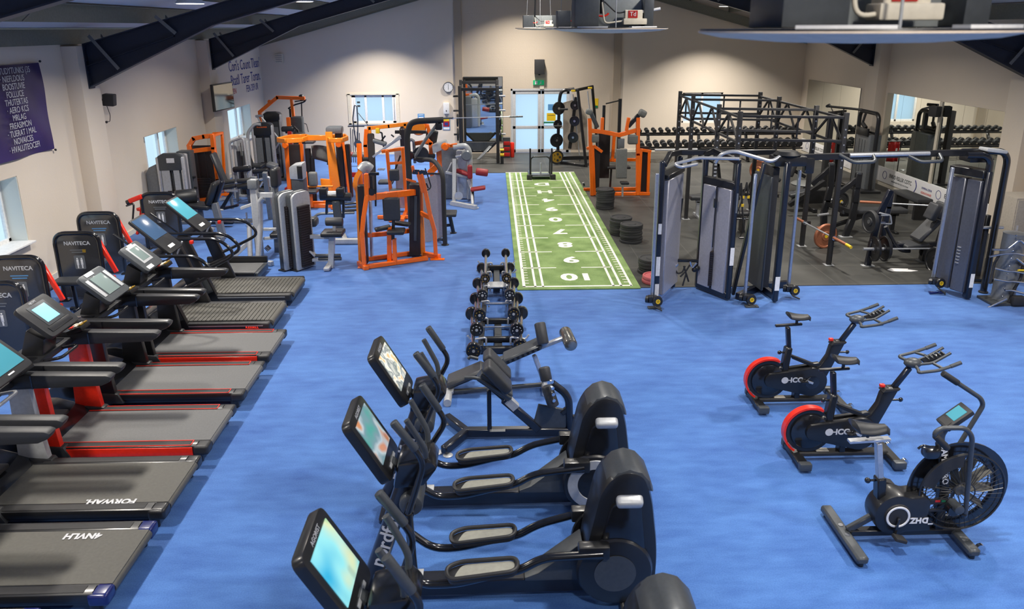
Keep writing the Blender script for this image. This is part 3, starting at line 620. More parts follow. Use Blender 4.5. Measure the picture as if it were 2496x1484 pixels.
# ================================================================ SPIN BIKES
def spin_bike(lab, X, Y):
    t = thing('spin_bike', lab, 'exercise bike', (X, Y, 0), 0, 'spin bikes on the right of the carpet'); t.scale = (.77,)*3
    fr = MB().beam((.2, 0, .1), (1.34, 0, .1), .12, .06, .015).build('base_beam', 'black_matte', t)
    MB().box((.5, 0, .134), (.16, .08, .006)).build('warning_label', 'cream', fr)
    for x in (.18, 1.36):
        f = MB().beam((x, -.31, .07), (x, .31, .07), .13, .08, .02).build('foot_bar', 'black', t)
        MB().box((x, -.29, .08), (.15, .09, .1), bev=.02).build('foot_cap', 'grey_dark', f); MB().box((x, .29, .08), (.15, .09, .1), bev=.02).build('foot_cap', 'grey_dark', f)
    for y in (-.2, .2): MB().cyl((1.47, y-.02, .06), (1.47, y+.02, .06), .045, 16).build('wheel', 'chrome', t)
    # flywheel
    c = V((.3, 0, .42)); fl = MB().lathe([(.02, -.02), (.21, -.02), (.27, -.035), (.29, -.035), (.29, .035), (.27, .035), (.21, .02), (.02, .02)], c, (0, 1, 0), 48).build('flywheel', 'black', t)
    g = MB(); arc = [c+V((math.cos(a)*.315, 0, math.sin(a)*.315)) for a in [math.radians(x) for x in range(62, 246, 8)]]
    g.tube(arc, .045, 0, 4, prof=[(-.3, -1), (.3, -1), (.3, 1), (-.3, 1)]); g.build('red_guard', 'red', t)
    MB().lathe([(.22, -.06), (.235, -.05), (.235, -.02)], c, (0, 1, 0), 40).build('wheel_rim', 'black_gloss', fl)
    # drive cover teardrop
    cc = V((.92, 0, .4)); out = []
    for a in range(-110, 112, 12): r = math.radians(a); out.append((cc.x+math.cos(r)*.22, cc.z+math.sin(r)*.22))
    for a in range(116, 246, 14): r = math.radians(a); out.append((c.x+.05+math.cos(r)*.115, c.z+.01+math.sin(r)*.115))
    body = MB().prism(out, 'y', -.1, -.02, bev=.02).prism(out, 'y', .03, .09, bev=.02).build('drive_cover', 'black', t)
    MB().lathe([(.1, 0), (.1, .006), (.02, .008)], (cc.x, -.1, cc.z), (0, -1, 0), 32).build('crank_disc', 'black_gloss', body)
    text('ICG', .105, frame_from((.6, -.103, .44), (1, 0, 0), (0, 0, 1)), 'text_grey', body, bold=.004, align='LEFT'); b = MB(); b.lathe([(.045, 0), (.05, .003), (.03, .004)], (.52, -.1, .44), (0, -1, 0), 24); b.box((.585, -.1025, .44), (.05, .003, .012)); b.build('emblem', 'text_grey', body)
    for s in (-1, 1):
        a = math.radians(160 if s < 0 else -20); e = cc+V((math.cos(a)*.17, s*.13, math.sin(a)*.17))
        k = MB().beam((cc.x, s*.13, cc.z), e, .02, .035, .005).build('crank', 'silver', t)
        p = MB().box(e+V((0, s*.06, 0)), (.1, .09, .025), bev=.006); p.tube([e+V((.0, s*.02, .02)), e+V((.09, s*.06, .07)), e+V((-.0, s*.1, .02))], .008, .03); p.build('pedal', 'black_gloss', t)
    # frame
    f2 = MB(); f2.beam((.52, 0, .45), (.56, 0, .92), .1, .12, .02); f2.beam((.5, 0, .62), (.42, 0, .5), .1, .1, .02); f2.prism([(.6, .8), (.62, .74), (.98, .58), (1.1, .62), (1.02, .67), (.94, .66)], 'y', -.035, .035, bev=.01)
    f2.prism([(1.02, .45), (1.14, .45), (1.36, 1.0), (1.22, 1.01), (1.15, .93), (1.12, .78), (1.04, .64), (.96, .6)], 'y', -.05, .05, bev=.02); f2.beam((.74, 0, .12), (.74, 0, .25), .08, .12, .01); f2.build('frame', 'black', t)
    MB().prism([(1.15, .95), (1.34, .97), (1.37, 1.0), (1.18, 1.0)], 'y', -.07, .07, bev=.012).build('post_collar', 'black_matte', t)
    MB().box((1.16, 0, 1.02), (.06, .05, .04), bev=.012).build('brake_knob', 'red', t)
    for p, x0 in (((.44, 0, .83), .56), ((1.42, 0, .82), 1.26)): MB().cyl((x0, 0, p[2]), p, .014).sphere(p, .03, (1, .7, 1)).build('adjust_knob', 'black_gloss', t)
    # seat
    MB().beam((.57, 0, .88), (.52, 0, 1.22), .06, .075, .012).build('seat_post', 'navy', t)
    MB().beam((.34, 0, 1.24), (.72, 0, 1.26), .045, .035, .008).build('seat_slider', 'black', t)
    sad(t, (.66, 0, 1.38), 1, 'dark_seat', 1.2)
    MB().beam((1.3, 0, .98), (1.47, 0, 1.26), .06, .07, .012).build('handlebar_post', 'navy', t)
    hb = MB(); o = V((1.5, 0, 1.32)); hb.sphere(o, .08, (1.4, 1.0, .8), 14)
    for s in (-1, 1):
        hb.tube([o+V((0, 0, 0)), o+V((0, s*.14, -.03)), o+V((-.06, s*.24, -.02)), o+V((.16, s*.27, .02)), o+V((.3, s*.27, .07))], .02, .05)
        hb.tube([o+V((.05, s*.05, 0)), o+V((.2, s*.08, .03)), o+V((.4, s*.08, .16))], .018, .05)
        hb.tube([o+V((.3, s*.27, .07)), o+V((.42, s*.27, .12))], .024); hb.tube([o+V((.16, s*.27, .02)), o+V((.28, s*.2, .0)), o+V((.2, s*.09, .03))], .018, .05)
    hb.build('handlebar', 'grey_dark', t)
    cs = MB().box(o+V((.24, 0, .06)), (.26, .1, .03), (0, -.35, 0), bev=.01).build('console', 'black_gloss', t)
    for i in range(5): MB().box(o+V((.17+.045*i, 0, .062+.0165*i)), (.012, .09, .02), (0, -.35, 0)).build('console_rib', 'grey_dark', cs)
    return t
def sad(t, c, s, m='dark_seat', k=1.0):
    """bicycle saddle, nose towards +x"""
    c = V(c)
    def fn(u, v):
        a = 2*PI*v; x = -.14+.29*u; w = (.085*(1-u)**.55+.022)*(.35 if u < .02 else 1) if u < .99 else .002
        w = .002 if u <= 0 else w
        z = .028*math.sin(a)*(1 if u not in (0, 1) else 0); z = z*(1.2 if z < 0 else .9) + .03*(1-u)**2-.01*math.sin(PI*u)+(-.02 if u > .9 else 0)
        return c+V((x*k*s, math.cos(a)*w*k, z*k-.02*(abs(math.cos(a))**2)))
    MB().grid(fn, 14, 16).build('saddle', m, t)
    MB().tube([c+V((-.06*s, .03, -.02)), c+V((0, .02, -.07)), c+V((.1*s, 0, -.02))], .006, .03).tube([c+V((-.06*s, -.03, -.02)), c+V((0, -.02, -.07)), c+V((.1*s, 0, -.02))], .006, .03).beam(c+V((-.02, 0, -.11)), c+V((-.02, 0, -.03)), .03, .04).build('saddle_rail', 'black', t)
spin_bike('black spin bike with red wheel guard, the one set farther back', 2.79, 7.62)
spin_bike('black spin bike with red wheel guard, between the other spin bike and the air bike', 2.8, 6.5)
# ================================================================ AIR BIKE
t = thing('air_bike', 'black air bike with large caged fan wheel and silver seat post', 'exercise bike', (2.86, 5.28, 0)); t.scale = (.8,)*3
f = MB().beam((.05, 0, .1), (1.14, 0, .1), .09, .07, .012).build('base_beam', 'black', t); MB().box((.72, 0, .138), (.24, .07, .004)).build('warning_label', 'grey_dark', f)
for x, w in ((0, .44), (1.16, .36)):
    o = MB().beam((x, -w, .08), (x, w, .08), .12, .08, .02).build('foot_bar', 'grey_dark', t)
    for y in (-w+.05, w-.05): MB().cyl((x, y, 0), (x, y, .05), .03, 14).build('foot', 'black', o)
for y in (-.03, .03): MB().cyl((.0, y*2.6, .118), (.0, y*2.6, .126), .025, 14).build('bolt', 'chrome', t)
for y in (-.26, .26): MB().cyl((1.27, y-.02, .07), (1.27, y+.02, .07), .045, 16).build('wheel', 'chrome', t)
MB().beam((.03, 0, .12), (.3, 0, .3), .06, .07, .012).build('brace', 'grey_dark', t)
cv = []
for a in range(60, 302, 12): r = math.radians(a); cv.append((.46+math.cos(r)*.23, .36+math.sin(r)*.23))
cv += [(.84, .17), (.78, .35), (.8, .52), (.72, .58)]
c = MB().prism(cv, 'y', -.12, .12, bev=.035).build('drive_cover', 'black', t)
MB().lathe([(.14, -.01), (.13, .015), (.02, .018)], (.46, -.12, .36), (0, -1, 0), 40).build('crank_cover', 'black_matte', c); MB().lathe([(.122, .019), (.118, .024), (.103, .024), (.098, .019)], (.46, -.12, .36), (0, -1, 0), 40, caps=False).build('white_ring', 'text_white', c)
text('ZH', .085, frame_from((.655, -.124, .3), (1, 0, 0), (0, 0, 1)), 'text_white', c, bold=.004); text('D', .085, frame_from((.75, -.124, .3), (1, 0, 0), (0, 0, 1)), 'text_white', c, bold=.004, mirror=True); MB().box((.81, -.124, .262), (.05, .003, .012)).build('dash_mark', 'text_white', c)
for s, a in ((-1, -95), (1, 85)):
    a = math.radians(a); cc = V((.46, s*.15, .36)); e = cc+V((math.cos(a)*.19, 0, math.sin(a)*.19)); MB().beam(cc, e, .025, .04, .006).build('crank', 'black_gloss', t)
    MB().box(e+V((.02, s*.06, -.01)), (.12, .1, .035), (0, .3, 0), bev=.008).build('pedal', 'black_matte', t)
MB().beam((.32, 0, .5), (.29, 0, .74), .09, .11, .012).build('seat_tube', 'black', t); MB().lathe([(.03, 0), (.028, .004)], (.3, -.046, .66), (0, -1, 0), 24).build('badge', 'silver_paint', t)
MB().beam((.29, 0, .72), (.22, 0, 1.13), .055, .07, .004).build('seat_post', 'silver', t); MB().beam((-.08, 0, 1.15), (.33, 0, 1.17), .07, .03, .005).build('seat_slider', 'silver', t)
sad(t, (.12, 0, 1.3), 1, 'dark_seat', 1.35); MB().cyl((.26, 0, .7), (.17, 0, .7), .012).sphere((.17, 0, .7), .03).build('adjust_knob', 'black_gloss', t)
# fan wheel in its cage
fc = V((1.1, 0, .6)); R_ = .43
cg = MB()
for y in (-.085, .085):
    for r in (R_, R_-.06, .12): cg.tube([fc+V((math.cos(2*PI*i/48)*r, y*(1 if r > .2 else 1.25), math.sin(2*PI*i/48)*r)) for i in range(48)], .006 if r < R_ else .012, 0, 6, closed=True)
    for i in range(44):
        a = 2*PI*i/44; cg.tube([fc+V((math.cos(a)*.12, y*1.25, math.sin(a)*.12)), fc+V((math.cos(a+.1)*R_, y, math.sin(a+.1)*R_))], .0032, 0, 5)
cg.build('fan_cage', 'black', t)
rim = MB(); rim.tube([fc+V((math.cos(2*PI*i/48)*R_, 0, math.sin(2*PI*i/48)*R_)) for i in range(48)], .085, 0, 4, closed=True, prof=[(-.1, -1), (.1, -1), (.1, 1), (-.1, 1)]); rim.build('cage_rim', 'black_gloss', t)
fan = MB()
for i in range(10):
    a = 2*PI*i/10; fan.box(fc+V((math.cos(a)*.21, 0, math.sin(a)*.21)), (.3, .1, .006), Euler((.5, -a, 0)).to_matrix())
fan.lathe([(.05, -.06), (.06, -.05), (.06, .05), (.05, .06)], fc, (0, 1, 0), 20); fan.build('fan', 'belt_dark', t)
sp = [(a, b_) for a, b_ in [(.76, .35), (.98, .6), (1.12, .98)]]
g = MB().prism([(p[0]+fc.x, p[1]+fc.z) for p in [(math.cos(math.radians(a))*R_, math.sin(math.radians(a))*R_) for a in range(96, 176, 8)]+[(math.cos(math.radians(a))*.3, math.sin(math.radians(a))*.3) for a in range(170, 96, -8)]], 'y', -.1, -.09).build('fan_shield', 'black_matte', t)
MB().beam((.97, 0, .1), (.96, 0, .62), .1, .08, .012).beam((.96, -.0, .6), (.86, 0, 1.12), .1, .08, .012).build('main_post', 'black', t)
text('DAMAGERO', .085, frame_from((.895, -.052, .9), (.19, 0, -1), (1, 0, .19)), 'text_white', t, bold=.002)
MB().beam((.78, -.09, .5), (1.0, -.09, .5), .02, .07, .01).beam((.78, -.09, .4), (1.0, -.09, .4), .02, .04, .01).build('link_arm', 'black_matte', t)
b = MB(); b.box((.86, -.101, .51), (.05, .004, .02)); b.build('red_sticker', 'red', t); MB().box((.92, -.101, .51), (.04, .004, .02)).build('green_sticker', 'green', t)
MB().tube([(.86, 0, 1.08), (.83, 0, 1.2), (.9, 0, 1.34)], .04, .08).build('console_neck', 'grey_dark', t)
up_ = math.radians(50); R3 = Matrix((V((-math.cos(up_), 0, math.sin(up_))), V((0, -1, 0)), V((math.sin(up_), 0, math.cos(up_))))).transposed().to_4x4(); R3.translation = V((.95, 0, 1.4))
o = MB().box((0, 0, 0), (.05, .2, .3), bev=.015).xf(R3).build('console', 'plastic', t); MB().box((.027, 0, .03), (.004, .14, .15)).xf(R3).build('screen', 'screen_teal', o); MB().box((.027, 0, -.1), (.004, .14, .06)).xf(R3).build('button_row', 'black', o)
MB().box((.76, -.02, 1.02), (.16, .12, .1), bev=.03).tube([(.72, -.05, 1.1), (.64, -.05, 1.12), (.6, -.05, 1.08)], .012, .03).build('bottle_holder', 'black_gloss', t)
for s, pts in ((-1, [(1.08, -.22, .45), (.99, -.24, 1.32), (.9, -.25, 1.42), (.66, -.25, 1.42), (.6, -.25, 1.36), (.76, -.25, 1.2)]), (1, [(1.05, .22, .5), (1.21, .25, .92), (1.4, .26, 1.38), (1.36, .26, 1.46), (.93, .27, 1.74)])):
    lv = MB().tube(pts, .024, .06).cyl((1.0, s*.1, .5), (1.0, s*.25, .5), .05, 20, bev=.01).build('lever', 'grey_dark', t)
    a, b_ = V(pts[-1]), V(pts[-2]); MB().cyl(a, a+(b_-a).normalized()*.2, .032, 14, bev=.006).build('grip', 'black_matte', lv)
MB().cyl((.98, -.2, .46), (.98, -.12, .46), .06, 18).sphere((1.08, -.2, .42), .035).build('pivot_cap', 'black_gloss', t)
# ================================================================ STRENGTH MACHINES, LEFT AND CENTRE
def cp(ox, oy, s): return lambda x, y: (ox+x/s, oy+y/s)
def PY(c, Y): return lambda x, y: ay(*c(x, y), Y)                       # crop reader -> point on the plane at depth Y
def PV(c, A, B):                                                         # ... on the upright plane through ground points A, B
    A, B = V((A[0], A[1], 0)), V((B[0], B[1], 0)); n = (B-A).cross(V((0, 0, 1)))
    def f(x, y): d = ray(*c(x, y)); o = V((0, 0, CAM_H)); return o+d*((A-o).dot(n)/d.dot(n))
    return f
ident = lambda x, y: (x, y)
def pts(f, *ps): return [f(*p) for p in ps]
def shift(ps, v): v = V(v); return [p+v for p in ps]
def pad(root, c, d, rot=(0, 0, 0), m='vinyl', name='pad', world=True):
    return MB().box(c, d, rot, bev=min(d)*.4, seg=3).build(name, m, root, world)
def stack(root, c, w, d, h, n=16, name='weight_stack'):
    b = MB()
    for k in range(n): b.box((c[0], c[1], c[2]+h*(k+.5)/n), (w, d, h/n*.82), bev=.003)
    for s in (-1, 1): b.cyl((c[0]+s*w*.3, c[1], c[2]), (c[0]+s*w*.3, c[1], c[2]+h*2.1), .012, 8)
    return b.build(name, 'weights', root, True)
def foot(root, p, m='black', r=.06, name='foot'): return MB().lathe([(r, 0), (r, .012), (r*.6, .02)], (p[0], p[1], 0), seg=18).build(name, m, root, True)
# --- row of rounded black shrouds by the left wall
def shroud_machine(lab, X, Y, rz, variant):
    t = thing('selector_machine', lab, 'strength machine', (X, Y, 0), rz, 'black weight machines along the left wall')
    w, h = .62, 1.08
    out = fillet([(-w/2, .06, 0), (-w/2, h, 0), (w/2, h, 0), (w/2, .06, 0)], .17, 7); pr = [(p.x, p.y) for p in out]
    fr = MB().tube([V((p[0]*1.06, 0, p[1]*1.01)) for p in [(-w/2, .0)]+pr[1:-1]+[(w/2, 0)]], .034, 0, 12).build('frame', 'black_gloss', t)
    for s in (-1, 1): MB().box((s*w*.53, 0, .012), (.14, .1, .02), bev=.006).build('foot_plate', 'black', fr)
    sh = MB().prism(pr, 'y', -.012, .012, bev=.006).build('shroud', 'shroud_black', t)
    text('NAVITECA', .082, frame_from((0, -.0135, .93), (1, 0, 0), (0, 0, 1)), 'text_grey', sh, bold=.002)
    for k in range(2): MB().box((0, -.0135, .825-.035*k), (.2 if k else .24, .002, .016)).build('small_print', 'sign_blue' if variant % 2 else 'grey_paint', sh)
    if variant == 2: MB().box((.09, -.0145, .81), (.05, .002, .05)).build('small_print', 'gold', sh)
    lb = fillet([(-.08, .52, 0), (-.08, .74, 0), (.08, .74, 0), (.08, .52, 0)], .02, 3, True)
    l = MB().prism([(p.x, p.y) for p in lb], 'y', -.016, -.012).build('pictogram', 'grey_paint', sh)
    for s in (-1, 1): MB().sphere((s*.032, -.018, .69), .012, (1, .3, 1)).box((s*.032, -.018, .63), (.032, .003, .09), bev=.001).box((s*.032, -.018, .565), (.018, .003, .06)).build('figure', 'white', l)
    MB().box((0, .27, .12), (.5, .46, .06), bev=.01).build('base_frame', 'black', t)
    b = MB()
    for k in range(14): b.box((0, .16, .12+.04*k), (.3, .12, .034))
    b.build('weight_stack', 'weights', t)
    MB().tube([(-w*.53, 0, .2), (-w*.53-.1, .2, .2), (-w*.53-.1, .2, .75), (-.2, .3, .9), (0, .3, .9)], .025, .1).build('back_frame', 'black', t)
    MB().tube([(-.25, .1, .98), (-.36, .12, .95), (-.37, .12, .7)], .022, .08).build('handle', 'black_matte', t)
    if variant in (1, 2, 3): MB().beam((.3, .05, .95), (.52, .0, .45), .05, .07, .01).beam((.3, .1, .3), (.45, .08, .36), .05, .05, .01).build('lever_arm', 'red', t)
    if variant == 4:
        MB().beam((-.42, .0, .78), (-.12, .5, .82), .1, .06, .01).beam((-.38, -.02, .55), (-.38, .2, .95), .07, .07, .01).box((-.42, -.02, 1.0), (.26, .1, .09), (0, -.35, 0), bev=.02).beam((-.5, 0, .3), (-.32, 0, .72), .07, .05, .01).build('lever_arm', 'red', t)
        MB().cyl((-.6, 0, .92), (-.52, 0, .95), .05).tube([(-.62, 0, .86), (-.45, -.06, .92), (-.5, -.1, .6)], .018, .06).build('handle', 'black_gloss', t)
    MB().box((-.06, .5, .47), (.38, .26, .07), bev=.03, seg=3).build('seat', 'vinyl', t); MB().cyl((-.06, .5, .1), (-.06, .5, .44), .035).build('seat_post', 'black', t)
    if variant == 2:
        MB().box((.03, -.46, .47), (.42, .28, .07), bev=.03, seg=3).build('front_seat', 'vinyl', t); MB().beam((.12, -.52, .05), (.09, -.5, .45), .05, .05).beam((.12, -.62, .05), (.12, -.2, .05), .06, .05).beam((.0, -.5, .05), (.3, -.52, .05), .06, .05).build('front_leg', 'navy', t)
    MB().box((-.06, .5, .7), (.26, .06, .26), (-.15, 0, 0), bev=.025, seg=3).build('backrest', 'vinyl', t)
    return t
MM('shroud_black', (62, 62, 64), .14, metal=.1, coat=.9, var=.04)
for a in [('black rounded weight machine cut by the left picture edge, nearest the camera', -6.15, 9.02, .03, 0),
          ('black rounded weight machine under the window sill, with a red lever beside it', -6.53, 10.14, .03, 1),
          ('black rounded weight machine with a separate padded seat in front', -6.38, 11.4, .03, 2),
          ('black rounded weight machine standing third from the back, below the bare wall', -6.7, 12.72, .03, 3),
          ('black rounded weight machine with red padded arms, farthest of the row', -6.33, 14.3, .03, 4)]: shroud_machine(*a)

# --- towers along the far left wall
def tower(root, X, Y, w, d, h, m, rz=0, head=None, hh=.3, cols='silver', front='grey_dark', st=True):
    b = Matrix.Translation((X-root.location.x, Y-root.location.y, 0)) @ Matrix.Rotation(rz, 4, 'Z')
    out = fillet([(-w/2, .03, 0), (-w/2, h, 0), (w/2, h, 0), (w/2, .03, 0)], min(.12, w*.3), 5); pr = [(p.x, p.y) for p in out]
    s = MB().prism(pr, 'y', .02, d/2, bev=.012).xf(b).build('shroud', m, root)
    for sx in (-1, 1): MB().cyl((sx*(w/2-.03), -.03, .02), (sx*(w/2-.03), -.03, h-.05), .05, 16, bev=.02).xf(b).build('side_column', cols, root)
    if st:
        k = MB()
        for i in range(14): k.box((0, -.03, .12+.045*i), (w*.42, .1, .038))
        k.cyl((0, -.05, .7), (0, -.05, h-.1), .008, 8); k.xf(b).build('weight_stack', 'weights', root)
        f = MB(); f.box((-w*.2, -.07, h*.42), (w*.3, .01, h*.74)).box((w*.2, -.07, h*.42), (w*.22, .01, h*.74)); f.xf(b).build('guard_panel', front, root)
    if head: MB().prism([(-w/2+.03, h-hh), (-w/2+.03, h-.03), (-w/4, h+.03), (w/4, h+.03), (w/2-.03, h-.03), (w/2-.03, h-hh)], 'y', -.08, .05, bev=.02).xf(b).build('header', head, root)
    MB().box((0, 0, .03), (w, d, .06), bev=.01).xf(b).build('base', m, root); return b
# 1: grey column by the second window
t = thing('cable_column', 'grey cable column with silver tubes standing before the middle window', 'strength machine', (-6.9, 16.4, 0)); m = tower(t, -6.9, 16.4, .55, .4, 1.5, 'grey_paint', .1, 'grey_dark', .34, front='silver_paint')
o = MB().box((.02, -.085, 1.38), (.16, .006, .1)).xf(m).build('sticker', 'white', t); MB().box((-.0, -.09, .68), (.07, .05, .09), bev=.02).xf(m).build('pulley_block', 'black', t)
MB().prism([(-.55, 0), (-.55, 1.1), (-.48, 1.22), (-.3, 1.3), (-.3, 0)], 'y', .02, .1, bev=.02).xf(m).build('side_cover', 'grey_paint', t)
t = thing('cable_column', 'dark cable column with one thick silver tube, between the grey column and the orange tower', 'strength machine', (-6.92, 17.2, 0))
MB().cyl((.06, -.2, .02), (.06, -.2, 1.42), .085, 20, bev=.02).build('side_column', 'silver', t); MB().box((-.02, .12, .72), (.3, .3, 1.44), bev=.03).build('shroud', 'grey_dark', t)
for z in (.35, .6, .85): MB().box((.15, .02, z), (.08, .06, .05), bev=.01).build('knob', 'black', t)
# 3: orange tower with leaning grey backrest
c = cp(420, 280, 5.708); f = PY(c, 18.0); t = thing('orange_tower_machine', 'orange framed weight tower with black stack and grey leaning backrest by left wall', 'strength machine', (-6.7, 18.0, 0))
L = pts(f, (335, 1190), (260, 600), (235, 430), (300, 330), (440, 300), (560, 290), (575, 460), (640, 900), (660, 1060)); MB().beams([L[0], L[1], L[2], L[3], L[4], L[5]], .09, .1).build('frame', 'orange', t, True); MB().beams([L[5], L[6], L[7], L[8]], .09, .12).build('frame_post', 'orange', t, True)
MB().beams(pts(f, (300, 500), (560, 470)), .05, .1).beams(pts(f, (340, 1190), (660, 1150)), .08).beams(shift(pts(f, (440, 300), (560, 290)), (.05, .5, 0)), .06).beams([f(560, 290), f(560, 290)+V((.05, .5, 0)), f(640, 1150)+V((.0, .5, -.05))], .06).beams([f(335, 1190), f(335, 1190)+V((0, .5, 0))], .07).build('cross_frame', 'orange', t, True)
a = f(380, 1160); stack(t, (a.x+.12, 18.12, .05), .32, .14, .62); MB().box((a.x+.1, 18.2, .75), (.5, .04, 1.35)).build('back_panel', 'weights', t, True)
MB().beam(f(625, 500)+V((0, -.3, 0)), f(790, 900)+V((0, -.3, 0)), .3, .08, .03, upv=(1, 0, 0)).build('backrest', 'vinyl', t, True); pad(t, f(860, 940)+V((0, -.3, 0)), (.35, .35, .08), name='seat', m='dark_seat'); MB().cyl(f(860, 950)+V((0, -.3, 0)), V((f(860, 950).x, 17.7, 0)), .035).build('seat_post', 'grey_paint', t, True)
for s in (0, .12): MB().tube([f(650, 760)+V((s, -.1, 0)), f(720, 1020)+V((s, -.1, 0))], .025).build('guide_rod', 'silver', t, True)
# 4: slim tower with black leaning back pad
f = PY(c, 19.0); t = thing('slim_grey_tower', 'slim grey weight tower with thin frame, left of the larger grey tower', 'strength machine', (-6.25, 19.1, 0)); m = tower(t, -6.25, 19.1, .34, .3, 1.46, 'silver_paint', .12, None, cols='silver_paint', front='grey_dark')
MB().tube([V((-6.46, 18.9, 0)), V((-6.46, 18.9, 1.4)), V((-6.1, 18.85, 1.52)), V((-6.05, 18.85, 0))], .028, .1).build('frame', 'silver_paint', t, True)
f = PY(c, 19.6); t = thing('large_grey_tower', 'large grey weight tower with black header and long black backrest', 'strength machine', (-5.95, 20.0, 0)); m = tower(t, -5.95, 20.0, .52, .5, 1.72, 'grey_shroud', .15, 'black', .3, front='grey_paint')
text('PULNUMER', .05, m @ frame_from((0, -.084, 1.63), (1, 0, 0), (0, 0, 1)), 'orange', t)
MB().tube([V((-6.3, 19.9, 0)), V((-6.32, 19.9, 1.5)), V((-6.1, 19.9, 1.72)), V((-5.95, 19.9, 1.7))], .04, .15).build('frame', 'silver_paint', t, True)
MB().beam(f(950, 330), f(1110, 740), .3, .09, .03, upv=(1, 0, 0)).build('backrest', 'vinyl', t, True); pad(t, f(1180, 700)+V((0, -.1, 0)), (.4, .4, .09), name='seat', m='dark_seat')
MB().beams([f(1140, 760), V((f(1180, 760).x, 19.5, .05)), V((f(1380, 760).x, 19.3, .05))], .08).build('base_frame', 'grey_paint', t, True); pad(t, f(1390, 700), (.26, .3, .12), (0, .3, 0), 'grey_paint', 'foot_roller')
# 6: grey-orange chest press behind with silver swing arms
f = PY(c, 21.1); t = thing('press_machine', 'grey weight tower with orange inner post and long silver swing arms', 'strength machine', (-5.95, 21.3, 0)); m = tower(t, -6.05, 21.3, .5, .5, 1.86, 'grey_dark', .15, 'black', .2, front='grey_paint')
MB().box((-5.55, 21.1, .95), (.1, .1, 1.6), bev=.01).build('orange_post', 'orange', t, True); MB().box((-5.38, 21.4, .88), (.3, .3, 1.72), bev=.06).build('rear_cover', 'grey_dark', t, True)
for z, s in ((0, 0), (.0, .28)): MB().tube(shift(pts(f, (1180, 10), (1260, 190), (1430, 480), (1484, 390)) if s == 0 else pts(f, (1240, 20), (1484, 320), (1520, 420)), (s*.3, -s, 0)), .025, .05).build('swing_arm', 'silver', t, True)
MB().tube(pts(f, (1160, 20), (1250, 10)), .035).build('pivot_bar', 'silver', t, True)
MB().beam(f(1300, 300), f(1450, 640), .09, .09, .02).build('post', 'grey_dark', t, True); pad(t, f(1350, 560)+V((.05, -.4, 0)), (.4, .45, .09), (0, .2, 0), 'dark_seat', 'seat'); MB().beams([f(1450, 640), V((f(1460, 700).x, 20.9, .05)), V((f(1460, 700).x-.6, 20.6, .05))], .09).build('base_frame', 'grey_paint', t, True)
# 7: tall orange lat tower in the far corner
c2 = cp(300, 200, 4.946); f = PY(c2, 22.8); t = thing('lat_pull_machine', 'tall orange lat pull machine in the far left corner, bar hanging on a chain', 'strength machine', (-5.6, 22.8, 0))
L = pts(f, (1690, 360), (1860, 185), (2180, 195)); MB().beams([V((L[0].x-.1, 22.8, 0)), L[0]+V((-.1, 0, 0)), L[1], L[2]], .09, .1).beams(pts(f, (2030, 200), (2075, 600)), .08, .1).beams([V((L[0].x-.1, 22.8, .06)), V((L[2].x-.2, 22.7, .06))], .09).beams([f(2075, 600), V((f(2075, 600).x, 22.7, .05))], .08).build('frame', 'orange', t, True)
MB().tube(pts(f, (1990, 320), (2050, 280), (2170, 245), (2200, 225)), .022, .1).cyl(f(2070, 235), f(2210, 215), .016).build('lat_bar', 'black_gloss', t, True); MB().lathe([(.06, -.04), (.09, 0), (.06, .04)], f(2150, 185), (0, 1, 0), 20).build('pulley', 'black', t, True)
b = MB(); p, q = f(2150, 250), f(2160, 500)
for k in range(16): b.sphere(p+(q-p)*k/15, .035, (.6, .6, 1), 8)
b.tube([q, q+V((-.16, 0, .02)), q+V((-.22, 0, -.2))], .01, .05).tube([q, q+V((.12, 0, .0)), q+V((.16, 0, -.25))], .01, .05); b.build('chain', 'black', t, True)
MB().tube(pts(f, (2010, 320), (2025, 520)), .03).build('stack_rod', 'black', t, True); MB().cyl(f(1950, 570), f(2060, 565), .07, 18, bev=.02).cyl(f(1960, 600), f(2050, 600), .05, 16).build('thigh_roller', 'black', t, True)
stack(t, (L[0].x, 22.9, .1), .3, .16, .7); pad(t, V((-5.25, 22.3, .5)), (.36, .36, .09), name='seat', m='vinyl'); MB().cyl(V((-5.25, 22.3, .05)), V((-5.25, 22.3, .48)), .04).build('seat_post', 'grey_paint', t, True)
MB().lathe([(.05, 0), (.06, .02), (.02, .03)], f(1775, 235)-V((0, .06, 0)), (0, -1, 0)).build('side_pulley', 'orange', t, True)

# --- 8: big orange pec machine with two ring frames
c = cp(640, 280, 7.42); f = PY(c, 18.2); t = thing('pec_machine', 'large orange chest machine with two angled ring frames and a tall orange tower', 'strength machine', (-3.7, 18.2, 0))
z1 = f(470, 440).z; a, b_, e = f(280, 460), f(430, 395), f(780, 385)
def flat(p, dy): return V((p.x, 18.2+dy, z1))
ringL = [flat(f(290, 450), -.1), flat(f(430, 450), .45), flat(f(700, 450), .5), flat(f(785, 450), .3), flat(f(740, 450), -.15), flat(f(480, 450), -.3)]
rb = MB(); 
for p, q in zip(ringL, ringL[1:]+ringL[:1]): rb.beam(p, q, .05, .11, .01)
ringR = [flat(f(1170, 430), 0), flat(f(1190, 430), .4), flat(f(1420, 430), .5), flat(f(1520, 430), .1), flat(f(1460, 430), -.25), flat(f(1260, 430), -.25)]
for p, q in zip(ringR, ringR[1:]+ringR[:1]): rb.beam(p, q, .05, .11, .01)
rb.beam(flat(f(780, 430), .2), flat(f(1170, 430), .2), .06, .13, .01); rb.build('ring_frame', 'orange_lt', t, True)
def down(p, dx=0, dy=0): return V((p.x+dx, p.y+dy, .03))
MB().beams([f(425, 520), down(f(470, 1190), 0)], .09, .07).beams([f(640, 520)+V((0, .3, 0)), down(f(650, 820), .0, .3)], .1, .07).build('left_posts', 'orange', t, True)
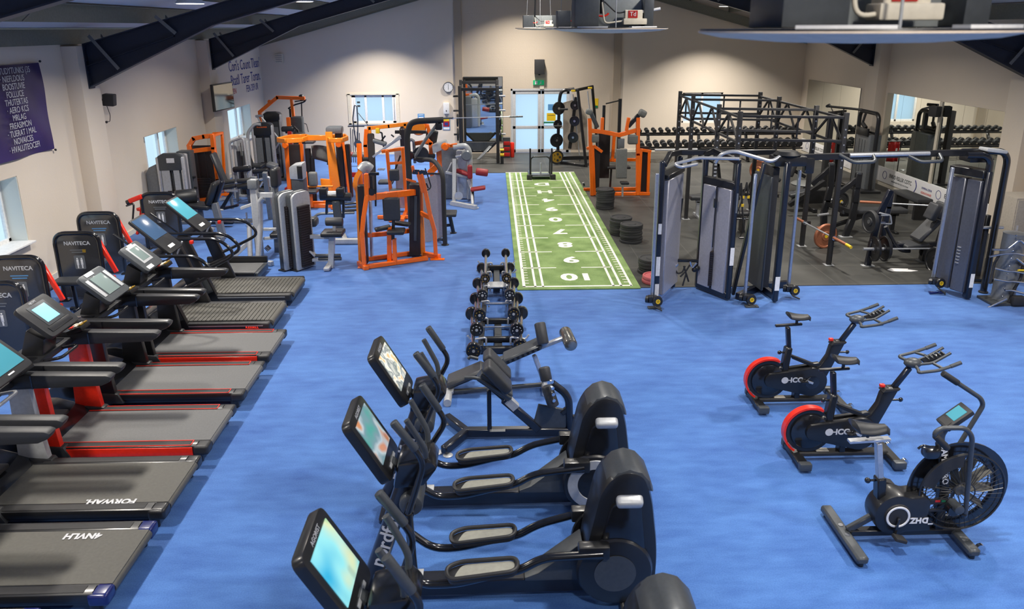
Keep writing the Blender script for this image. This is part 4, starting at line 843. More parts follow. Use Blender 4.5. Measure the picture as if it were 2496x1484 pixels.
MB().box((f(520, 700).x, 18.45, .72), (.3, .16, 1.35), bev=.01).build('left_stack', 'weights', t, True)
A = f(1215, 300); MB().prism([(A.x-.09, A.z), (A.x+.07, A.z), (A.x+.2, .03), (A.x-.06, .03)], 'y', 18.1, 18.18, bev=.012).prism([(A.x-.28, .62), (A.x-.05, .6), (A.x+.02, .03), (A.x-.24, .03)], 'y', 18.05, 18.15, bev=.012).build('tower', 'orange_lt', t, True)
MB().box((A.x+.19, 18.3, .95), (.16, .2, 1.75), bev=.02).box((A.x+.36, 18.35, .75), (.12, .2, 1.3), bev=.03).build('stack_cover', 'weights', t, True); MB().box((A.x+.1, 18.3, A.z+.03), (.38, .32, .16), bev=.05).build('tower_cap', 'grey_paint', t, True)
MB().beam((A.x+.3, 18.2, 1.5), (A.x+.36, 18.2, .2), .05, .06).build('tower_strut', 'orange', t, True)
cc = f(1000, 730)
g = MB().grid(lambda u, v: V((cc.x-.22+.44*u, 18.5+.16*(2*u-1)**2, cc.z+.2-.06*(2*u-.8)**2-(.42-.1*(1-u))*v)), 10, 4); g.build('curved_pad', 'vinyl_grey', t, True).modifiers.new('s', 'SOLIDIFY').thickness = .03
MB().tube(pts(f, (1285, 490), (1250, 620), (1190, 800), (1180, 900)), .022, .05).build('pad_bracket', 'black', t, True)
pad(t, f(820, 500)+V((0, .1, 0)), (.28, .26, .06), name='head_pad'); MB().cyl(f(800, 620)+V((0, .1, 0)), down(f(820, 900), 0, .1), .07, 16).cyl(f(890, 780)+V((0, .05, 0)), down(f(890, 900), 0, .05), .05, 16).build('centre_post', 'black', t, True)
MB().beams([f(820, 1010)+V((0, -.3, 0)), V((f(860, 1000).x, 17.7, .05)), V((f(1320, 1000).x, 17.7, .05))], .09).beams([V((f(500, 1000).x, 18.0, .05)), V((f(1360, 1000).x, 18.0, .05))], .08).beams([V((f(500, 1000).x, 18.5, .05)), V((f(500, 1000).x, 17.6, .05))], .08).beams([V((f(1330, 1000).x, 18.6, .05)), V((f(1330, 1000).x, 17.5, .05))], .08).build('base_frame', 'orange', t, True)
pad(t, f(1000, 1100)+V((0, -.5, .02)), (.2, .14, .34), name='back_pad', m='vinyl_grey'); MB().tube([f(760, 1225)+V((0, -.5, 0)), f(1350, 1215)+V((0, -.5, 0))], .025).build('cross_tube', 'orange_lt', t, True); pad(t, V((cc.x-.1, 17.6, .42)), (.34, .34, .08), name='seat'); MB().cyl((cc.x-.1, 17.6, .05), (cc.x-.1, 17.6, .4), .04).build('seat_post', 'orange', t, True)
MB().lathe([(.06, -.05), (.08, 0), (.06, .05)], f(430, 540)+V((0, -.1, 0)), (0, 1, 0), 18).build('cam_wheel', 'orange', t, True); MB().lathe([(.06, -.05), (.08, 0), (.06, .05)], f(1390, 520)+V((0, -.1, 0)), (0, 1, 0), 18).build('cam_wheel', 'orange', t, True)
# smaller black stool machine between the rings (dip / seated pads)
f = PY(c, 20.0); t = thing('black_pad_machine', 'black and orange padded machine behind the left orange ring, arm pads on top', 'strength machine', (-4.6, 20.0, 0))
pad(t, f(460, 255), (.34, .14, .14), m='dark_seat', name='arm_pad'); MB().beam(f(500, 290), down(f(480, 400)), .1, .16).build('post', 'red_dark', t, True); MB().beams([f(560, 210), f(640, 290), f(650, 360)], .04, .05).build('lever', 'black_gloss', t, True); pad(t, f(680, 340), (.2, .3, .06), m='grey_dark', name='seat'); MB().box((f(500, 0).x, 20.0, .03), (.5, .5, .06)).build('base', 'red_dark', t, True)
# 9: grey column with silver sloped cap
f = PY(ident, 15.3); t = thing('grey_column_machine', 'grey column machine with silver sloping cap and black side, left of the orange ring', 'strength machine', (-3.55, 15.3, 0))
A = f(722, 400); w = .24; MB().box((A.x+.02, 15.35, (A.z-.25)/2), (w, .34, A.z-.25), bev=.02).build('column', 'grey_shroud', t, True)
MB().prism([(A.x-.12, A.z-.28), (A.x-.12, A.z-.05), (A.x-.06, A.z+.0), (A.x+.15, A.z+.03), (A.x+.15, A.z-.3)], 'y', 15.15, 15.5, bev=.03).build('cap', 'silver_paint', t, True); MB().box((A.x+.1, 15.13, A.z-.14), (.1, .03, .26), bev=.01).build('dark_side', 'black', t, True)
# 10: double stack abductor with seat
t = thing('double_stack_machine', 'pair of tall curved grey weight stacks joined to a silver seat frame', 'strength machine', (-3.6, 12.8, 0))
for k, (px, s) in enumerate(((692, 0), (722, 1))):
    g0 = gz(px-1, 661); o = V((g0.x, g0.y, 0)); mt = Matrix.Translation(o-t.location) @ Matrix.Rotation(math.radians(-33), 4, 'Z'); h = 1.4
    out = fillet([(0, .02, 0), (0, h-.05, 0), (.1, h, 0), (.4, h, 0), (.42, .02, 0)], .1, 6)
    MB().prism([(p.x, p.y) for p in out], 'x', -.08, .02, bev=.025).xf(mt).build('stack_cover', 'grey_dark', t); MB().prism([(p.x, p.y*.99) for p in out], 'x', .02, .07, bev=.012).xf(mt).build('cover_edge', 'silver_paint', t)
    b = MB()
    for i in range(26): b.box((.085, .2, .08+.042*i), (.1, .24, .036))
    b.xf(mt).build('weight_stack', 'weights', t)
    MB().box((-.02, .02, .012), (.16, .1, .024), bev=.006).xf(mt).build('foot', 'black', t)
f = PY(cp(550, 420, 5.706), 12.95)
pad(t, f(1495, 840), (.38, .36, .08), name='seat', m='dark_seat'); MB().cyl(f(1390, 685), f(1632, 685), .075, 20, bev=.02).build('back_roll', 'vinyl', t, True); MB().beam(f(1520, 870), f(1510, 740), .05, .07).build('back_bracket', 'silver_paint', t, True)
MB().beams([f(1480, 890), V((f(1460, 1200).x, 12.95, .04))], .1, .1).beams([V((f(1430, 1200).x, 12.75, .04)), V((f(1430, 1200).x, 13.2, .04))], .1, .05).beams([f(1130, 1220), f(1420, 1210)], .05, .06).beams([f(1150, 890), f(1440, 900)], .06, .07).build('silver_frame', 'silver_paint', t, True)
MB().cyl(f(1235, 1160), f(1600, 1155), .032, 14, bev=.008).cyl(f(1290, 1205), f(1612, 1200), .032, 14, bev=.008).build('foot_rollers', 'grey_dark', t, True); MB().beam(f(1170, 1080), f(1250, 1160), .14, .03, .01).build('foot_plate', 'silver_paint', t, True); pad(t, f(1160, 735)+V((0, .25, 0)), (.2, .25, .16), name='knee_pad', m='grey_dark')
# 11: silver frame machine left of the double stack
f = PY(cp(550, 420, 5.706), 13.5); t = thing('silver_frame_machine', 'silver upright frame machine with rounded grey back post, left of the double stacks', 'strength machine', (-4.1, 13.5, 0))
MB().beams([f(385, 130), V((f(430, 700).x, 13.5, .03))], .13, .13, .02).build('main_post', 'silver_paint', t, True); MB().box(f(385, 160), (.17, .2, .16), bev=.02).build('post_head', 'grey_paint', t, True)
MB().tube([V((f(390, 1200).x, 13.3, .03)), f(330, 750), f(300, 720)], .045, .1).tube([V((f(500, 1180).x, 13.3, .05)), f(480, 700), f(470, 400), f(520, 350)], .055, .1).build('side_tubes', 'silver', t, True)
MB().beams(pts(f, (440, 315), (640, 315)), .07, .09).build('upper_bar', 'silver_paint', t, True); MB().beams(pts(f, (540, 790), (690, 790)), .05).build('middle_bar', 'silver_paint', t, True); MB().beams(pts(f, (540, 920), (700, 905)), .05).build('lower_bar', 'silver_paint', t, True); MB().beams([V((f(380, 1220).x, 13.3, .05)), V((f(720, 1200).x, 13.1, .05))], .08, .08).beams([f(330, 960), V((f(100, 1190).x, 13.4, .05))], .06, .08).build('floor_bars', 'silver_paint', t, True); MB().beams(pts(f, (240, 490), (440, 420)), .1, .05).build('side_arm', 'silver_paint', t, True)
MB().beams([f(560, 60)+V((0, .5, 0)), V((f(580, 700).x, 14.0, .03))], .12, .12, .02).build('rear_post', 'grey_paint', t, True); pad(t, f(600, 130)+V((0, .45, 0)), (.14, .3, .36), name='back_pad', m='dark_seat'); pad(t, V((f(600, 130).x+.1, 13.6, .46)), (.34, .32, .08), name='seat', m='dark_seat')
MB().tube([f(290, 560), f(300, 720), f(370, 700), f(470, 640)], .016, .05).cyl(f(560, 1030), f(610, 1080), .05).build('linkage', 'chrome', t, True)
# 12: leg curl with navy-black seat and rollers
c = cp(420, 280, 5.708); f = PY(c, 15.0); t = thing('leg_curl_machine', 'leg machine with navy seat, round black drum and paired black rollers', 'strength machine', (-5.5, 15.0, 0))
A, B = f(510, 1250), f(620, 920); MB().beam(A, B, .36, .12, .05, upv=(1, 0, 0)).build('backrest', 'dark_seat', t, True); MB().beam(A+V((.1, .05, 0)), B+V((.1, .05, .0)), .12, .08, .02, upv=(1, 0, 0)).build('back_frame', 'navy', t, True)
pad(t, f(390, 1260), (.44, .38, .1), (0, .1, 0), 'dark_seat', 'seat'); MB().beams([A+V((.12, 0, 0)), V((A.x+.2, 15.0, .05))], .12, .12).beams([f(390, 1310), V((f(390, 1310).x, 15.0, .05))], .08).beams([V((A.x+.25, 14.8, .05)), V((f(400, 0).x-.3, 15.1, .05))], .09).build('frame', 'grey_paint', t, True)
p = f(240, 1140); MB().cyl(p+V((-.25, -.08, 0)), p+V((.1, .1, 0)), .15, 24, bev=.03).build('drum', 'dark_seat', t, True); MB().beams([p, V((p.x+.1, 15.0, .3)), V((p.x+.4, 15, .2))], .05).tube([p+V((.05, .1, -.1)), p+V((.35, .1, -.28)), p+V((.6, .1, -.3))], .02, .05).build('drum_arm', 'silver', t, True)
f = PY(c, 16.4)
t = thing('roller_bench', 'silver and navy frame with two pairs of black rollers, behind the navy seat', 'strength machine', (-4.9, 16.4, 0))
rb = MB().cyl(f(650, 950), f(870, 920), .05, 16, bev=.01).cyl(f(650, 1020), f(880, 980), .05, 16, bev=.01).cyl(f(905, 920), f(1085, 905), .05, 16, bev=.01).cyl(f(905, 1000), f(1080, 970), .05, 16, bev=.01).build('rollers', 'black_matte', t, True)
MB().cyl(f(640, 980), f(1230, 900), .022, 12).tube([f(1230, 900), f(1350, 860), f(1370, 1000)], .03, .06).build('roller_bar', 'silver', t, True); MB().beams([f(1130, 890), V((f(1160, 1300).x, 16.4, .04))], .14, .1).beams([f(1290, 820), V((f(1310, 1200).x, 16.6, .04))], .1).beams([V((f(700, 1300).x, 16.3, .05)), V((f(1180, 1300).x, 16.3, .05))], .09, .07).build('frame', 'grey_paint', t, True)
MB().beams([f(820, 1090), f(690, 1300)], .07, .07).build('foot_strut', 'navy', t, True); MB().beams([f(600, 1330), f(900, 1260)], .09, .05).build('foot_bar', 'navy', t, True); MB().beams([V((f(560, 1340).x, 16.0, .08)), V((f(900, 1340).x, 16.0, .08))], .1, .05).build('foot_frame', 'navy', t, True); MB().beams(pts(f, (620, 1180), (740, 1160)), .06).beams(pts(f, (740, 1050), (900, 1055)), .05).tube(pts(f, (1220, 1000), (1260, 930)), .02).build('silver_parts', 'silver', t, True); MB().beams(pts(f, (620, 1110), (790, 1100)), .07, .05).build('orange_bar', 'orange', t, True)
t = thing('arm_pad_machine', 'grey frame with two long black arm pads on bent silver tubes', 'strength machine', (-5.0, 18.4, 0)); f = PY(c, 18.4)
pad(t, f(970, 750), (.44, .14, .13), (0, -.08, 0), 'dark_seat', 'arm_pad'); pad(t, f(1225, 780), (.38, .12, .1), (0, -.1, 0), 'dark_seat', 'arm_pad'); MB().tube(pts(f, (850, 830), (880, 760), (1050, 700), (1080, 760), (1010, 860)), .022, .05).tube(pts(f, (1130, 870), (1120, 800), (1150, 740)), .02, .05).build('bent_tubes', 'silver', t, True); MB().beams([f(1020, 800), V((f(1040, 800).x, 18.4, .04)), V((f(1350, 800).x, 18.2, .04))], .08).beams([f(880, 780), V((f(870, 800).x, 18.4, .04))], .06).build('frame', 'grey_paint', t, True); pad(t, V((f(1100, 800).x, 18.2, .42)), (.34, .3, .08), name='seat', m='dark_seat')
# 13: black roller machine right of the grey column
f = PY(cp(550, 420, 5.706), 15.2); t = thing('roller_curl_machine', 'black roller machine with two thick foam rollers between grey and orange machines', 'strength machine', (-2.6, 15.2, 0))
MB().cyl(f(1310, 330), f(1750, 340), .085, 22, bev=.02).build('foam_roller', 'black', t, True); MB().cyl(f(1420, 305), f(1560, 305), .07, 20).build('roller_sleeve', 'silver_paint', t, True)
for x in (1365, 1600): MB().box(f(x, 270), (.16, .22, .17), bev=.03).cyl(f(x, 240), f(x, 200), .03).build('clamp', 'black', t, True)
MB().beams([f(1410, 400), f(1405, 570)], .05, .06).beams([f(1640, 400), f(1640, 620)], .05, .06).box(f(1520, 400), (.34, .06, .14), bev=.01).build('bracket', 'black_gloss', t, True)
MB().beams([f(1540, 430), V((f(1560, 430).x, 15.2, .04))], .16, .12, .02).build('main_post', 'grey_dark', t, True); MB().tube([V((f(1180, 700).x, 15.2, .05)), f(1180, 700), f(1270, 575), f(1790, 560)], .03, .12).build('side_tube', 'grey_paint', t, True); MB().beams([V((f(1560, 0).x, 15.2, .05)), V((f(1700, 0).x, 14.5, .05))], .09).box((f(1690, 0).x+.05, 14.5, .06), (.5, .12, .1), bev=.02).build('base_frame', 'silver_paint', t, True)
for k in range(3): MB().cyl(f(1660, 440+45*k), f(1830, 425+48*k), .025, 12).build('side_handle', 'navy', t, True)
# 14: orange shoulder machine at the front
c = cp(840, 380, 4.947); A, B = gz(895, 655), gz(1070, 630); f = PV(c, A, B); nb = V((-(B-A).y, (B-A).x, 0)).normalized(); t = thing('orange_press_machine', 'orange framed seated machine with black pads, at the front of the orange group', 'strength machine', ((A.x+B.x)/2, (A.y+B.y)/2, 0))
def gr(p, d=0): q = V((p.x, p.y, .04)); return q+nb*d
fb = lambda x, y, d=.45: PV(c, A+nb*d, B+nb*d)(x, y)
MB().beams([V((f(235, 1290).x, f(235, 1290).y, .05)), f(212, 930), f(230, 740), f(270, 480), f(262, 230)], .075, .08).build('left_post', 'orange', t, True)
MB().tube([gr(fb(190, 1100)), fb(165, 420), fb(125, 350), fb(150, 230), fb(240, 140)], .05, .12, prof=[(-1, -.8), (1, -.8), (1, .8), (-1, .8)]).build('arched_post', 'orange_lt', t, True); MB().tube([fb(190, 180), fb(250, 110), fb(310, 160)], .09, .1, 12).build('silver_cap', 'silver_paint', t, True)
MB().beams([f(275, 500), fb(640, 460, .1), fb(890, 430, .3)], .08, .11).build('upper_beam', 'orange', t, True); MB().beams([fb(290, 955), fb(520, 935), fb(790, 900)], .06, .08).build('middle_beam', 'orange', t, True); MB().beams([gr(f(250, 1240)), gr(f(980, 1160))], .08, .07).beams([gr(fb(290, 1150)), gr(fb(540, 1120)), gr(fb(820, 1090))], .07, .07).beams([gr(f(600, 1190)), gr(fb(540, 1120))], .07).build('base_frame', 'orange', t, True)
MB().beams([V((f(1100, 1190).x, f(1100, 1190).y, .1)), f(1085, 900), f(1030, 700), f(975, 430), f(925, 230)], .07, .08).beams([f(1020, 740), fb(925, 690, .2)], .05, .08).beams([gr(f(1130, 1220)), gr(fb(950, 1110, .3))], .09, .08).build('right_post', 'orange', t, True); MB().beams([gr(f(245, 1300), -.05), gr(f(225, 1250), .25)], .09, .08).build('base_foot', 'orange', t, True)
MB().beams([gr(fb(945, 1100, .3)), fb(925, 690, .3), fb(915, 430, .3)], .08, .09).build('rear_post', 'orange_lt', t, True)
p0, p1 = gr(fb(850, 1060, .35)), fb(850, 330, .35); MB().beam(p0+V((0, 0, .0)), p1, .2, .26, .01, upv=(0, 1, 0)).build('stack_shroud', 'weights', t, True); MB().beam(p0+V((.02, -.16, .3)), p1+V((.02, -.16, -.2)), .05, .01, 0, upv=(0, 1, 0)).build('weight_numbers', 'grey_dark', t, True)
MB().beam(gr(fb(240, 1180, .25)), fb(200, 350, .25), .12, .16, .01, upv=(0, 1, 0)).build('left_stack_shroud', 'weights', t, True); MB().beam(gr(fb(320, 1080, .5)), fb(310, 530, .5), .04, .17, .01, upv=(0, 1, 0)).build('grey_panel', 'shroud_light', t, True)
q = f(565, 640); MB().box(q, (.3, .1, .42), bev=.04, seg=3).build('backrest', 'vinyl', t, True); MB().beams([f(480, 480)+V((0, .2, 0)), f(560, 540)], .06, .06).build('back_bracket', 'orange', t, True)
pad(t, f(630, 890)+V((0, -.1, 0)), (.3, .3, .07), m='dark_seat', name='seat'); pad(t, f(455, 880)+V((0, .05, .0)), (.28, .14, .06), (0, -.15, .3), 'dark_seat', 'side_pad'); pad(t, f(680, 850)+V((0, .2, 0)), (.3, .14, .06), (0, .05, -.3), 'dark_seat', 'side_pad')
MB().beams([gr(f(555, 1150), .1), f(540, 870)], .08, .09).beams([gr(f(605, 1190)), f(600, 1010)], .07, .08).build('seat_column', 'orange', t, True); MB().beams([f(590, 760), f(585, 1000)], .05, .06).build('seat_slide', 'black', t, True)
for (x, y) in ((250, 1345), (1120, 1250)): g = gz(*c(x, y)); MB().box((g.x, g.y, .008), (.26, .1, .016), bev=.004).build('foot_plate', 'orange', t, True)
MB().beams([f(370, 210), f(375, 600)], .03, .03).beams(pts(f, (300, 215), (400, 215)), .05).beams(pts(f, (320, 250), (330, 420)), .04).lathe([(.06, -.04), (.07, 0), (.05, .04)], f(320, 430), nb, 20).build('left_handle', 'black', t, True)
MB().tube([fb(970, 150, 0), fb(1000, 230, 0), fb(1042, 370, 0), fb(1020, 405, 0), fb(960, 420, 0)], .012, .03).tube([fb(985, 330, 0), fb(1010, 390, 0)], .012).beams(pts(f, (830, 190), (960, 200)), .06, .08).build('right_handle', 'black_gloss', t, True); MB().beams(pts(f, (880, 200), (940, 430)), .05, .06).beams(pts(f, (750, 285), (850, 310)), .04).beams([f(820, 130), f(830, 180)], .05).build('right_lever', 'orange', t, True)
# 15: orange upright frame with dark pad, behind
c7 = cp(860, 270, 7.068); f = PY(c7, 16.9); t = thing('orange_frame_machine', 'narrow upright orange frame with square black pad, behind the front orange machine', 'strength machine', (-2.0, 16.9, 0))
L = pts(f, (590, 700), (860, 650)); MB().beams([V((L[0].x+.06, 16.9, .04)), L[0]], .07, .08).beams([V((L[1].x+.03, 16.9, .04)), L[1]], .07, .08).beams([L[0]+V((-.1, 0, 0)), L[1]+V((.02, 0, 0))], .06, .07).beams(pts(f, (600, 910), (870, 890)), .05, .06).build('upright_frame', 'orange', t, True)
MB().beams([V((L[0].x-.2, 16.5, .05)), V((L[1].x+.2, 16.5, .05))], .08, .07).beams([V((L[0].x+.1, 16.2, .05)), V((L[0].x+.1, 17.3, .05))], .08, .07).beams([V((L[1].x, 16.2, .05)), V((L[1].x, 17.3, .05))], .08, .07).build('base_frame', 'orange', t, True)
pad(t, f(725, 1090)+V((0, -.1, 0)), (.22, .1, .26), m='vinyl', name='back_pad'); pad(t, f(760, 1350)+V((0, -.2, 0)), (.26, .3, .07), m='grey_dark', name='seat'); MB().box((f(760, 0).x, 17.2, .8), (.26, .2, 1.4), bev=.02).build('stack_cover', 'shroud_light', t, True); MB().tube([f(630, 1290), f(820, 770)], .02).build('side_rod', 'black', t, True)
# 20: long orange overhead bar machine
f = PY(c7, 19.0); t = thing('lateral_raise_machine', 'orange machine with a long overhead bar and black columns under it', 'strength machine', (-2.6, 19.0, 0))
MB().beams(pts(f, (265, 300), (620, 265), (945, 225)), .07, .09).beams(pts(f, (290, 290), (300, 460)), .07).beams(pts(f, (900, 235), (905, 350)), .07).build('overhead_bar', 'orange_lt', t, True)
MB().beams([f(235, 340), f(220, 600), V((f(240, 600).x, 19, .04))], .1, .1).beams([f(110, 590), V((f(120, 600).x, 18.8, .04))], .12, .1).build('orange_posts', 'orange', t, True); MB().beams([f(310, 430), V((f(340, 600).x, 18.7, .04))], .16, .14, .02).beams([f(860, 320), V((f(880, 600).x, 19.2, .04))], .14, .3, .02).build('dark_column', 'weights', t, True)
MB().beams(shift(pts(f, (840, 400), (400, 740)), (0, -.4, 0)), .07, .05).beams(shift(pts(f, (850, 440), (420, 720)), (0, -.3, 0)), .03, .04).build('diagonal_rail', 'silver', t, True); MB().tube(pts(f, (470, 370), (500, 380), (530, 620)), .02, .03).build('hook_tube', 'black', t, True); MB().box(f(430, 340), (.1, .1, .14), bev=.02).build('yellow_cap', 'yellow', t, True)
MB().beams(pts(f, (740, 365), (1250, 365)), .06, .08).build('cross_bar', 'black', t, True); MB().tube(pts(f, (560, 430), (490, 520)), .02).tube(pts(f, (660, 410), (710, 450)), .02).build('peg', 'black', t, True); pad(t, f(460, 540), (.36, .2, .1), (0, .3, 0), 'grey_paint', 'back_pad'); MB().beams([V((f(120, 0).x, 18.7, .05)), V((f(900, 0).x, 18.9, .05))], .09, .07).beams([V((f(240, 0).x, 18.3, .05)), V((f(240, 0).x, 19.4, .05))], .09, .07).build('base_frame', 'orange', t, True)
pad(t, f(230, 830), (.22, .14, .12), m='black_matte', name='arm_roller'); pad(t, V((f(560, 0).x, 18.5, .45)), (.36, .34, .08), m='vinyl', name='seat')
b = MB(); 
for k in range(5): b.beam(f(455+25*k, 990)+V((0, -.3, 0)), f(480+25*k, 950)+V((0, -.3, 0)), .03, .03, .005)
b.build('small_springs', 'silver', t, True)
# 16: black arch machine with pale panel, arm above, bench beside
c = cp(840, 380, 4.947); A, B = gz(1085, 597), gz(1020, 560); f = PV(c, A, B); t = thing('black_arch_machine', 'black tubular arch machine with pale lilac side panel and tall bent arm', 'strength machine', (A.x, A.y, 0))
MB().tube([V((A.x, A.y, .02)), f(1195, 560), f(1185, 200), f(1080, 50), f(850, 35)], .045, .2, 14).build('arch_tube', 'black_matte', t, True); foot(t, A, 'black', .075)
MB().prism([(p.x, p.z) for p in pts(f, (945, 220), (1175, 220), (1180, 1000), (950, 955))], 'y', -.01, .01).xf(Matrix.Translation((0, A.y+.25, 0))).build('side_panel', 'shroud_light', t, True); MB().beams(pts(f, (940, 215), (1175, 212)), .05, .04).beams(pts(f, (945, 985), (1185, 1010)), .05, .05).build('panel_edge', 'black', t, True)
f7 = PY(c7, 15.4); MB().tube([V((f7(960, 900).x, 15.4, .03)), f7(960, 900), f7(930, 420), f7(990, 220), f7(1100, 180), f7(1560, 155)], .06, .25, 14).build('main_arm', 'black_matte', t, True); MB().tube(pts(f7, (1070, 790), (1250, 500), (1470, 210)), .032, 0, 12).build('grey_strut', 'grey_paint', t, True); MB().box(f7(1480, 270), (.14, .1, .14), bev=.03).build('pulley_box', 'black', t, True); MB().lathe([(.07, -.04), (.09, 0), (.07, .04)], f7(990, 770), (0, 1, 0), 20).build('pivot', 'black_gloss', t, True)
MB().beams(shift(pts(f7, (1320, 1080), (1470, 940)), (0, .1, 0)), .06, .12).build('orange_lever', 'orange', t, True)
g1, g2 = gz(1105, 568), gz(1085, 545); sp = f(1280, 720); pad(t, V((g1.x-.1, g1.y, .42)), (.36, .4, .07), m='vinyl', name='bench_seat'); MB().cyl((g1.x, g1.y, .02), (g1.x-.07, g1.y, .4), .04).cyl((g1.x, g1.y, .18), (g1.x-.35, g1.y, .14), .03).build('bench_leg', 'navy', t, True); foot(t, g1, 'black', .07, 'bench_foot'); MB().cyl((g1.x-.3, g1.y+.1, .4), (g1.x-.3, g1.y+.1, .62), .03).lathe([(.09, 0), (.11, .04), (.08, .1)], (g1.x-.28, g1.y+.1, .58), seg=18).build('knee_pad', 'dark_seat', t, True)
# 18 + 17: orange and silver machines beside the turf
f = PY(c7, 19.4); t = thing('console_machine', 'orange and grey machine with silver sloping hood and curved dark pad', 'strength machine', (-1.6, 19.4, 0))
MB().beams([f(1280, 500), f(1340, 560), V((f(1360, 800).x, 19.4, .03))], .1, .1).beams([f(1230, 250), f(1290, 260), f(1320, 380)], .08, .1).beams([f(1090, 560), f(1290, 530)], .08, .1).beams([f(1500, 700), V((f(1520, 700).x, 19.6, .03))], .18, .12).build('orange_frame', 'orange', t, True); MB().lathe([(.17, -.06), (.2, 0), (.17, .06)], f(1130, 290), (0, 1, 0), 22).build('orange_cam', 'orange_lt', t, True)
MB().prism([(p.x, p.z) for p in pts(f, (1370, 580), (1600, 490), (1640, 570), (1560, 650), (1390, 720))], 'y', 19.2, 19.5, bev=.02).build('hood', 'silver_paint', t, True); pad(t, f(1345, 480)+V((0, .2, 0)), (.3, .12, .4), (0, .2, 0), 'dark_seat', 'curved_pad'); MB().lathe([(.16, -.1), (.2, -.04), (.2, .08)], f(1180, 740)+V((0, -.1, 0)), (0, -1, 0), 22).box(f(1250, 780), (.5, .2, .12), bev=.04).build('dark_seat_shell', 'dark_seat', t, True); MB().tube(pts(f, (970, 520), (1000, 490), (1050, 520), (1070, 900)), .04, .1).build('rounded_tube', 'silver_paint', t, True)
f = PY(c7, 18.3); t = thing('silver_arch_machine', 'silver arch machine with dark red pads, right at the edge of the turf', 'strength machine', (-.6, 18.2, 0)); sh = MB()
MB().tube([V((f(2000, 900).x, 18.4, .03)), f(2015, 830), f(2000, 680), f(1940, 600), f(1730, 625)], .07, .14, 14).build('arch_tube', 'silver_paint', t, True); MB().beams([f(1750, 850), V((f(1740, 900).x, 18.0, .05))], .09, .1).beams(pts(f, (1610, 1060), (1960, 1140)), .05, .06).beams(pts(f, (1620, 1055), (1700, 895)), .03, .03).beams([gz(1103, 495, .05), gz(1158, 505, .05)], .1, .1).beams([f(1995, 1200), f(2040, 1330), V((f(2070, 1330).x, 17.65, .05))], .06, .08).build('white_frame', 'silver_paint', t, True)
MB().beams([f(1590, 590), f(1690, 600), f(1780, 585)], .08, .08).lathe([(.07, -.06), (.1, 0), (.07, .06)], f(1590, 620), (0, -1, 0), 18).build('orange_clamp', 'orange', t, True)
MB().box((f(1660, 900).x, 18.6, .66), (.38, .3, 1.3), bev=.05).build('tower_cover', 'grey_paint', t, True); MB().box((f(1880, 900).x, 18.5, .62), (.3, .2, 1.2), bev=.06).build('stack_cover', 'silver', t, True); MB().lathe([(.1, -.04), (.13, 0), (.1, .04)], f(1960, 760)+V((0, -.1, 0)), (0, -1, 0), 22).build('cam_wheel', 'grey_paint', t, True); MB().tube([f(1770, 790), f(1880, 770), f(1900, 700)], .03, .05).build('link', 'silver', t, True)
pad(t, f(2020, 1040)+V((0, -.1, 0)), (.12, .12, .34), m='vinyl_red', name='chest_pad'); MB().cyl(f(2120, 1030)+V((0, -.1, 0)), f(2330, 1060)+V((0, -.1, 0)), .09, 20, bev=.03).build('arm_roller', 'vinyl_red', t, True); MB().cyl(f(1790, 1040)+V((0, .1, 0)), f(2010, 1090)+V((0, -.1, 0)), .055, 18, bev=.02).build('arm_pad', 'vinyl_red', t, True); pad(t, f(2160, 1310)+V((0, -.2, 0)), (.36, .26, .07), (0, -.14, 0), 'vinyl_red', 'seat'); MB().cyl(f(2070, 1350)+V((0, -.2, 0)), V((f(2075, 1350).x, 17.8, .05)), .03).build('seat_post', 'black', t, True)
MB().lathe([(.1, -.02), (.1, .02)], (f(1800, 0).x, 17.95, .2), (0, -1, 0), 20).build('adjust_disc', 'silver', t, True)
for px, py in ((1105, 497), (1158, 507)): foot(t, gz(px, py), 'silver_paint', .09)
# 19: thin cable rack by the window
f = PY(ident, 23.4); t = thing('cable_attachment_rack', 'slim silver attachment stand with hanging rods in front of the back window', 'gym rack', (f(868, 0).x, 23.4, 0))
X0 = f(868, 0).x
MB().tube([V((X0-.05, 23.4, .02)), f(865, 330), f(860, 290), f(864, 256), f(870, 258), f(872, 290), f(872, 400)], .02, .05).tube(pts(f, (873, 275), (897, 305), (899, 345)), .012).build('frame', 'grey_paint', t, True)
for k in range(5): MB().tube([f(854+5.5*k, 312+3*k), f(857+5*k, 396)], .014, 0, 8).build('hanging_rod', 'grey_paint', t, True)
MB().box(f(868, 308), (.5, .04, .03)).build('hook_bar', 'grey_dark', t, True); MB().lathe([(.0, 0), (.12, 0), (.12, .02)], f(873, 350)+V((0, -.05, 0)), (0, -1, 0), 20).build('disc', 'grey_paint', t, True); MB().lathe([(.25, 0), (.25, .03), (.05, .05)], (X0, 23.4, 0)).build('base', 'grey_dark', t, True)
f = PY(ident, 20.6); t = thing('red_bench_machine', 'low red framed bench with grey seat in front of the attachment stand', 'bench', (f(852, 0).x, 20.6, 0)); X0 = f(855, 0).x
pad(t, V((X0+.05, 20.6, .8)), (.5, .5, .08), m='vinyl_grey', name='seat'); pad(t, V((X0-.32, 20.5, .86)), (.3, .3, .06), (0, .3, 0), m='vinyl_red', name='red_pad'); MB().beams([V((X0+.1, 20.5, .04)), V((X0+.1, 20.5, .76))], .12, .12).beams([V((X0-.4, 20.3, .3)), V((X0+.2, 20.3, .3))], .1, .12).beams([V((X0-.35, 20.3, .04)), V((X0-.35, 20.3, .5))], .1).beams([V((X0-.5, 20.2, .05)), V((X0+.4, 20.2, .05))], .1, .08).build('frame', 'red_dark', t, True)
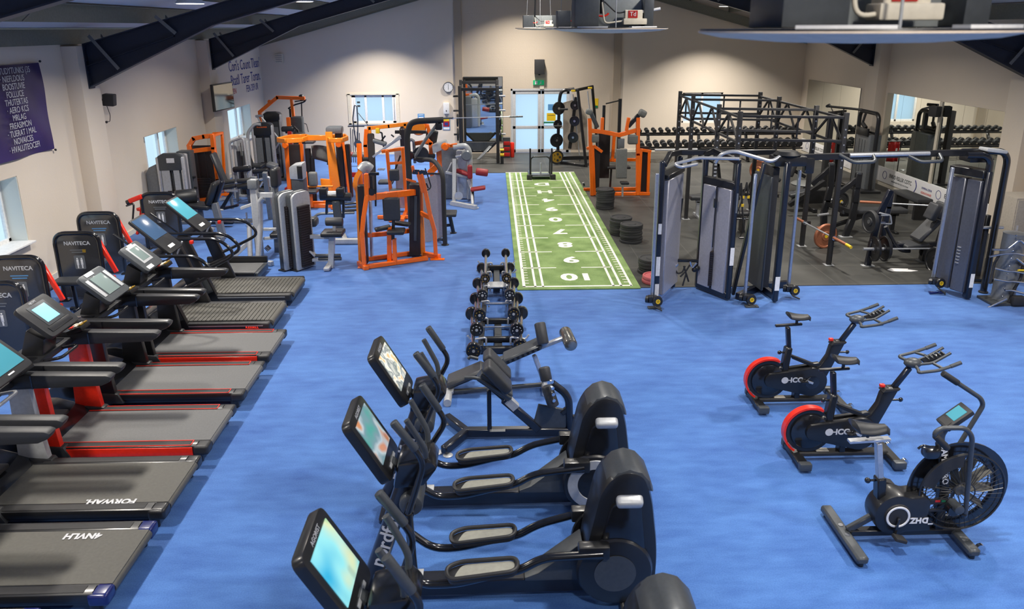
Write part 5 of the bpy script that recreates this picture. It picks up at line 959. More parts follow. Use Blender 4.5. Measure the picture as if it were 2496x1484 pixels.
# ================================================================ CABLE STATION
c = cp(1540, 350, 3.451); t = thing('cable_crossover', 'large black cable station with four lilac-grey stack towers joined by a long overhead bar', 'cable machine', (4.4, 11.2, 0))
TZ = 2.16
def post(g, z, w=.075, d=.1, m='navy', lean=(0, 0), nm='post'):
    p = MB().beam((g[0], g[1], .02), (g[0]+lean[0], g[1]+lean[1], z), w, d, .02, upv=(0, 1, 0)).build(nm, m, t, True)
    MB().lathe([(.085, 0), (.085, .02), (.07, .03)], (g[0], g[1], 0), seg=22).build('foot_disc', 'grey_paint', p, False).location = (g[0]-t.location.x, g[1]-t.location.y, 0); return p
def quadpanel(a, b_, z0, z1, th, m, inset=.0):
    a, b_ = V(a), V(b_); return MB().beam((a.x, a.y, (z0+z1)/2), (b_.x, b_.y, (z0+z1)/2), th, z1-z0, .012).build('stack_panel', m, t, True)
g1 = V((2.47, 10.9, 0)); g1b = V((2.9, 11.62, 0))
post(g1, TZ+.05); post(g1b, TZ, nm='rear_post'); quadpanel(g1.lerp(g1b, .12), g1b, .12, TZ-.25, .16, 'shroud_light'); MB().beam(g1+V((.03, .05, TZ-.2)), g1b+V((0, 0, TZ-.2)), .18, .07, .01).build('top_plate', 'black', t, True)
b = MB().box((g1.x, g1.y-.055, 1.2), (.05, .004, .16)).box((g1.x, g1.y-.055, .62), (.06, .004, .3)).box((g1.x, g1.y-.055, .22), (.06, .004, .24)).build('instruction_stickers', 'white', t, True)
g2, g2b = V((3.62, 11.02, 0)), V((3.3, 11.6, 0)); post(g2, TZ); post(g2b, TZ, nm='rear_post')
for a, e in ((.06, .47), (.53, .94)): quadpanel(g2b.lerp(g2, a), g2b.lerp(g2, e), .1, TZ-.42, .12, 'shroud_light')
MB().beam(g2b+V((0, 0, TZ-.36)), g2+V((0, 0, TZ-.36)), .1, .11, .01).build('top_plate', 'black', t, True); MB().beam(g2b+V((0, 0, .08)), g2+V((0, 0, .08)), .1, .1, .01).build('base_plate', 'navy', t, True)
p = g2b.lerp(g2, .5)+V((-.05, -.03, 0)); sb = MB()
for k in range(16): sb.box((p.x, p.y, .18+.035*k), (.05, .12, .03), (0, 0, -.5))
sb.build('weight_stack', 'weights', t, True); MB().cyl((p.x-.02, p.y-.05, .8), (p.x-.02, p.y-.05, 1.75), .01, 8).box((p.x-.03, p.y-.06, 1.5), (.05, .05, .14), bev=.01).build('cable', 'black', t, True)
MB().box((g2.x+.002, g2.y-.052, .72), (.06, .004, .28)).build('instruction_stickers', 'white', t, True); MB().box((g2.x+.01, g2.y-.052, 1.55), (.025, .004, .3)).build('lettering_strip', 'grey_paint', t, True)
g3, g3b = V((4.31, 10.9, 0)), V((4.36, 11.68, 0)); post(g3, TZ+.02, .09); quadpanel(V((4.2, 11.15, 0)), V((4.13, 11.7, 0)), .1, TZ-.25, .04, 'grey_dark'); MB().box((4.25, 11.4, 1.1), (.1, .5, 1.9), bev=.02).build('stack_cover', 'black_matte', t, True)
MB().beams([(3.8, 11.05, .06), (4.3, 11.5, .06), (4.75, 11.6, .06)], .08, .1).beam((4.3, 11.5, .06), (4.35, 11.05, .06), .08, .1).build('floor_beam', 'navy', t, True); MB().box((g3.x, g3.y-.056, .32), (.07, .004, .22)).build('instruction_stickers', 'white', t, True)
g4, g4b = V((7.33, 10.93, 0)), V((7.78, 11.22, 0)); post(g4, TZ-.15, .09, .12)
MB().tube([(g4b.x, g4b.y, .02), (g4b.x, g4b.y, TZ-.02), (g4b.x-.12, g4b.y-.05, TZ+.1), (g4.x-.3, g4b.y-.05, TZ+.1)], .05, .2, 14).tube([(g4.x, g4.y, TZ-.25), (g4.x, g4.y, TZ-.0), (g4.x-.1, g4.y, TZ+.08), (g4.x-.35, g4.y+.03, TZ+.08)], .05, .18, 14).build('arched_tube', 'black_gloss', t, True); MB().lathe([(.07, 0), (.07, .02), (.05, .03)], (g4b.x, g4b.y, 0)).build('foot_disc', 'black', t, True)
e4 = V((7.12, 11.45, 0))
for a, e in ((.08, .5), (.55, .95)): quadpanel(e4.lerp(g4, a), e4.lerp(g4, e), .1, TZ-.3, .16, 'shroud_blue')
MB().beam(e4+V((0, 0, TZ-.2)), g4+V((0, 0, TZ-.2)), .2, .12, .01).box((7.25, 11.2, TZ+.02), (.3, .3, .14), bev=.03).build('top_plate', 'black', t, True); MB().box((7.42, 11.05, TZ+.14), (.32, .22, .05), (0, .12, 0), bev=.02).build('silver_cap', 'silver_paint', t, True)
b = MB(); p = e4.lerp(g4, .52)
for k in range(6): b.box((p.x-.02, p.y-.1, .55+.05*k), (.09, .05, .015))
b.cyl((p.x, p.y-.09, .2), (p.x, p.y-.09, .95), .01, 8).build('stack_pin', 'silver', t, True); MB().box((g4.x, g4.y-.062, .32), (.06, .004, .22)).build('instruction_stickers', 'white', t, True)
# guide rods with bottom pulleys
for (top, bot, m) in (((2.36, 10.72, TZ-.1), (2.38, 10.75, .16), 'rod_blue'), ((3.84, 10.88, TZ-.15), (3.84, 10.88, .12), 'rod_blue'), ((4.6, 11.15, TZ-.15), (4.62, 11.18, .15), 'rod_blue'), ((6.98, 11.25, TZ-.15), (6.98, 11.3, .2), 'rod_blue')):
    MB().beam(bot, top, .045, .05, .008).build('guide_rod', m, t, True)
    h = V((bot[0], bot[1]-.06, bot[2])); pl = MB().cyl(h+V((-.1, 0, 0)), h+V((-.06, -.02, .0)), .055, 16).box(h, (.14, .12, .1), bev=.02); pl.lathe([(.075, -.03), (.085, 0), (.075, .03)], h+V((.06, -.05, -.02)), (.2, -1, .1), 24); po = pl.build('pulley', 'black', t, True)
    MB().lathe([(.035, .03), (.035, .034), (.025, .034), (.025, .03)], h+V((.06, -.05, -.02))-t.location, (.2, -1, .1), 20).build('yellow_ring', 'yellow', po)
    MB().tube([h+V((.0, -.02, -.03)), h+V((.02, -.1, -.09)), h+V((.12, -.14, -h.z+.02))], .012, .02).build('handle_strap', 'black_matte', t, True)
MB().beam((3.74, 11.15, .05), (3.98, 10.95, TZ), .05, .08, .01, upv=(0, 1, 0)).build('black_brace', 'black', t, True)
for p in ((2.42, 10.72), (3.9, 10.72)): MB().box((p[0], p[1], .01), (.2, .1, .02), bev=.006).build('foot_plate', 'grey_dark', t, True)
# top: hub, beams, chin bars
MB().box((4.4, 11.15, TZ+.0), (.5, .3, .16), bev=.05).lathe([(.16, 0), (.2, .03), (.14, .08)], (4.38, 11.15, TZ+.06)).box((4.72, 11.15, TZ-.08), (.14, .14, .24), bev=.03).build('top_hub', 'black', t, True)
MB().beam((4.5, 11.15, TZ+.04), (7.4, 11.15, TZ+.1), .08, .09, .01).build('overhead_beam', 'black', t, True); MB().beams([(2.5, 10.9, TZ), (2.62, 11.1, TZ+.12), (2.9, 11.65, TZ+.05), (4.35, 11.6, TZ+.05)], .07, .08, .01).beams([(3.3, 11.6, TZ+.02), (3.4, 11.5, TZ+.1), (3.62, 11.02, TZ)], .07, .08, .01).build('top_frame', 'black', t, True)
MB().tube([(3.0, 11.0, TZ-.02), (2.72, 10.85, TZ-.04), (2.64, 10.9, TZ+.0), (3.0, 10.95, TZ+.08), (3.6, 10.95, TZ+.06)], .024, .06, 12).build('chin_bar', 'silver', t, True); MB().tube([(3.3, 11.1, TZ-.02), (3.36, 11.05, TZ+.12), (3.55, 11.05, TZ+.16), (4.1, 11.0, TZ+.0), (4.25, 11.05, TZ+.08)], .028, .08, 12).build('chin_bar', 'silver', t, True)
for x in (5.35, 6.35): MB().tube([(x-.2, 11.12, TZ+.08), (x-.02, 11.0, TZ-.02), (x+.28, 10.95, TZ), (x+.3, 11.1, TZ+.08)], .026, .06, 12).build('chin_bar', 'grey_dark', t, True)
MB().cyl((5.3, 11.1, TZ+.07), (6.5, 11.1, TZ+.09), .03).build('chin_sleeve', 'silver', t, True)
# hanging accessories inside the station
t2 = thing('cable_attachment_bar', 'horizontal dark bar holding chrome grips and straps between the first two towers', 'gym rack', (3.05, 11.55, 0)); f = PY(c, 11.55)
MB().beam(f(345, 980), f(575, 985), .05, .05, .01).build('bar', 'black', t2, True)
for x, y, x2, y2 in ((345, 1030, 380, 1000), (480, 980, 490, 1020), (535, 990, 500, 1030)): MB().cyl(f(x, y)-V((0, .08, 0)), f(x2, y2)-V((0, .08, 0)), .018, 10).build('chrome_grip', 'chrome', t2, True)
for ps in (((340, 1030), (380, 1085), (420, 1070), (440, 1020)), ((430, 1020), (470, 1150)), ((450, 1080), (420, 1185)), ((400, 1110), (450, 1060), (480, 1010))): MB().tube([f(*p)-V((0, .06, 0)) for p in ps], .014, .03, 8).build('strap', 'black_matte', t2, True)
MB().sphere(f(540, 1040)-V((0, .05, 0)), .05).sphere(f(520, 1050)-V((0, .05, 0)), .045).build('ball_grip', 'black', t2, True); MB().tube([f(375, 840), f(360, 970)], .012).tube([f(425, 460), f(400, 650), f(375, 840)], .02, .1).build('rope', 'black_matte', t2, True)
# ================================================================ RIG
LY, RY = (13.05, 14.3, 16.2, 17.35), (12.75, 13.97, 15.85, 17.0); LXr, RXr, ZR = 4.25, 5.95, 2.68
t = thing('training_rig', 'black eight post training rig with triangular side trusses over the rubber floor', 'training rig', (5.1, 14.9, 0))
for X, ys in ((LXr, LY), (RXr, RY)):
    for y in ys:
        p = MB().box((X, y, ZR/2), (.075, .075, ZR), bev=.006).build('post', 'black_matte', t, True); MB().box((X-t.location.x, y-t.location.y, .008), (.16, .14, .016), bev=.004).build('foot_plate', 'silver_paint', p); q = MB()
        for k in range(6): q.cyl((X-t.location.x, y-.04-t.location.y, 1.75+.13*k), (X-t.location.x, y-.036-t.location.y, 1.75+.13*k), .014, 8)
        q.build('bolt_hole', 'silver', p)
    for a, b_ in ((0, 1), (2, 3), (1, 2)):
        ya, yb = ys[a], ys[b_]; s = MB(); 
        for z in (2.58, 2.15): s.beam((X, ya, z), (X, yb, z), .04, .04, .004)
        n_ = 2 if yb-ya < 1.5 else 4
        for k in range(n_): z0, z1 = (2.58, 2.15) if k % 2 else (2.15, 2.58); s.beam((X, ya+(yb-ya)*k/n_, z0), (X, ya+(yb-ya)*(k+1)/n_, z1), .035, .035, .003); 
        if n_ == 2: s.beam((X, (ya+yb)/2, 2.15), (X, (ya+yb)/2, 2.58), .03, .03, .003)
        s.build('side_truss', 'black_matte', t, True)
for i in range(4):
    for z in (2.6, 2.2): MB().beam((LXr, LY[i], z), (RXr, RY[i], z), .045, .045, .005).build('cross_bar', 'black_matte', t, True)
    MB().beam(((LXr+RXr)/2+.1, (LY[i]+RY[i])/2, 2.2), ((LXr+RXr)/2+.1, (LY[i]+RY[i])/2, 2.6), .03, .03).build('spacer', 'black_matte', t, True)
b = MB()
for k in range(8): b.box((LXr, LY[1]-.041, 1.2+.07*k), (.05, .004, .03))
b.build('ladder_marks', 'silver_paint', t, True)
# suspension straps on the rig
def trx(x, y, z0, z1, lab):
    s = thing('suspension_strap', lab, 'training strap', (x, y, z1), 0, 'suspension straps on the rig')
    for k in (-1, 1):
        st_ = MB().tube([(0, 0, z0-z1), (k*.06, 0, (z0-z1)*.5), (k*.11, 0, .2)], .016, .05, 8).build('strap', 'black_matte', s); MB().tube([(k*.11, 0, .2), (k*.11-.05, 0, .02)], .007).tube([(k*.11, 0, .2), (k*.11+.05, 0, .02)], .007).cyl((k*.11-.07, 0, 0), (k*.11+.07, 0, 0), .017).build('handle', 'black', s); MB().box((k*.05, -.012, (z0-z1)*.6), (.045, .02, .05)).build('yellow_tab', 'yellow', s)
trx(4.35, 13.0, 1.45, .45, 'black suspension straps with yellow tabs hanging beside the left rig post'); trx(4.72, 13.8, 1.3, .6, 'pair of black suspension straps hanging farther inside the rig')
# barbell across the rig's near end
def barbell(lab, a, b_, plates=(), sleeve='silver', endm='chrome', grp=None, cat='barbell'):
    a, b_ = V(a), V(b_); d = (b_-a).normalized(); L_ = (b_-a).length; s = thing('barbell', lab, cat, a.lerp(b_, .5), 0, grp)
    MB().cyl(a+d*.4, b_-d*.4, .014, 12).build('shaft', 'silver', s, True)
    for p, q, dd in ((a, a+d*.4, d), (b_, b_-d*.4, -d)):
        sl = MB().cyl(p, q, .026, 16).build('sleeve', sleeve, s, True); MB().lathe([(.04, 0), (.04, .025)], q-s.location, dd, 16).build('collar', 'chrome', sl)
    return s
def plate_geo(m, c, n, r, th, seg=36):
    m.lathe([(.03, -th*.5), (r*.35, -th*.5), (r*.4, -th*.25), (r*.82, -th*.25), (r*.86, -th*.5), (r*.97, -th*.5), (r, -th*.35), (r, th*.35), (r*.97, th*.5), (r*.86, th*.5), (r*.82, th*.25), (r*.4, th*.25), (r*.35, th*.5), (.03, th*.5)], c, n, seg); return m
def plate(lab, c, n, r=.225, th=.05, m='rubber', grp=None, hub='yellow'):
    s = thing('weight_plate', lab, 'weight plate', c, 0, grp); plate_geo(MB(), (0, 0, 0), n, r, th).build('disc', m, s); MB().lathe([(.035, -th*.56), (.035, th*.56)], (0, 0, 0), n, 16).build('hub', hub, s); return s
bb = barbell('long barbell with bronze sleeves resting across the near posts of the rig', (6.02, 12.3, .5), (5.8, 14.1, .55), sleeve='bronze')
MB().cyl(V((.105, -.88, -.023)), V((.125, -1.02, -.035)), .027, 14).build('yellow_tip', 'yellow', bb)
# hooks that carry it
for y in (12.75, 13.97): MB().box((6.0-5.1, y-14.9-.0, .47), (.14, .06, .06), bev=.01).build('bar_hook', 'black', t)
# ================================================================ FLAT BENCH PRESS STATION
c9 = cp(1940, 380, 5.118); t = thing('bench_press_station', 'black bench press station with two tall upright arms and a flat grey bench', 'weight bench', (7.2, 14.9, 0))
f1, f2 = PY(c9, 15.3), PY(c9, 14.6)
for f, cx, ps in ((f1, 0, [(340, 930), (350, 700), (390, 560), (430, 380), (445, 110)]), (f2, 1, [(620, 980), (700, 790), (735, 580), (760, 400), (785, 225)])):
    P = pts(f, *ps); P[0].z = .03; MB().beams(P, .09, .13, .015, upv=(1, 0, 0)).build('upright', 'black', t, True); MB().cyl(P[-1], P[-1]+V((0, 0, .04)), .06).build('cap', 'grey_dark', t, True); q = P[0]; MB().box((q.x, q.y, .01), (.24, .14, .02), bev=.005).build('foot_plate', 'bronze' if not cx else 'silver_paint', t, True)
MB().beams(pts(f1, (430, 150), (210, 345)), .07, .1).build('back_arm', 'black', t, True); MB().beams(pts(f2, (760, 290), (540, 465)), .07, .1).build('back_arm', 'black', t, True); MB().beams([f1(400, 600), f2(720, 700)], .08, .1).build('link', 'black', t, True)
a, e = f2(520, 710), f2(1050, 690); MB().box((7.75, 14.95, .46), (1.35, .32, .09), bev=.03, seg=3).build('bench_pad', 'vinyl', t, True); MB().beam((7.1, 14.95, .38), (8.3, 14.95, .38), .08, .07).beam((8.2, 14.95, .03), (8.2, 14.95, .38), .08, .08).beam((8.2, 14.7, .03), (8.2, 15.2, .03), .07, .05).beam((7.0, 14.95, .15), (7.6, 14.95, .36), .06, .08).build('bench_frame', 'black', t, True)
MB().cyl(f1(560, 570)+V((0, -.1, 0)), f1(470, 560)+V((0, .1, 0)), .025).cyl((6.55, 14.75, .42), (6.8, 14.85, .42), .025).build('storage_peg', 'silver', t, True)
plate('black weight plate with yellow hub hung on the far upright of the flat bench', f1(540, 560)+V((0, -.05, 0)), (-.3, 1, 0), .2, .06); plate('bronze rimmed weight plate leaning low on the near rig post', gz(2012, 575, .25)+V((0, 0, 0)), (-.25, 1, .05), .24, .06, 'bronze_plate' if 'bronze_plate' in M else 'bronze'); plate('black weight plate just behind the bronze rimmed plate', gz(2012, 575, .22)+V((.12, .14, -.02)), (-.25, 1, .05), .2, .05)
# ================================================================ INCLINE BENCH STATION
f = PY(c9, 12.8); t = thing('incline_bench_station', 'black incline press station with segmented grey bench, between rig and right cable tower', 'weight bench', (7.2, 12.9, 0))
fA, fB = PY(c9, 12.66), PY(c9, 13.05)
P = pts(fA, (895, 1355), (960, 1050), (1030, 760)); P[0].z = .03; MB().beams(P, .08, .1, .012, upv=(1, 0, 0)).beams([P[2]+V((.03, .05, 0)), fA(1180, 440)], .07, .1, .01, upv=(1, 0, 0)).build('upright', 'navy', t, True); MB().box((P[0].x, P[0].y, .01), (.22, .1, .02)).build('foot_plate', 'silver_paint', t, True)
P = pts(fB, (1040, 1275), (1080, 1000), (1150, 640), (1185, 450)); P[0].z = .03; MB().beams(P, .08, .1, .012, upv=(1, 0, 0)).build('upright', 'navy', t, True); MB().box((P[0].x, P[0].y, .01), (.2, .1, .02)).build('foot_plate', 'silver_paint', t, True)
MB().tube(pts(f, (1120, 880), (1240, 1110), (1320, 1185), (1420, 1185)), .035, .1, 12).build('front_tube', 'navy', t, True); MB().beams([V((6.7, 12.75, .32)), V((8.15, 12.95, .32))], .07, .08).build('spine', 'navy', t, True)
MB().beam((7.75, 12.9, .03), (7.75, 12.9, .32), .14, .14, .01).beam((8.0, 12.95, .3), (8.1, 12.95, .95), .1, .1, .01).build('back_leg', 'black', t, True); MB().box((7.75, 12.9, .01), (.26, .2, .02)).build('foot_plate', 'grey_dark', t, True)
s0, s1, s2 = f(1480, 1140), f(1540, 1050), f(1740, 850); MB().box((s0.x, 12.86, s0.z+.04), (.42, .36, .08), (0, -.1, 0), bev=.03, seg=3).build('seat', 'vinyl', t, True)
MB().beam(f(1500, 1090)+V((0, .06, .05)), f(1770, 830)+V((0, .06, .05)), .36, .08, .03, upv=(0, 0, 1)).build('back_pad', 'vinyl', t, True); MB().box(f(1700, 690)+V((0, -.02, 0)), (.12, .26, .3), (0, .35, 0), bev=.035, seg=3).build('head_pad', 'vinyl', t, True); MB().box(f(1850, 700)+V((0, .14, 0)), (.12, .26, .3), (0, .35, 0), bev=.035, seg=3).build('head_pad', 'vinyl', t, True)
MB().tube(pts(fA, (1040, 710), (1180, 740), (1195, 850), (1060, 840)), .014, .03).tube(pts(fA, (1060, 740), (1150, 740)), .014).build('rack_hook', 'silver_paint', t, True); MB().cyl(fA(965, 820), fA(1110, 835), .025).build('storage_peg', 'chrome', t, True)
barbell('long chrome barbell with wooden coloured tip lying above the incline bench', (7.0, 14.0, .86), (8.2, 12.9, 1.0), sleeve='bronze')
barbell('loaded low barbell with black plates in front of the incline bench', (6.42, 12.52, .36), (8.15, 12.55, .34))
plate('black iron plate, outer of the two on the low barbell', V((6.62, 12.52, .36)), (1, .0, 0), .22, .04, 'black', 'low barbell plates', 'chrome'); plate('black iron plate, inner of the two on the low barbell', V((6.8, 12.52, .36)), (1, 0, 0), .225, .05, 'black', 'low barbell plates', 'chrome'); plate('black iron plate on the right end of the low barbell', ay(2281, 636, 12.3), (1, .2, 0), .24, .05, 'black', None, 'chrome')
plate('black rubber plate hung on the incline station upright', fA(930, 820), (1, .15, 0), .2, .07, 'rubber', None, 'chrome'); plate('small black plate under the incline seat', f(1670, 1210)+V((0, .1, -.0)), (.1, 1, 0), .13, .04, 'black', None, 'chrome')
o = MB().prism([(-.22, -.07), (.1, -.1), (.24, -.06), (.1, .02), (.13, .06), (-.16, .1), (-.26, .02)], 'z', 0, .004).build('paper_sheet', 'white'); o.location = gz(2200, 658, .0125); tag(o, 'white torn sheet of paper lying on the rubber floor', 'paper')
f = PY(c9, 17.5)
for k, (p, q, l) in enumerate([((1690+0, 0), (0, 0), '')][:0]): pass
# machines at the back inside the rig: leg press like black frames
t = thing('plate_loaded_machine', 'black plate loaded machine with angled pads behind the rig posts', 'strength machine', (6.6, 18.6, 0)); f = PY(ident, 18.6)
MB().beams(pts(f, (1850, 470), (1870, 420), (1900, 395)), .1, .1).beams([f(1830, 455), V((f(1830, 0).x, 18.6, .04)), V((f(1930, 0).x, 18.3, .04))], .09).beams(pts(f, (1900, 395), (1960, 430)), .08).build('frame', 'black', t, True); pad(t, f(1880, 430), (.4, .4, .1), (0, .4, 0), 'vinyl', 'seat'); pad(t, f(1930, 405), (.12, .4, .5), (0, .3, 0), 'vinyl', 'backrest')
plate('large bronze rimmed plate with yellow print, mounted high behind the third tower', ay(1850, 415, 17.9), (-.8, -.6, 0), .25, .07, 'bronze'); plate('black bumper plate standing low behind the third tower', ay(1842, 458, 17.9), (-.8, -.6, 0), .2, .07, 'rubber', None, 'black')
t = thing('flat_bench', 'grey flat bench with silver frame inside the rig, seen between the first two towers', 'weight bench', (4.9, 16.4, 0)); MB().box((4.9, 16.4, .45), (1.1, .3, .09), bev=.03, seg=3).build('bench_pad', 'vinyl', t, True); MB().beam((4.5, 16.4, .36), (5.3, 16.4, .36), .07, .07).beam((4.55, 16.4, .04), (4.55, 16.4, .36), .07, .07).beam((5.25, 16.4, .04), (5.25, 16.4, .36), .07, .07).build('frame', 'silver', t, True); MB().beam((4.55, 16.15, .03), (4.55, 16.65, .03), .06, .06).build('foot_bar', 'silver', t, True); MB().beam((5.25, 16.15, .03), (5.25, 16.65, .03), .06, .06).build('foot_bar', 'silver', t, True)
t = thing('utility_bench', 'low black utility bench with chrome rails, nearer the first rig post', 'weight bench', (4.75, 15.0, 0)); MB().box((4.75, 15.0, .42), (.95, .3, .08), bev=.03, seg=3).build('bench_pad', 'dark_seat', t, True)
for y in (14.9, 15.1): MB().cyl((4.3, y, .33), (5.2, y, .33), .025).build('chrome_rail', 'chrome', t, True)
MB().beam((4.4, 15, .03), (4.4, 15, .34), .06, .24).beam((5.1, 15, .03), (5.1, 15, .34), .06, .24).build('leg_frame', 'black', t, True)
t = thing('decline_bench', 'black decline bench with tall bent frame, in front of the dumbbell rack', 'weight bench', (5.2, 19.6, 0)); f = PY(ident, 19.6); MB().beams([V((4.4, 19.6, .04)), V((4.6, 19.6, .5)), V((5.3, 19.6, .95)), V((5.9, 19.6, .6)), V((6.0, 19.6, .04))], .08, .08).build('frame', 'black', t, True); MB().beam((4.5, 19.5, .52), (5.3, 19.5, 1.0), .3, .09, .03).build('backrest', 'vinyl_grey', t, True); pad(t, V((5.6, 19.5, .8)), (.4, .3, .08), (0, .4, 0), 'vinyl_grey', 'seat'); MB().cyl((4.2, 19.5, 1.02), (5.3, 19.5, 1.02), .035).build('silver_bar', 'silver_paint', t, True)
t = thing('low_black_bench', 'black bench with round side table shape, behind the right rig posts', 'weight bench', (7.4, 17.2, 0)); MB().lathe([(.0, 0), (.32, 0), (.34, .03), (.3, .06)], (7.35, 17.4, .5), seg=28).build('round_top', 'vinyl_grey', t, True); MB().beam((7.35, 17.4, .03), (7.35, 17.4, .5), .08, .08).beam((6.9, 17.0, .3), (7.7, 17.0, .3), .1, .3).beam((7.3, 16.6, .06), (7.3, 17.6, .06), .1, .08).build('frame', 'black', t, True); pad(t, V((7.0, 16.9, .42)), (.5, .3, .08), (0, -.2, 0), 'vinyl', 'seat'); MB().beam((6.6, 16.4, .25), (7.4, 16.5, .75), .1, .1).build('lever', 'black', t, True)
MM('board_white', (250, 250, 252), .4, var=.01)
# ================================================================ DUMBBELL RACK
t = thing('dumbbell_rack', 'long two tier black dumbbell rack along the back wall', 'dumbbell rack', (7.1, 23.7, 0))
for z, y in ((.83, 23.85), (.42, 23.6)):
    MB().box((7.1, y-.09, z), (5.2, .05, .05), bev=.008).build('shelf_rail', 'black', t, True); MB().box((7.1, y+.09, z+.03), (5.2, .05, .05), bev=.008).build('shelf_rail', 'black', t, True)
for x in (4.9, 6.5, 8.0, 9.5): MB().beam((x, 23.5, .03), (x, 23.95, .95), .06, .09, .01, upv=(1, 0, 0)).box((x, 23.7, .03), (.07, .6, .05)).build('rack_leg', 'black', t, True)
def dumbbell_mesh():
    b = MB(); 
    for s in (-1, 1): b.lathe([(.03, 0), (.068, .004), (.075, .015), (.075, .085), (.068, .096), (.02, .1)], (0, s*.06, 0), (0, s, 0), 12)
    b.cyl((0, -.08, 0), (0, .08, 0), .017, 10, mi=1); return b.build('dumbbell', ['rubber', 'chrome'])
db = dumbbell_mesh()
def place_db(n, x0, x1, y, z, k0, grp, lab, sc0, sc1):
    for k in range(n):
        o = db.copy(); COL.objects.link(o); s = sc0+(sc1-sc0)*k/(n-1); o.scale = (s,)*3; o.location = (x0+(x1-x0)*k/(n-1), y, z+.075*s); o.rotation_euler = (.12, 0, random.uniform(-.05, .05)); tag(o, lab, 'dumbbell', grp)
place_db(23, 4.62, 9.55, 23.85, .9, 0, 'dumbbells on the upper tier', 'round black dumbbell with chrome grip on the upper tier of the long rack', .85, 1.1)
place_db(22, 4.64, 9.55, 23.6, .49, 0, 'dumbbells on the lower tier', 'larger round black dumbbell on the lower tier of the long rack', 1.15, 1.4)
bpy.data.objects.remove(db)
# ================================================================ PLATE STACKS
def pstack(x, y, n, r, m, lab, grp, th=.052, cols=None):
    for k in range(n):
        o = plate_geo(MB(), (0, 0, 0), (0, 0, 1), r*random.uniform(.97, 1.0), th).build('bumper_plate', m); o.location = (x+random.uniform(-.012, .012), y+random.uniform(-.012, .012), .011+th*(k+.5)); tag(o, lab % (['bottom', 'second from bottom', 'third from bottom', 'fourth from bottom', 'fifth from bottom', 'sixth from bottom', 'seventh from bottom', 'eighth from bottom', 'ninth from bottom', 'tenth from bottom'][k] if k < n-1 else 'topmost'), 'weight plate', grp)
pstack(2.62, 17.3, 9, .215, 'rubber', '%s black bumper plate of the farthest stack, near the orange machine', 'farthest stack of black plates')
pstack(2.6, 14.98, 7, .225, 'rubber', '%s black plate of the stack hidden behind the middle one', 'rear middle stack of black plates'); pstack(2.72, 14.42, 7, .225, 'rubber', '%s black plate of the middle stack beside the turf', 'front middle stack of black plates')
pstack(2.72, 12.45, 5, .225, 'rubber', '%s black plate of the stack behind the red plates', 'nearest stack of black plates'); pstack(2.68, 11.93, 2, .215, 'pink_plate', '%s faded red plate beside the first cable tower', 'faded red plates', .06)
# ================================================================ ORANGE PRESS ON THE RUBBER FLOOR
c = cp(1050, 150, 4.16); f = PY(c, 18.7); fb = PY(c, 19.3); t = thing('orange_press_machine', 'wide orange press machine with grey seat back and two raised arm pads, on rubber floor', 'strength machine', (3.1, 18.8, 0))
def dn(p): return V((p.x, p.y, .05))
MB().beams([dn(f(1635, 1340)), f(1620, 860), f(1610, 590)], .09, .1).beams([f(1740, 580), f(1735, 700)], .08).build('left_post', 'orange', t, True); MB().beams([dn(f(2100, 1300)), f(2100, 940), f(2100, 580)], .09, .1).beams([f(2005, 580), f(1985, 690)], .08).build('right_post', 'orange', t, True)
MB().beams(pts(f, (1610, 700), (1730, 710), (1910, 745), (2110, 690)), .08, .1).build('top_beam', 'orange', t, True); MB().beams(pts(fb, (1700, 1000), (1880, 1000)), .06, .08).beams(pts(fb, (1930, 995), (2110, 995)), .06, .08).beams(pts(fb, (1860, 740), (1840, 1000)), .08).build('rear_beam', 'orange', t, True)
MB().beams([dn(fb(1700, 1240)), dn(fb(2080, 1230))], .08).beams([dn(f(1840, 1330)), dn(f(2100, 1350)), dn(f(2210, 1320))], .08).beams([dn(fb(1560, 1230)), dn(fb(1620, 1100))], .07).beams([dn(f(1640, 1340)), dn(fb(1700, 1200))], .08).beams([dn(f(1840, 1330)), dn(fb(1840, 1230))], .08).build('base_frame', 'orange', t, True)
for a, b_ in (((1640, 860), (1660, 1330)), ((2130, 900), (2110, 1330)), ((2215, 910), (2200, 1340))): MB().beams([f(*a), dn(f(*b_))], .07, .07).build('outer_post', 'orange', t, True)
MB().beams(pts(f, (1590, 880), (1660, 860), (1730, 910)), .07).build('left_collar', 'orange', t, True); MB().beams(pts(f, (2090, 890), (2160, 900), (2225, 910)), .07).build('right_collar', 'orange', t, True); MB().box((f(2155, 1100).x, 18.8, .65), (.24, .14, 1.15)).build('right_stack', 'weights', t, True); MB().box((f(1680, 1050).x, 18.8, .65), (.18, .14, 1.1)).build('left_stack', 'weights', t, True); MB().box((f(1790, 880).x, 19.3, .95), (.3, .14, 1.2)).build('rear_stack', 'weights', t, True)
for a, b_ in (((1620, 510), (1690, 670)), ): MB().beam(f(*a), f(*b_), .12, .1, .02).build('arm', 'grey_dark', t, True)
pad(t, f(1605, 510), (.16, .16, .14), (0, .3, 0), 'vinyl_grey', 'arm_pad'); MB().beam(f(2000, 660), f(2110, 540), .08, .1, .01).build('arm', 'black', t, True); pad(t, f(2145, 525), (.2, .16, .18), (0, .5, 0), 'vinyl_grey', 'arm_pad'); pad(t, f(1665, 780), (.2, .12, .2), m='vinyl_grey', name='side_pad'); pad(t, f(2050, 790), (.26, .12, .24), m='vinyl_grey', name='side_pad')
q = f(1910, 1010); MB().box((q.x, 18.35, q.z), (.27, .1, .72), (-.12, 0, .06), bev=.03, seg=3).build('seat_back', 'vinyl_grey', t, True); pad(t, f(1930, 1190)-V((0, .5, 0)), (.2, .22, .06), m='dark_seat', name='seat'); MB().cyl(dn(f(1925, 1300))-V((0, .3, 0)), f(1925, 1200)-V((0, .3, 0)), .025).build('seat_post', 'silver', t, True)
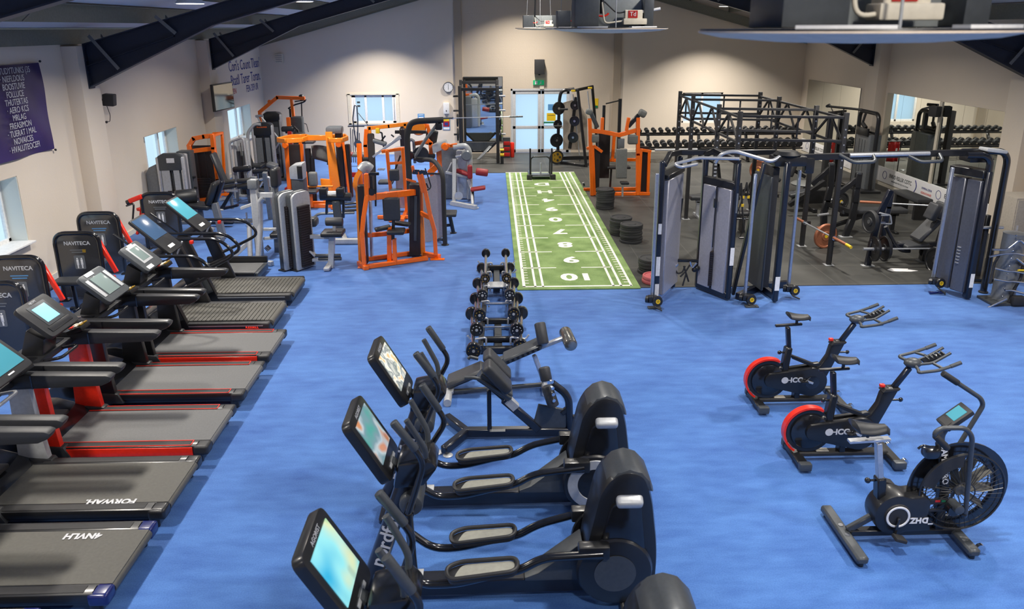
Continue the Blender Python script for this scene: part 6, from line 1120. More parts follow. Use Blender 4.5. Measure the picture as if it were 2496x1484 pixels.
pad(t, fb(1900, 1070), (.6, .3, .06), m='dark_seat', name='rear_pad'); MB().beam(fb(1830, 1090), dn(fb(1820, 1180)), .05, .05).build('rear_leg', 'black', t, True); MB().box(f(1930, 830), (.16, .06, .24), bev=.01).build('control_box', 'grey_paint', t, True); MB().cyl(f(1560, 1240), f(1540, 1245), .05).build('bumper', 'black', t, True)
# ================================================================ SMITH MACHINE
MM('sheet_grey', (176, 164, 150), .7)
c = cp(1050, 150, 4.16); f = PY(c, 22.9); fr = PY(c, 23.9); t = thing('smith_machine', 'black smith machine with grey backing sheet and yellow pulley caps, right of the doors', 'strength machine', (2.6, 23.2, 0))
MB().tube([V((f(1310, 900).x, 23.6, .03)), f(1310, 850)+V((0, .7, 0)), f(1325, 400)+V((0, .7, 0)), f(1345, 315)+V((0, .7, 0)), f(1480, 295)+V((0, .7, 0))], .05, .2, 12).build('left_tube', 'black', t, True)
MB().beams([V((f(1570, 1080).x, 22.8, .03)), f(1490, 290)], .08, .1).build('front_post', 'black', t, True); MB().beams([V((f(1715, 1080).x+.05, 23.6, .03)), f(1650, 260)+V((0, .3, 0))], .08, .1).build('rear_post', 'black', t, True); MB().beams([f(1470, 290), f(1650, 262)+V((0, .3, 0))], .07, .08).beams([f(1290, 300)+V((.3, .7, 0)), f(1480, 290)], .06).build('top_bar', 'black', t, True)
MB().beams([V((f(1250, 0).x, 23.7, .05)), V((f(1570, 0).x, 22.8, .05)), V((f(1720, 0).x, 23.6, .05))], .08).beams([V((f(1250, 0).x, 23.8, .12)), V((f(1700, 0).x, 23.9, .12))], .12, .12).build('base_frame', 'black', t, True)
for a, b_ in (((1440, 330), (1520, 1060)), ((1590, 300), (1610, 480)), ((1470, 380), (1410, 880))): MB().cyl(fr(*a), fr(*b_), .018, 10).build('guide_rod', 'silver', t, True)
MB().beams([fr(1470, 370), fr(1440, 620), fr(1410, 870)], .1, .08).build('carriage', 'black', t, True); MB().cyl(f(1310, 485), f(1390, 482), .03).cyl(f(1250, 655), f(1330, 655), .025).build('storage_peg', 'black', t, True); MB().prism([(p.x, p.z) for p in pts(fr, (1345, 420), (1480, 380), (1590, 560), (1590, 900), (1345, 900))], 'y', 24.0, 24.03).build('backing_sheet', 'sheet_grey', t, True)
for p in ((1445, 297), (1615, 268)): MB().box(f(*p), (.12, .08, .05), bev=.01).build('yellow_cap', 'yellow', t, True)
for k, (x, y, r, lab) in enumerate([(1310, 490, .2, 'topmost'), (1300, 655, .14, 'middle'), (1288, 820, .21, 'lowest black')]): plate(lab+' plate on the left side of the smith machine', f(x, y)+V((0, .45, 0)), (.35, -1, 0), r, .05, 'black_gloss', None, 'chrome')
for k, (x, y, r, lab) in enumerate([(1460, 440, .15, 'upper'), (1455, 600, .16, 'middle'), (1440, 765, .17, 'lower')]): plate(lab+' small plate on the inner post of the smith machine', fr(x, y)-V((0, .1, 0)), (-.3, -1, 0), r, .05, 'black_gloss', None, 'chrome')
s = thing('weight_plate', 'yellow spoked plate standing at the foot of the smith machine', 'weight plate', f(1285, 985)+V((0, .3, 0))); MB().tube([V((math.cos(2*PI*i/32)*.0, 0, 0))+V((.19*math.cos(2*PI*i/32), .05*math.cos(2*PI*i/32), .19*math.sin(2*PI*i/32))) for i in range(32)], .03, 0, 8, closed=True).build('rim', 'black', s)
b = MB(); b.lathe([(.17, -.012), (.17, .012)], (0, 0, 0), (-.25, 1, 0), 30); b.build('yellow_disc', 'gold', s); b = MB()
for k in range(5): a = 2*PI*k/5; b.cyl((math.cos(a)*.1, -.03, math.sin(a)*.1), (math.cos(a)*.1, -.02, math.sin(a)*.1), .035, 12)
b.build('spoke_gap', 'black', s)
t = thing('wall_rack_post', 'dark upright post with side peg between smith machine and orange press', 'gym rack', (4.05, 24.3, 0)); MB().box((4.05, 24.3, .95), (.1, .1, 1.9)).build('post', 'black', t, True); MB().cyl((3.6, 24.3, 1.75), (4.05, 24.3, 1.85), .02).build('peg', 'black', t, True); MB().box((4.0, 24.3, .03), (.6, .5, .06)).build('base', 'black', t, True); MB().cyl((3.55, 24.3, .05), (3.55, 24.3, 1.7), .05).build('post', 'black', t, True)
# ================================================================ POWER RACK AND MIRROR
t = thing('wall_mirror', 'tall mirror on the back wall behind the power rack', 'mirror', (-.28, YB-.02, .43)); MB().box((0, -.01, 1.04), (1.26, .02, 2.08)).build('glass', 'mirror', t); MB().box((0, .005, 1.04), (1.3, .02, 2.12)).build('backing', 'grey_dark', t)
f = PY(c, 23.7); t = thing('power_rack', 'tall black power rack in front of the standing mirror, left of the double doors', 'power rack', (-.35, 24.0, 0))
XA, XB = -.97, .18
for x in (XA, XB):
    for y, h in ((23.55, 2.38), (24.5, 2.5)): p = MB().box((x, y, h/2), (.09, .09, h), bev=.008).build('upright', 'black_matte', t, True); MB().box((x-t.location.x, y-t.location.y, .01), (.16, .16, .02)).build('foot_plate', 'grey_dark', p)
    MB().beam((x, 23.55, 2.3), (x, 24.5, 2.3), .07, .08).build('side_bar', 'black_matte', t, True); MB().beam((x, 23.55, .1), (x, 24.5, .1), .07, .08).build('side_bar', 'black_matte', t, True)
    for z in (2.0, 1.55, .8): MB().cyl((x, 24.5, z), (x+(.25 if x > 0 else -.25), 24.45, z), .03).build('plate_peg', 'silver' if x > 0 else 'black', t, True)
MB().beam((XA, 23.55, 2.28), (XB, 23.55, 2.28), .07, .09).build('top_bar', 'black_matte', t, True); MB().beam((XA, 24.5, 2.42), (XB, 24.5, 2.42), .07, .09).build('top_bar', 'black_matte', t, True)
MB().prism([(XA+.1, .55), (XB-.1, .55), (XB-.3, .28), (XA+.35, .28)], 'y', 24.38, 24.44).build('lower_panel', 'grey_dark', t, True); MB().beam((XA+.05, 24.4, .55), (XA+.35, 24.4, .26), .05, .08).beam((XB-.05, 24.4, .55), (XB-.35, 24.4, .26), .05, .08).beam((XA+.3, 24.4, .26), (XB-.3, 24.4, .26), .05, .06).build('lower_brace', 'black', t, True)
MB().beam((-.45, 23.6, .12), (-.05, 23.9, .5), .13, .03, .01).build('loose_plate', 'grey_paint', t, True)
for x in (XA-.12, XB+.1): 
    for z in (1.25, .8): plate('black plate on the %s side of the power rack, %s' % ('left' if x < 0 else 'right', 'upper one' if z > 1 else 'lower one'), V((x, 24.42, z)), (1, 0, 0), .2, .05, 'black', None, 'chrome')
barbell('long thin barbell racked high across the power rack', (-1.6, 23.5, 1.42), (.95, 23.5, 1.46), sleeve='grey_dark')
t = thing('yellow_foot_roller', 'small black and yellow roller stand at the foot of the power rack', 'gym accessory', (.3, 23.5, .0)); MB().box((0, 0, .25), (.1, .1, .5)).build('stand', 'black', t); MB().cyl((-.06, -.06, .3), (.06, -.06, .3), .05).build('roller', 'yellow', t); MB().cyl((-.06, -.06, .45), (.06, -.06, .45), .04).build('roller', 'yellow', t)
t = thing('red_step_rack', 'small stack of red boxes beside the double doors', 'storage rack', (.52, 24.7, 0))
for z in (.12, .3, .48): MB().box((-.05, 0, z), (.2, .25, .12), bev=.01).build('red_box', 'red_dark', t)
MB().box((-.05, 0, .33), (.23, .2, .66)).build('rack_frame', 'grey_dark', t); MB().cyl((.13, 0, .012), (.13, 0, .5), .07, bev=.03).build('extinguisher', 'red', t)
# ================================================================ SLED ON THE TURF
t = thing('push_sled', 'black push sled with two tall poles standing at the far end of the turf', 'push sled', (1.35, 21.0, .02))
for s in (-1, 1):
    MB().box((s*.3, .35, .04), (.07, 1.0, .08), bev=.015).build('runner', 'black', t); MB().cyl((s*.3, 0, .06), (s*.3, 0, .84), .024).build('push_pole', 'black', t); MB().box((s*.33, -.18, .07), (.14, .12, .14), bev=.02).build('front_block', 'black_matte', t)
MB().tube([(-.27, .3, .06), (-.27, .3, .5), (-.2, .3, .56), (.2, .3, .56), (.27, .3, .5), (.27, .3, .06)], .02, .06).build('handle_hoop', 'black', t); MB().box((0, .05, .09), (.5, .5, .03), bev=.01).build('load_tray', 'grey_paint', t); MB().beam((-.3, -.12, .1), (.3, -.12, .1), .06, .05).build('cross_beam', 'black', t); MB().cyl((0, .1, .1), (0, .1, .42), .022).build('centre_peg', 'silver', t)
# ================================================================ CABLE COLUMNS BY THE MIRROR
t = thing('single_cable_column', 'black framed cable column with grey stack cover in front of the wall mirror', 'cable machine', (9.6, 19.2, 0)); 
MB().tube([(9.55, 18.7, .02), (9.55, 18.7, 1.88), (9.55, 18.8, 1.98), (9.55, 19.6, 1.98), (9.55, 19.7, 1.88), (9.55, 19.7, .02)], .05, .12, 12).build('arched_frame', 'black', t, True)
MB().box((9.6, 19.2, .75), (.3, .78, 1.4), bev=.04).build('stack_cover', 'grey_paint', t, True); MB().box((9.43, 19.2, 1.5), (.05, .6, .2), bev=.01).build('display_plate', 'black', t, True); MB().beam((9.55, 19.7, 1.5), (9.55, 18.7, 1.5), .06, .05).build('cross_bar', 'black', t, True)
for y in (19.05, 19.2, 19.35): MB().box((9.445, y, .7), (.006, .008, 1.2)).build('cover_seam', 'grey_dark', t, True)
MB().tube([(9.55, 19.6, 2.0), (9.2, 19.9, 2.02), (8.85, 20.2, 2.04)], .03, .1).cyl((8.85, 20.1, 2.05), (9.0, 20.35, 2.05), .04).tube([(9.2, 19.9, 2.0), (9.15, 19.85, 1.86), (9.0, 20.0, 1.86), (8.95, 20.1, 2.0)], .015, .04).build('pull_up_arm', 'black', t, True); MB().tube([(9.45, 19.2, 1.95), (9.42, 19.25, 1.7)], .03).tube([(9.42, 19.25, 1.7), (9.45, 19.1, 1.6)], .05).build('rope_handle', 'black_matte', t, True)
MB().box((9.55, 19.2, .04), (.5, 1.2, .08), bev=.02).build('base', 'black', t, True); MB().tube([(9.35, 18.9, .04), (9.1, 18.5, .04), (8.95, 18.2, .04)], .025).build('floor_handle', 'gold', t, True)
t = thing('cable_column_post', 'tall dark frame with crossbars on the left of the mirror cable column', 'cable machine', (8.9, 19.9, 0)); MB().box((8.75, 19.6, .98), (.13, .16, 1.96), bev=.012).build('upright', 'black_matte', t, True); MB().box((9.2, 20.0, .98), (.1, .1, 1.9)).build('upright', 'black', t, True); MB().beam((8.75, 19.6, 1.93), (9.3, 20.0, 1.93), .06, .06).build('top_bar', 'black', t, True); MB().box((8.9, 19.8, .03), (.8, .6, .06), bev=.02).build('base', 'black', t, True)
t = thing('red_towel', 'red and white cloth hanging low against the mirror board', 'towel', (9.35, 20.9, 0)); MB().grid(lambda u, v: V((9.3+.3*u, 20.9+.03*math.sin(9*u), .42+.55*v)), 10, 6).build('cloth', 'red_dark', t, True).modifiers.new('s', 'SOLIDIFY').thickness = .02; MB().cyl((9.25, 20.93, .98), (9.65, 20.93, .98), .015).cyl((9.25, 20.93, .012), (9.25, 20.93, .98), .015).cyl((9.65, 20.93, .012), (9.65, 20.93, .98), .015).build('hanging_rail', 'black', t, True)
MB().box((9.4, 20.85, .75), (.05, .01, .1)).build('white_mark', 'white', t, True)
# mirrors and sponsor boards on the right wall
for ya, yb, z0, lab in ((21.45, 25.1, .5, 'wall mirror on the right wall farthest from the camera, beyond the pier'), (17.5, 19.95, .5, 'middle wall mirror on the right wall, behind the cable column'), (14.95, 17.38, .5, 'nearest wall mirror on the right wall, showing the dumbbell rack')):
    t = thing('wall_mirror', lab, 'mirror', (XR-.012, (ya+yb)/2, z0), 0, 'mirrors on the right wall')
    for k in range(3): MB().box((0, -(yb-ya)/2+(yb-ya)*(k+.5)/3, (2.4-z0)/2), (.02, (yb-ya)/3-.006, 2.4-z0)).build('mirror_panel', 'mirror', t)
    MB().box((.008, 0, (2.4-z0)/2), (.012, yb-ya, 2.4-z0)).build('backing', 'grey_dark', t)
struct(MB().box((XR-.03, 17.44, 1.4), (.03, .1, 2.0)).build('trim_71', 'cream'))
for ya, yb, lab in ((14.95, 19.98, 'long white printed board under the near mirrors on the right wall'), (21.45, 25.1, 'white printed board under the far mirror on the right wall')):
    t = thing('sponsor_board', lab, 'sign board', (XR-.03, (ya+yb)/2, .12)); MB().box((0, 0, .19), (.04, yb-ya, .38), bev=.004).build('board', 'board_white', t)
    y = yb-.5
    while y > ya+.6:
        F = lambda yy, z, s=0: frame_from((-.0225, yy-(ya+yb)/2, z), (0, -1, 0), (0, 0, 1))
        MB().tube([V((-.022, y-(ya+yb)/2+.1*math.cos(2*PI*i/24), .2+.1*math.sin(2*PI*i/24))) for i in range(24)], .006, 0, 6, closed=True).build('round_emblem', 'text_blue', t)
        if y-1.6 > ya: text('ENUO RSLUX COTC', .14, F(y-.78, .22), 'black', t, bold=.001, sx=.85); text('SUSTAINABLE PRACTICE SOLUTIONS', .05, F(y-.78, .1), 'grey_paint', t)
        if y-2.2 > ya: MB().tube([V((-.022, y-(ya+yb)/2-1.48-.07*math.sin(PI*k/8), .06+.28*k/8)) for k in range(9)], .012, 0, 6).build('blue_arc', 'text_blue', t); text('EMPIRALZIENI', .07, F(y-2.0, .22), 'text_blue', t); text('KERNONNEI', .08, F(y-2.0, .11), 'text_red', t)
        y -= 2.5
# ================================================================ ATTACHMENT TREE, LOCKER
c = cp(2340, 520, 5.936); f = PY(c, 10.75); t = thing('attachment_tree', 'chrome accessory tree holding cable bars, at the right picture edge', 'gym rack', (7.75, 10.75, 0)); X0 = f(620, 1300).x
MB().lathe([(.17, .03), (.16, .06), (.15, 1.05), (.155, 1.08), (.05, 1.09)], (X0+.05, 10.85, 0), seg=32).build('drum', 'grey_paint', t, True); MB().box((X0+.05, 10.8, .02), (.62, .4, .04), bev=.01).build('base_plate', 'grey_dark', t, True)
for k in range(9): q = f(770-25*k, 300+110*k); MB().sphere((q.x, 10.68, max(q.z, .1)), .014, seg=8).build('hook_stud', 'chrome', t, True)
for k, ps in enumerate([((400, 490), (600, 495), (790, 345), (926, 490)), ((350, 590), (560, 545), (730, 540), (926, 590)), ((430, 755), (600, 795), (690, 795), (926, 840)), ((410, 905), (600, 940), (660, 935), (926, 970)), ((550, 1060), (640, 1060), (820, 1110), (926, 1100)), ((300, 1310), (570, 1180)), ((700, 600), (830, 700))]):
    P = [p-V((0, .12+.01*k, 0)) for p in pts(f, *ps)]
    MB().tube(P, .016, .05, 10).build('cable_bar', 'chrome', t, True)
MB().tube([p-V((0, .05, 0)) for p in pts(f, (540, 580), (470, 700), (430, 900), (400, 1000))], .02, .06).tube([p-V((0, .1, 0)) for p in pts(f, (850, 690), (820, 900), (700, 1100), (650, 1250))], .022, .06).box(f(740, 1210)-V((0, .15, 0)), (.2, .12, .14), bev=.03).box(f(850, 700)-V((0, .1, 0)), (.12, .05, .06), bev=.01).build('rope_and_strap', 'black_matte', t, True); MB().cyl(f(740, 775)-V((0, .16, 0)), f(900, 780)-V((0, .16, 0)), .014).build('yellow_grip', 'yellow', t, True)
t = thing('plate_tree', 'black plate tree with two plates, between right cable tower and chrome tree', 'gym rack', (8.1, 11.9, 0)); MB().beam((8.1, 11.9, .02), (8.1, 11.9, 1.1), .07, .07).box((8.1, 11.9, .03), (.5, .4, .06)).build('stand', 'black', t, True)
for z in (.9,): MB().cyl((7.85, 11.85, z), (8.35, 11.85, z), .025).build('peg', 'silver', t, True)
plate('dark grey plate, left one on the plate tree', V((7.93, 11.85, .9)), (1, -.5, 0), .16, .05, 'grey_dark', 'plates on the plate tree', 'chrome'); plate('dark grey plate, right one on the plate tree', V((8.22, 11.85, .93)), (1, -.5, 0), .16, .05, 'grey_dark', 'plates on the plate tree', 'chrome')
t = thing('locker', 'grey wood-effect cabinet with steel handles at the right picture edge', 'cabinet', (9.35, 12.75, 0)); MB().box((.25, .0, .62), (1.3, .55, 1.24), bev=.006).build('body', 'locker', t)
for k in range(3): d = MB().box((-.18+.43*k, -.285, .62), (.41, .02, 1.18), bev=.004).build('door', 'locker', t); MB().box((-.33+.43*k, -.3, .7), (.03, .015, .14)).build('handle', 'silver', d)
t = thing('mirror_bench', 'black bench with long seat near the mirror behind the incline station', 'weight bench', (9.3, 16.3, 0)); MB().box((9.3, 16.3, .45), (.34, 1.1, .09), bev=.03).build('bench_pad', 'vinyl', t, True); MB().box((9.3, 15.9, .22), (.3, .07, .4)).box((9.3, 16.7, .22), (.3, .07, .4)).box((9.3, 16.3, .38), (.08, 1.0, .06)).build('frame', 'black', t, True)
t = thing('pliers', 'blue handled pliers lying on the carpet by the right cable tower', 'tool', gz(2282, 716, .0)); MB().tube([(-.12, -.02, .02), (0, .0, .02), (.1, .03, .02)], .014, .03).tube([(-.1, .05, .02), (0, .01, .02), (.1, -.01, .02)], .012, .03).build('handles', 'navy_cap', t); MB().box((.12, .01, .02), (.06, .03, .02), bev=.005).build('jaws', 'grey_dark', t)
# ================================================================ FIXED BARBELL RACK (seen end-on)
t = thing('barbell_rack', 'black rack of fixed barbells seen end-on in the middle of the carpet', 'gym rack', (.05, 11.0, 0))
CX = .05
def rx(y): return .25-.025*(y-8.4)
for y in (9.15, 12.6): MB().box((CX, y, .05), (2*rx(y)+.1, .09, .08), bev=.01).build('foot_bar', 'black', t, True)
MB().beam((CX, 12.6, .06), (CX, 11.5, .06), .1, .06).beam((CX, 9.15, .06), (CX, 10.0, .06), .1, .06).build('spine', 'grey_dark', t, True)
for y in (9.3, 9.95, 11.45, 12.45): MB().box((CX, y, .13), (2*rx(y), .07, .07), bev=.01).build('cross_bar', 'black', t, True)
for s in (-1, 1):
    MB().beam((CX+s*rx(9.15), 9.1, .1), (CX+s*rx(12.6), 12.65, .1), .07, .07).build('floor_rail', 'black', t, True)
    for k, y in enumerate((9.2, 9.9, 10.6, 11.3, 12.0, 12.5)): x = CX+s*(rx(y)+.03); MB().tube([(x-s*.1, y, .1), (x-s*.1, y, .2), (x+s*.1, y, .17), (x+s*.14, y, .23)], .014, .03).build('cradle', 'silver', t, True)
MB().cyl((-.14, 10.35, .24), (.26, 10.35, .24), .022).build('chrome_tube', 'chrome', t, True); MB().cyl((-.16, 9.55, .2), (.28, 9.55, .2), .016).build('chrome_tube', 'chrome', t, True); MB().box((CX, 11.35, .19), (.3, .26, .02), bev=.004).build('white_tray', 'silver_paint', t, True)
names = ['nearest the sit-up bench', 'second from the near end', 'third from the near end', 'fourth from the near end', 'at the far end']
BL = [((-.25, 8.31), (-.31, 9.9)), ((-.225, 8.96), (-.27, 10.5)), ((-.195, 9.47), (-.25, 11.2)), ((-.165, 10.25), (-.2, 12.0)), ((-.13, 11.0), (-.13, 12.6))]
BR = [((.31, 8.4), (.38, 9.9)), ((.285, 8.93), (.34, 10.5)), ((.26, 9.5), (.31, 11.2)), ((.225, 10.25), (.27, 12.0)), ((.195, 11.0), (.21, 12.6))]
for LL, side in ((BL, 'left'), (BR, 'right')):
    for k, (a, c_) in enumerate(LL):
        A, B = V((a[0], a[1], .42)), V((c_[0], c_[1], .27 if k < 4 else .34)); d = (B-A).normalized(); r = .092-.004*k
        b_ = thing('fixed_barbell', 'chrome fixed barbell with round black ends, %s column, %s' % (side, names[k]), 'barbell', A, 0, 'fixed barbells in the end-on rack')
        MB().cyl(A, B, .024, 14).build('chrome_shaft', 'chrome', b_, True)
        for pt in (A, B):
            e = MB().lathe([(.02, -.05), (r*.95, -.05), (r, -.035), (r, .035), (r*.95, .05), (.02, .05)], pt, d, 28).build('end_weight', 'black_gloss', b_, True); L0 = pt-A; MB().lathe([(.018, -.058), (.018, -.048)], L0, d, 12).build('end_bolt', 'silver', e)
            if pt is A:
                q = MB(); 
                for j in range(8): aa = 2*PI*j/8; q.box((math.cos(aa)*r*.62, -.051, math.sin(aa)*r*.62), (.018, .003, .008), Euler((0, -aa+PI/2, 0)).to_matrix())
                q.build('printed_marks', 'text_grey' if k % 2 else 'gold', e)
# ================================================================ ADJUSTABLE SIT-UP BENCH
c = cp(1020, 760, 4.011)
f = PY(c, 8.08); t = thing('adjustable_bench', 'black adjustable bench with chrome foot rollers, just behind the hyperextension bench', 'weight bench', (0, 8.0, 0))
a, b_ = f(280, 690), f(640, 540); a2, b2 = f(800, 470), f(1200, 330)
MB().beam(a, b_, .3, .08, .03).build('seat_pad', 'vinyl', t, True); MB().beam(b_, f(1170, 330), .1, .07, .01).build('spine', 'grey_dark', t, True)
MB().beam(f(830, 460), f(1200, 300), .26, .07, .02).build('back_board', 'grey_dark', t, True); q = MB()
for k in range(7): p = f(830, 460).lerp(f(1200, 300), .12+.13*k)-V((0, .131, .005)); q.box(p, (.03, .006, .035), (0, -.4, 0))
q.build('adjust_slots', 'black', t, True)
MB().beam(f(1190, 345), f(1420, 255), .06, .05, .01).build('roller_arm', 'silver', t, True); p = f(1450, 260); MB().cyl(p+V((0, .2, .0)), p+V((.03, -.2, 0)), .075, 22, bev=.02).build('foot_roller', 'roller_chrome', t, True); p = f(1200, 200); MB().cyl(p+V((-.02, .0, .12)), p+V((.02, -.12, -.1)), .065, 20, bev=.02).build('knee_roller', 'vinyl', t, True); MB().box(f(1215, 290), (.1, .14, .04), bev=.01).build('roller_bracket', 'silver', t, True)
MB().beam(f(330, 700), V((f(320, 860).x, 7.93, .05)), .07, .05, .01).cyl((f(320, 860).x-.02, 7.7, .045), (f(320, 860).x-.02, 8.25, .045), .045).build('rear_leg', 'silver_paint', t, True); MB().beam(f(1130, 420), V((f(1240, 600).x, 8.13, .05)), .05, .05, .01).cyl((f(1240, 0).x, 7.9, .04), (f(1240, 0).x, 8.3, .04), .04).build('front_leg', 'silver', t, True); MB().beam(V((f(320, 860).x, 7.98, .045)), V((f(1240, 0).x, 8.13, .045)), .05, .04).build('floor_bar', 'grey_dark', t, True)
# ================================================================ HYPEREXTENSION BENCH
f = PY(c, 7.0); t = thing('hyperextension_bench', 'black angled hyperextension bench with thick split hip pads and footplate', 'weight bench', (.1, 7.0, 0))
z0 = .07
MB().beam((-.33, 7.02, z0), (.95, 7.0, z0), .08, .09, .01).build('base_beam', 'navy', t, True)
for e, nm in (((-.52, 7.36), 'far'), ((-.52, 6.68), 'near')):
    MB().beam((-.3, 7.02, z0), (e[0], e[1], z0-.01), .08, .09, .015).build('splayed_foot', 'navy', t, True)
for g in ((1088, 1032), (1068, 1103), (1092, 1110)): q = gz(*g); MB().lathe([(.045, 0), (.05, .006), (.04, .012), (.01, .014)], (q.x, q.y, 0), seg=20).build('bolt_flange', 'silver_paint', t, True)
MB().box((.02, 6.955, z0+.046), (.16, .05, .003)).build('label_plate', 'grey_paint', t, True)
MB().beam(f(695, 1170), f(690, 760), .045, .045, .006).build('vertical_strut', 'navy', t, True); MB().beam(f(1180, 1150), f(830, 850), .07, .08, .01).build('main_tube', 'navy', t, True); MB().beam(f(850, 850), f(700, 720), .055, .06, .006).build('inner_tube', 'black', t, True); MB().beam(f(955, 935), f(870, 855), .074, .084, .002).build('silver_label', 'silver_paint', t, True)
MB().beam(f(590, 610), f(900, 820), .14, .09, .01).build('pad_carriage', 'grey_dark', t, True)
d = (f(890, 720)-f(680, 500)).normalized()
for s, nm in ((1, 'far'), (-1, 'near')):
    cpt = f(770, 610)+V((0, s*.135+.02, .03)); x = d; yv = V((0, 1, 0)); z = x.cross(yv).normalized(); R = Matrix((x, yv, z)).transposed(); MB().box(cpt, (.36, .22, .11), R, bev=.045, seg=4).build('hip_pad', 'vinyl', t, True)
MB().tube([f(455, 580)-V((0, .15, 0)), f(590, 575)-V((0, .16, 0)), f(700, 650)-V((0, .17, 0)), f(900, 800)-V((0, .1, 0))], .018, .08, 12).build('hand_grip', 'grey_dark', t, True); MB().tube([f(580, 560)+V((0, .25, 0)), f(500, 540)+V((0, .25, 0)), f(480, 560)+V((0, .25, 0))], .018, .05, 12).build('hand_grip', 'grey_dark', t, True)
MB().tube([f(1480, 1200), f(1470, 860), f(1430, 790), f(1310, 700)], .04, .1, 12).build('rear_tube', 'navy', t, True); MB().beam(f(1460, 940), f(1400, 990), .05, .05).build('tie_bar', 'black', t, True)
for s in (1, -1): MB().cyl(f(1235, 600)+V((0, .15, 0)) if s > 0 else f(1250, 720)+V((0, .0, 0)), f(1260, 720)+V((0, .1, 0)) if s > 0 else f(1320, 900)+V((.0, -.06, 0)), .06, 20, bev=.02).build('ankle_pad', 'vinyl', t, True)
P = pts(f, (1180, 960), (1300, 900), (1400, 900), (1400, 1110), (1260, 1190), (1190, 1220)); MB().beam(f(1260, 1190)+V((0, 0, 0)), f(1330, 930), .34, .03, .006, upv=(0, 0, 1)).build('foot_plate', 'grey_dark', t, True)
for k in range(4): MB().cyl(f(1290+6*k, 640+60*k)-V((0, .08, 0)), f(1300+6*k, 640+60*k)-V((0, .11, 0)), .018, 12).build('bolt', 'chrome', t, True)
MB().beam(f(1520, 1200)+V((0, 0, .0)), f(1520, 1010), .05, .05).cyl(f(1440, 1070), f(1600, 1075), .015).build('end_post', 'black', t, True)
# ================================================================ WALL THINGS
# banner
t = thing('wall_banner', 'dark purple banner with a list of classes pinned to the left wall', 'banner', (XL+.02, 12.0, 2.13))
def bf(u, v):
    return V((.02+.02*math.sin(6*u+3*v)*(1-v)+.012*math.sin(14*(u+v*.6)), -1.15+2.25*u, 1.42*v))
MM('banner', (52, 40, 96), .34, var=.3, scale=1.2); MB().grid(bf, 40, 24).build('sheet', 'banner', t)
for k, s in enumerate(['MASTUDYTUNKS (35', '· NIEFLDOUS', 'BOOSTUVIE', 'FOLLUCE', 'THUTERTAS', '· AERO KCS', 'MRLAG', 'FREASIMON', '· TUERAT I MAL', 'NOVAICES', '· HVALUTEOCEFI']): text(s, .135, frame_from((.056, .25, 1.33-.118*k), (0, 1, 0), (0, 0, 1)), 'text_grey', t, ext=.001, sx=.8)
for y, z in ((1.12, 1.44), (1.12, -.02)): MB().sphere((.03, y, z), .02).build('pin', 'black', t)
# wall lettering
t = thing('wall_lettering', 'blue painted lettering high on the left wall behind the television', 'wall lettering', (XL+.004, 24.0, 2.3))
text("Cori's Count Tlean'", .42, frame_from((0, 0, .72), (0, 1, 0), (0, 0, 1)), 'text_blue', t, 'lettering_line', sx=.9); text('Btatll Tarer Toran.', .42, frame_from((0, 0, .32), (0, 1, 0), (0, 0, 1)), 'text_blue', t, 'lettering_line', sx=.9); text('WEN', .22, frame_from((0, -1.3, .02), (0, 1, 0), (0, 0, 1)), 'text_red', t, 'lettering_line'); text('FEN 3S9 UR', .3, frame_from((0, .5, -.0), (0, 1, 0), (0, 0, 1)), 'text_blue', t, 'lettering_line', sx=.8)
# television
MM('tv_glass', (120, 118, 112), .08, metal=.85)
t = thing('television', 'flat television on a bracket on the left wall, screen reflecting the room', 'television', (-7.0, 20.35, 2.38), -.12)
MB().box((0, 0, 0), (.07, 1.12, .68), bev=.01).build('casing', 'black', t); MB().box((.037, 0, 0), (.004, 1.06, .62)).build('screen', 'tv_glass', t)
MB().beam((-.3, 0, 0), (0, 0, 0), .05, .05).box((-.26, 0, 0), (.03, .3, .3)).build('bracket', 'black', t)
# wall speakers
t = thing('wall_speaker', 'small black speaker with dangling cable below the first roof beam', 'speaker', (XL+.12, 14.95, 2.78)); MB().box((.07, 0, .0), (.2, .24, .22), (0, .1, .2), bev=.02).build('box', 'black_matte', t); MB().beam((-.1, 0, 0), (.05, 0, 0), .04, .04).build('bracket', 'black', t); MB().tube([(0, 0, -.1), (.02, .05, -.3), (-.0, .03, -.42), (-.05, 0, -.4)], .006, .05).sphere((-.05, 0, -.42), .025).build('cable', 'black', t)
t = thing('wall_speaker', 'tall black loudspeaker above the exit sign on the back wall', 'speaker', (1.57, YB-.14, 2.84)); MB().box((0, 0, 0), (.32, .24, .46), bev=.015).build('box', 'black_matte', t); MB().box((0, .1, -.25), (.06, .08, .05)).box((0, .13, 0), (.1, .04, .2)).build('bracket', 'black', t)
t = thing('wall_speaker', 'small black speaker on the strip between the right wall mirrors', 'speaker', (XR-.12, 17.44, 2.18)); MB().box((-.04, 0, 0), (.16, .22, .24), (0, 0, .3), bev=.015).build('box', 'black_matte', t); MB().beam((0, 0, 0), (.1, 0, 0), .05, .05).build('bracket', 'black', t)
t = thing('exit_sign', 'green running man exit sign above the double doors', 'exit sign', (1.55, YB-.03, 2.33)); s = MB().box((0, 0, 0), (.36, .05, .15), bev=.005).build('panel', 'exit_green', t)
MB().box((-.08, -.028, 0), (.08, .004, .11)).build('door_mark', 'text_white', s); MB().sphere((.075, -.028, .035), .014, (1, .3, 1)).beam((.07, -.028, .02), (.06, -.028, -.01), .004, .03, 0).beam((.06, -.028, -.01), (.09, -.028, -.045), .004, .016, 0).beam((.06, -.028, -.01), (.035, -.028, -.05), .004, .016, 0).beam((.07, -.028, .015), (.1, -.028, -.005), .004, .012, 0).build('running_figure', 'text_white', s)
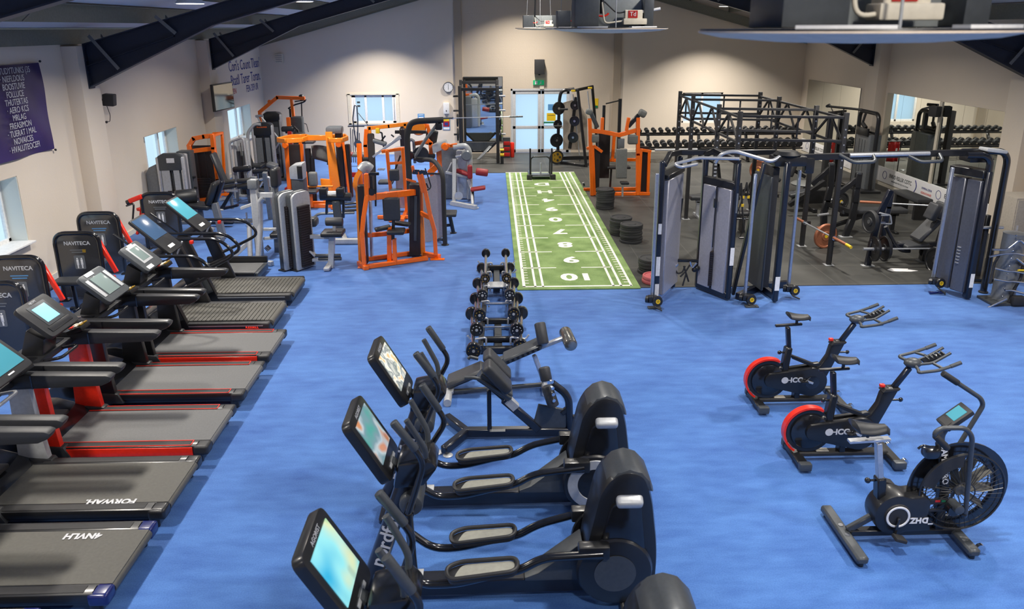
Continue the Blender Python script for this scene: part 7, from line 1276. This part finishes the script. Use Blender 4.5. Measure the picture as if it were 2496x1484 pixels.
o = MB().box((0, 0, 0), (.14, .03, .12)).build('yellow_notice', 'cream'); o.location = (1.66, YB-.016, 2.18); tag(o, 'small pale yellow notice just under the exit sign', 'notice')
t = thing('wall_clock', 'round white wall clock with grey rim left of the power rack', 'clock', (-1.42, YB-.06, 2.2)); MB().lathe([(.165, 0), (.17, .01), (.17, .03), (.155, .034), (.15, .03), (.15, .01)], (0, .02, 0), (0, -1, 0), 36, caps=False).build('rim', 'grey_dark', t); MB().cyl((0, .01, 0), (0, -.004, 0), .15, 36).build('dial', 'text_white', t)
q = MB()
for k in range(12): a = 2*PI*k/12; q.box((math.cos(a)*.125, -.006, math.sin(a)*.125), (.02, .003, .006), Euler((0, -a, 0)).to_matrix())
q.build('hour_marks', 'black', t); MB().box((0, -.008, .05), (.007, .003, .1)).build('minute_hand', 'black', t); MB().box((.0, -.008, -.04), (.009, .003, .08)).build('hour_hand', 'black', t)
t = thing('wall_dispenser', 'white wall box under the clock', 'dispenser', (-1.5, YB-.06, 1.52)); MB().box((0, 0, 0), (.2, .12, .36), bev=.02).build('case', 'white', t); MB().box((0, -.062, -.08), (.03, .006, .05)).build('sensor', 'grey_dark', t)
o = MB().box((0, 0, 0), (.22, .01, .2)).build('blue_notice', 'sign_blue'); o.location = (-2.35, YB-.006, 1.24); tag(o, 'small blue notice on the back wall right of the window', 'notice'); MB().box((0, -.008, -.03), (.16, .004, .05)).build('white_line', 'white', o); MB().box((0, -.008, .06), (.16, .004, .02)).build('white_line', 'white', o)
t = thing('poster', 'yellow, red and blue poster on the back wall below the white box', 'poster', (-1.52, YB-.01, .98)); MB().box((0, 0, 0), (.24, .01, .36)).build('sheet', 'sign_blue', t); MB().box((0, -.007, .16), (.2, .005, .1)).build('yellow_header', 'yellow', t); MB().box((0, -.007, .02), (.2, .005, .17)).build('red_block', 'red_dark', t); MB().box((0, -.011, .02), (.12, .005, .1)).build('blue_block', 'text_blue', t); MB().box((0, -.007, -.13), (.2, .005, .07)).build('white_footer', 'white', t)
t = thing('wall_vent', 'small white vent box high in the back left corner', 'vent', (-6.85, YB-.06, 3.14)); MB().box((0, 0, 0), (.26, .1, .3), bev=.01).build('case', 'cream', t); q = MB()
for k in range(4): q.box((0, -.055, -.09+.06*k), (.2, .01, .012))
q.build('slats', 'grey_paint', t)
o = MB().box((0, 0, 0), (.22, .006, .2)).build('blue_notice', 'sign_blue'); o.location = (1.98, YB+.012, 1.52); tag(o, 'square blue notice on the right door leaf', 'notice'); o = MB().box((0, 0, 0), (.3, .006, .26)).build('yellow_notice', 'yellow'); o.location = (1.98, YB+.012, 1.2); tag(o, 'yellow notice on the right door leaf', 'notice'); MB().box((0, -.005, .06), (.24, .003, .01)).build('printed_line', 'grey_dark', o)
o = MB().box((0, 0, 0), (.5, .03, .05)).build('green_bar', 'green'); o.location = (1.98, YB-.0, 1.02); tag(o, 'green push bar across the right door leaf', 'push bar')
o = MB().box((0, 0, 0), (.18, .01, .3)).build('yellow_notice', 'yellow'); o.location = (3.45, YB-.006, 1.65); tag(o, 'yellow notice with green foot right of the smith machine', 'notice'); MB().box((0, -.008, -.12), (.16, .004, .08)).build('green_foot', 'green', o)
# ================================================================ HANGING UNITS
def hang(lab, x, y, z, D, bx=0):
    t = thing('hanging_ceiling_unit', lab, 'ceiling unit', (x, y, z), 0, 'round units hanging from the roof'); r = D/2
    MB().lathe([(r, 0), (r, -.006), (r*.85, -.022), (r*.5, -.036), (.01, -.042)], (0, 0, 0), seg=64).build('dish', 'dish_grey', t)
    MB().lathe([(.01, .001), (r*.99, .001), (r*.985, .006), (.01, .006)], (0, 0, 0), seg=64).build('dish_top', 'black', t)
    for s in (-1, 1):
        a0 = -PI/2+(s*.22 if s > 0 else -.75); MB().prism([(math.cos(a0+.55*i/8)*r*.97, math.sin(a0+.55*i/8)*r*.97) for i in range(9)]+[(math.cos(a0+.55*i/8)*r*.84, math.sin(a0+.55*i/8)*r*.84) for i in range(8, -1, -1)], 'z', .006, .016).build('white_insert', 'white', t)
    w = D*.68; h = .24; hx = MB()
    hx.box((-w/2+.1, -.12, h/2+.01), (.2, .3, h), bev=.004).build('housing_left', 'grey_dark', t); MB().box((.1, .1, h/2+.01), (w-.2, .28, h), bev=.004).build('housing', 'grey_box', t); MB().box((w/2-.04, -.04, h/2+.01), (.08, .28, h), bev=.004).build('housing_right', 'grey_dark', t)
    g = MB().box((.18+bx, -.16, .055), (.2, .1, .05), bev=.008).box((.17+bx, -.15, .11), (.15, .08, .08), bev=.008).build('ballast', 'cream', t); MB().box((.16+bx, -.193, .115), (.08, .004, .06)).build('red_label', 'red_dark', g); text('Td', .05, frame_from((.16+bx, -.197, .115), (1, 0, 0), (0, 0, 1)), 'text_white', g)
    MB().tube([(-.1, -.1, .3), (-.1, -.16, .2), (-.08, -.18, .04), (.08, -.18, .06)], .008, .04).build('cream_wire', 'cream', t); MB().tube([(-.1, -.14, .12), (-.1, -.14, .3), (-.09, -.14, .5), (-.05, -.1, roofz(x)+.2-z)], .018, .05).tube([(-.08, -.14, .22), (.03, -.16, .12), (.16, -.15, .15)], .006, .04).build('black_cable', 'black', t)
    MB().tube([(-.1+.055*math.cos(a), -.17, .13+.03*math.sin(a)) for a in [PI*(1.05+.9*i/10) for i in range(11)]], .008).build('red_ring', 'red', t); MB().cyl((.22, -.14, .13), (.4, -.16, .16), .012).build('white_tube', 'white', t)
    for dx, dy in ((-.25, .2), (.25, .2), (0, -.3)): MB().cyl((dx, dy, .006 if dy < 0 else h), (dx*.6, dy*.6, roofz(x+dx)+.25-z), .005, 8).build('suspension_wire', 'silver_paint', t)
MM('dish_grey', (226, 208, 186), .5); MM('grey_box', (150, 156, 158), .4, metal=.2)
hang('largest looking round grey hanging unit, top right and close to the camera', 1.2, 2.6, 4.058, 1.0, -.1)
hang('round hanging unit in the middle of the row, red label facing the camera', 1.05, 6.95, 4.06, 1.0)
hang('small looking round hanging unit partly hidden behind the middle one', 1.35, 12.3, 4.06, 1.0)
hang('farthest round hanging unit, with its thin white suspension wires', 1.0, 16.4, 4.055, 1.0)
# ================================================================ CEILING LIGHTS
def ceiling_light(x, y, z, k):
    t = thing('ceiling_light', 'round white ceiling light hung under the roof panels', 'ceiling light', (x, y, z), 0, 'round ceiling lights')
    MB().lathe([(.05, .12), (.1, .12), (.2, .02), (.23, 0), (.22, -.01)], (0, 0, 0)).build('housing', 'white', t)
    MB().cyl((0, 0, -.006), (0, 0, -.014), .2, 28).build('diffuser', 'lamp_glow', t)
    MB().tube([(0, 0, .1), (0, 0, roofz(x)+.27-z)], .006).build('rod', 'grey_dark', t)
    l = bpy.data.lights.new('light', 'AREA'); l.shape = 'DISK'; l.size = .38; l.energy = LAMP_W*(1.35 if y > 23 else 1); l.color = (1, .93, .83); l.spread = math.radians(112 if y > 23 else 142)
    lo = bpy.data.objects.new('lamp_light', l); COL.objects.link(lo); lo.parent = t; lo.location = (0, 0, -.03)
    return t
for k, (x, y, z) in enumerate(LAMPS): ceiling_light(x, y, z, k)
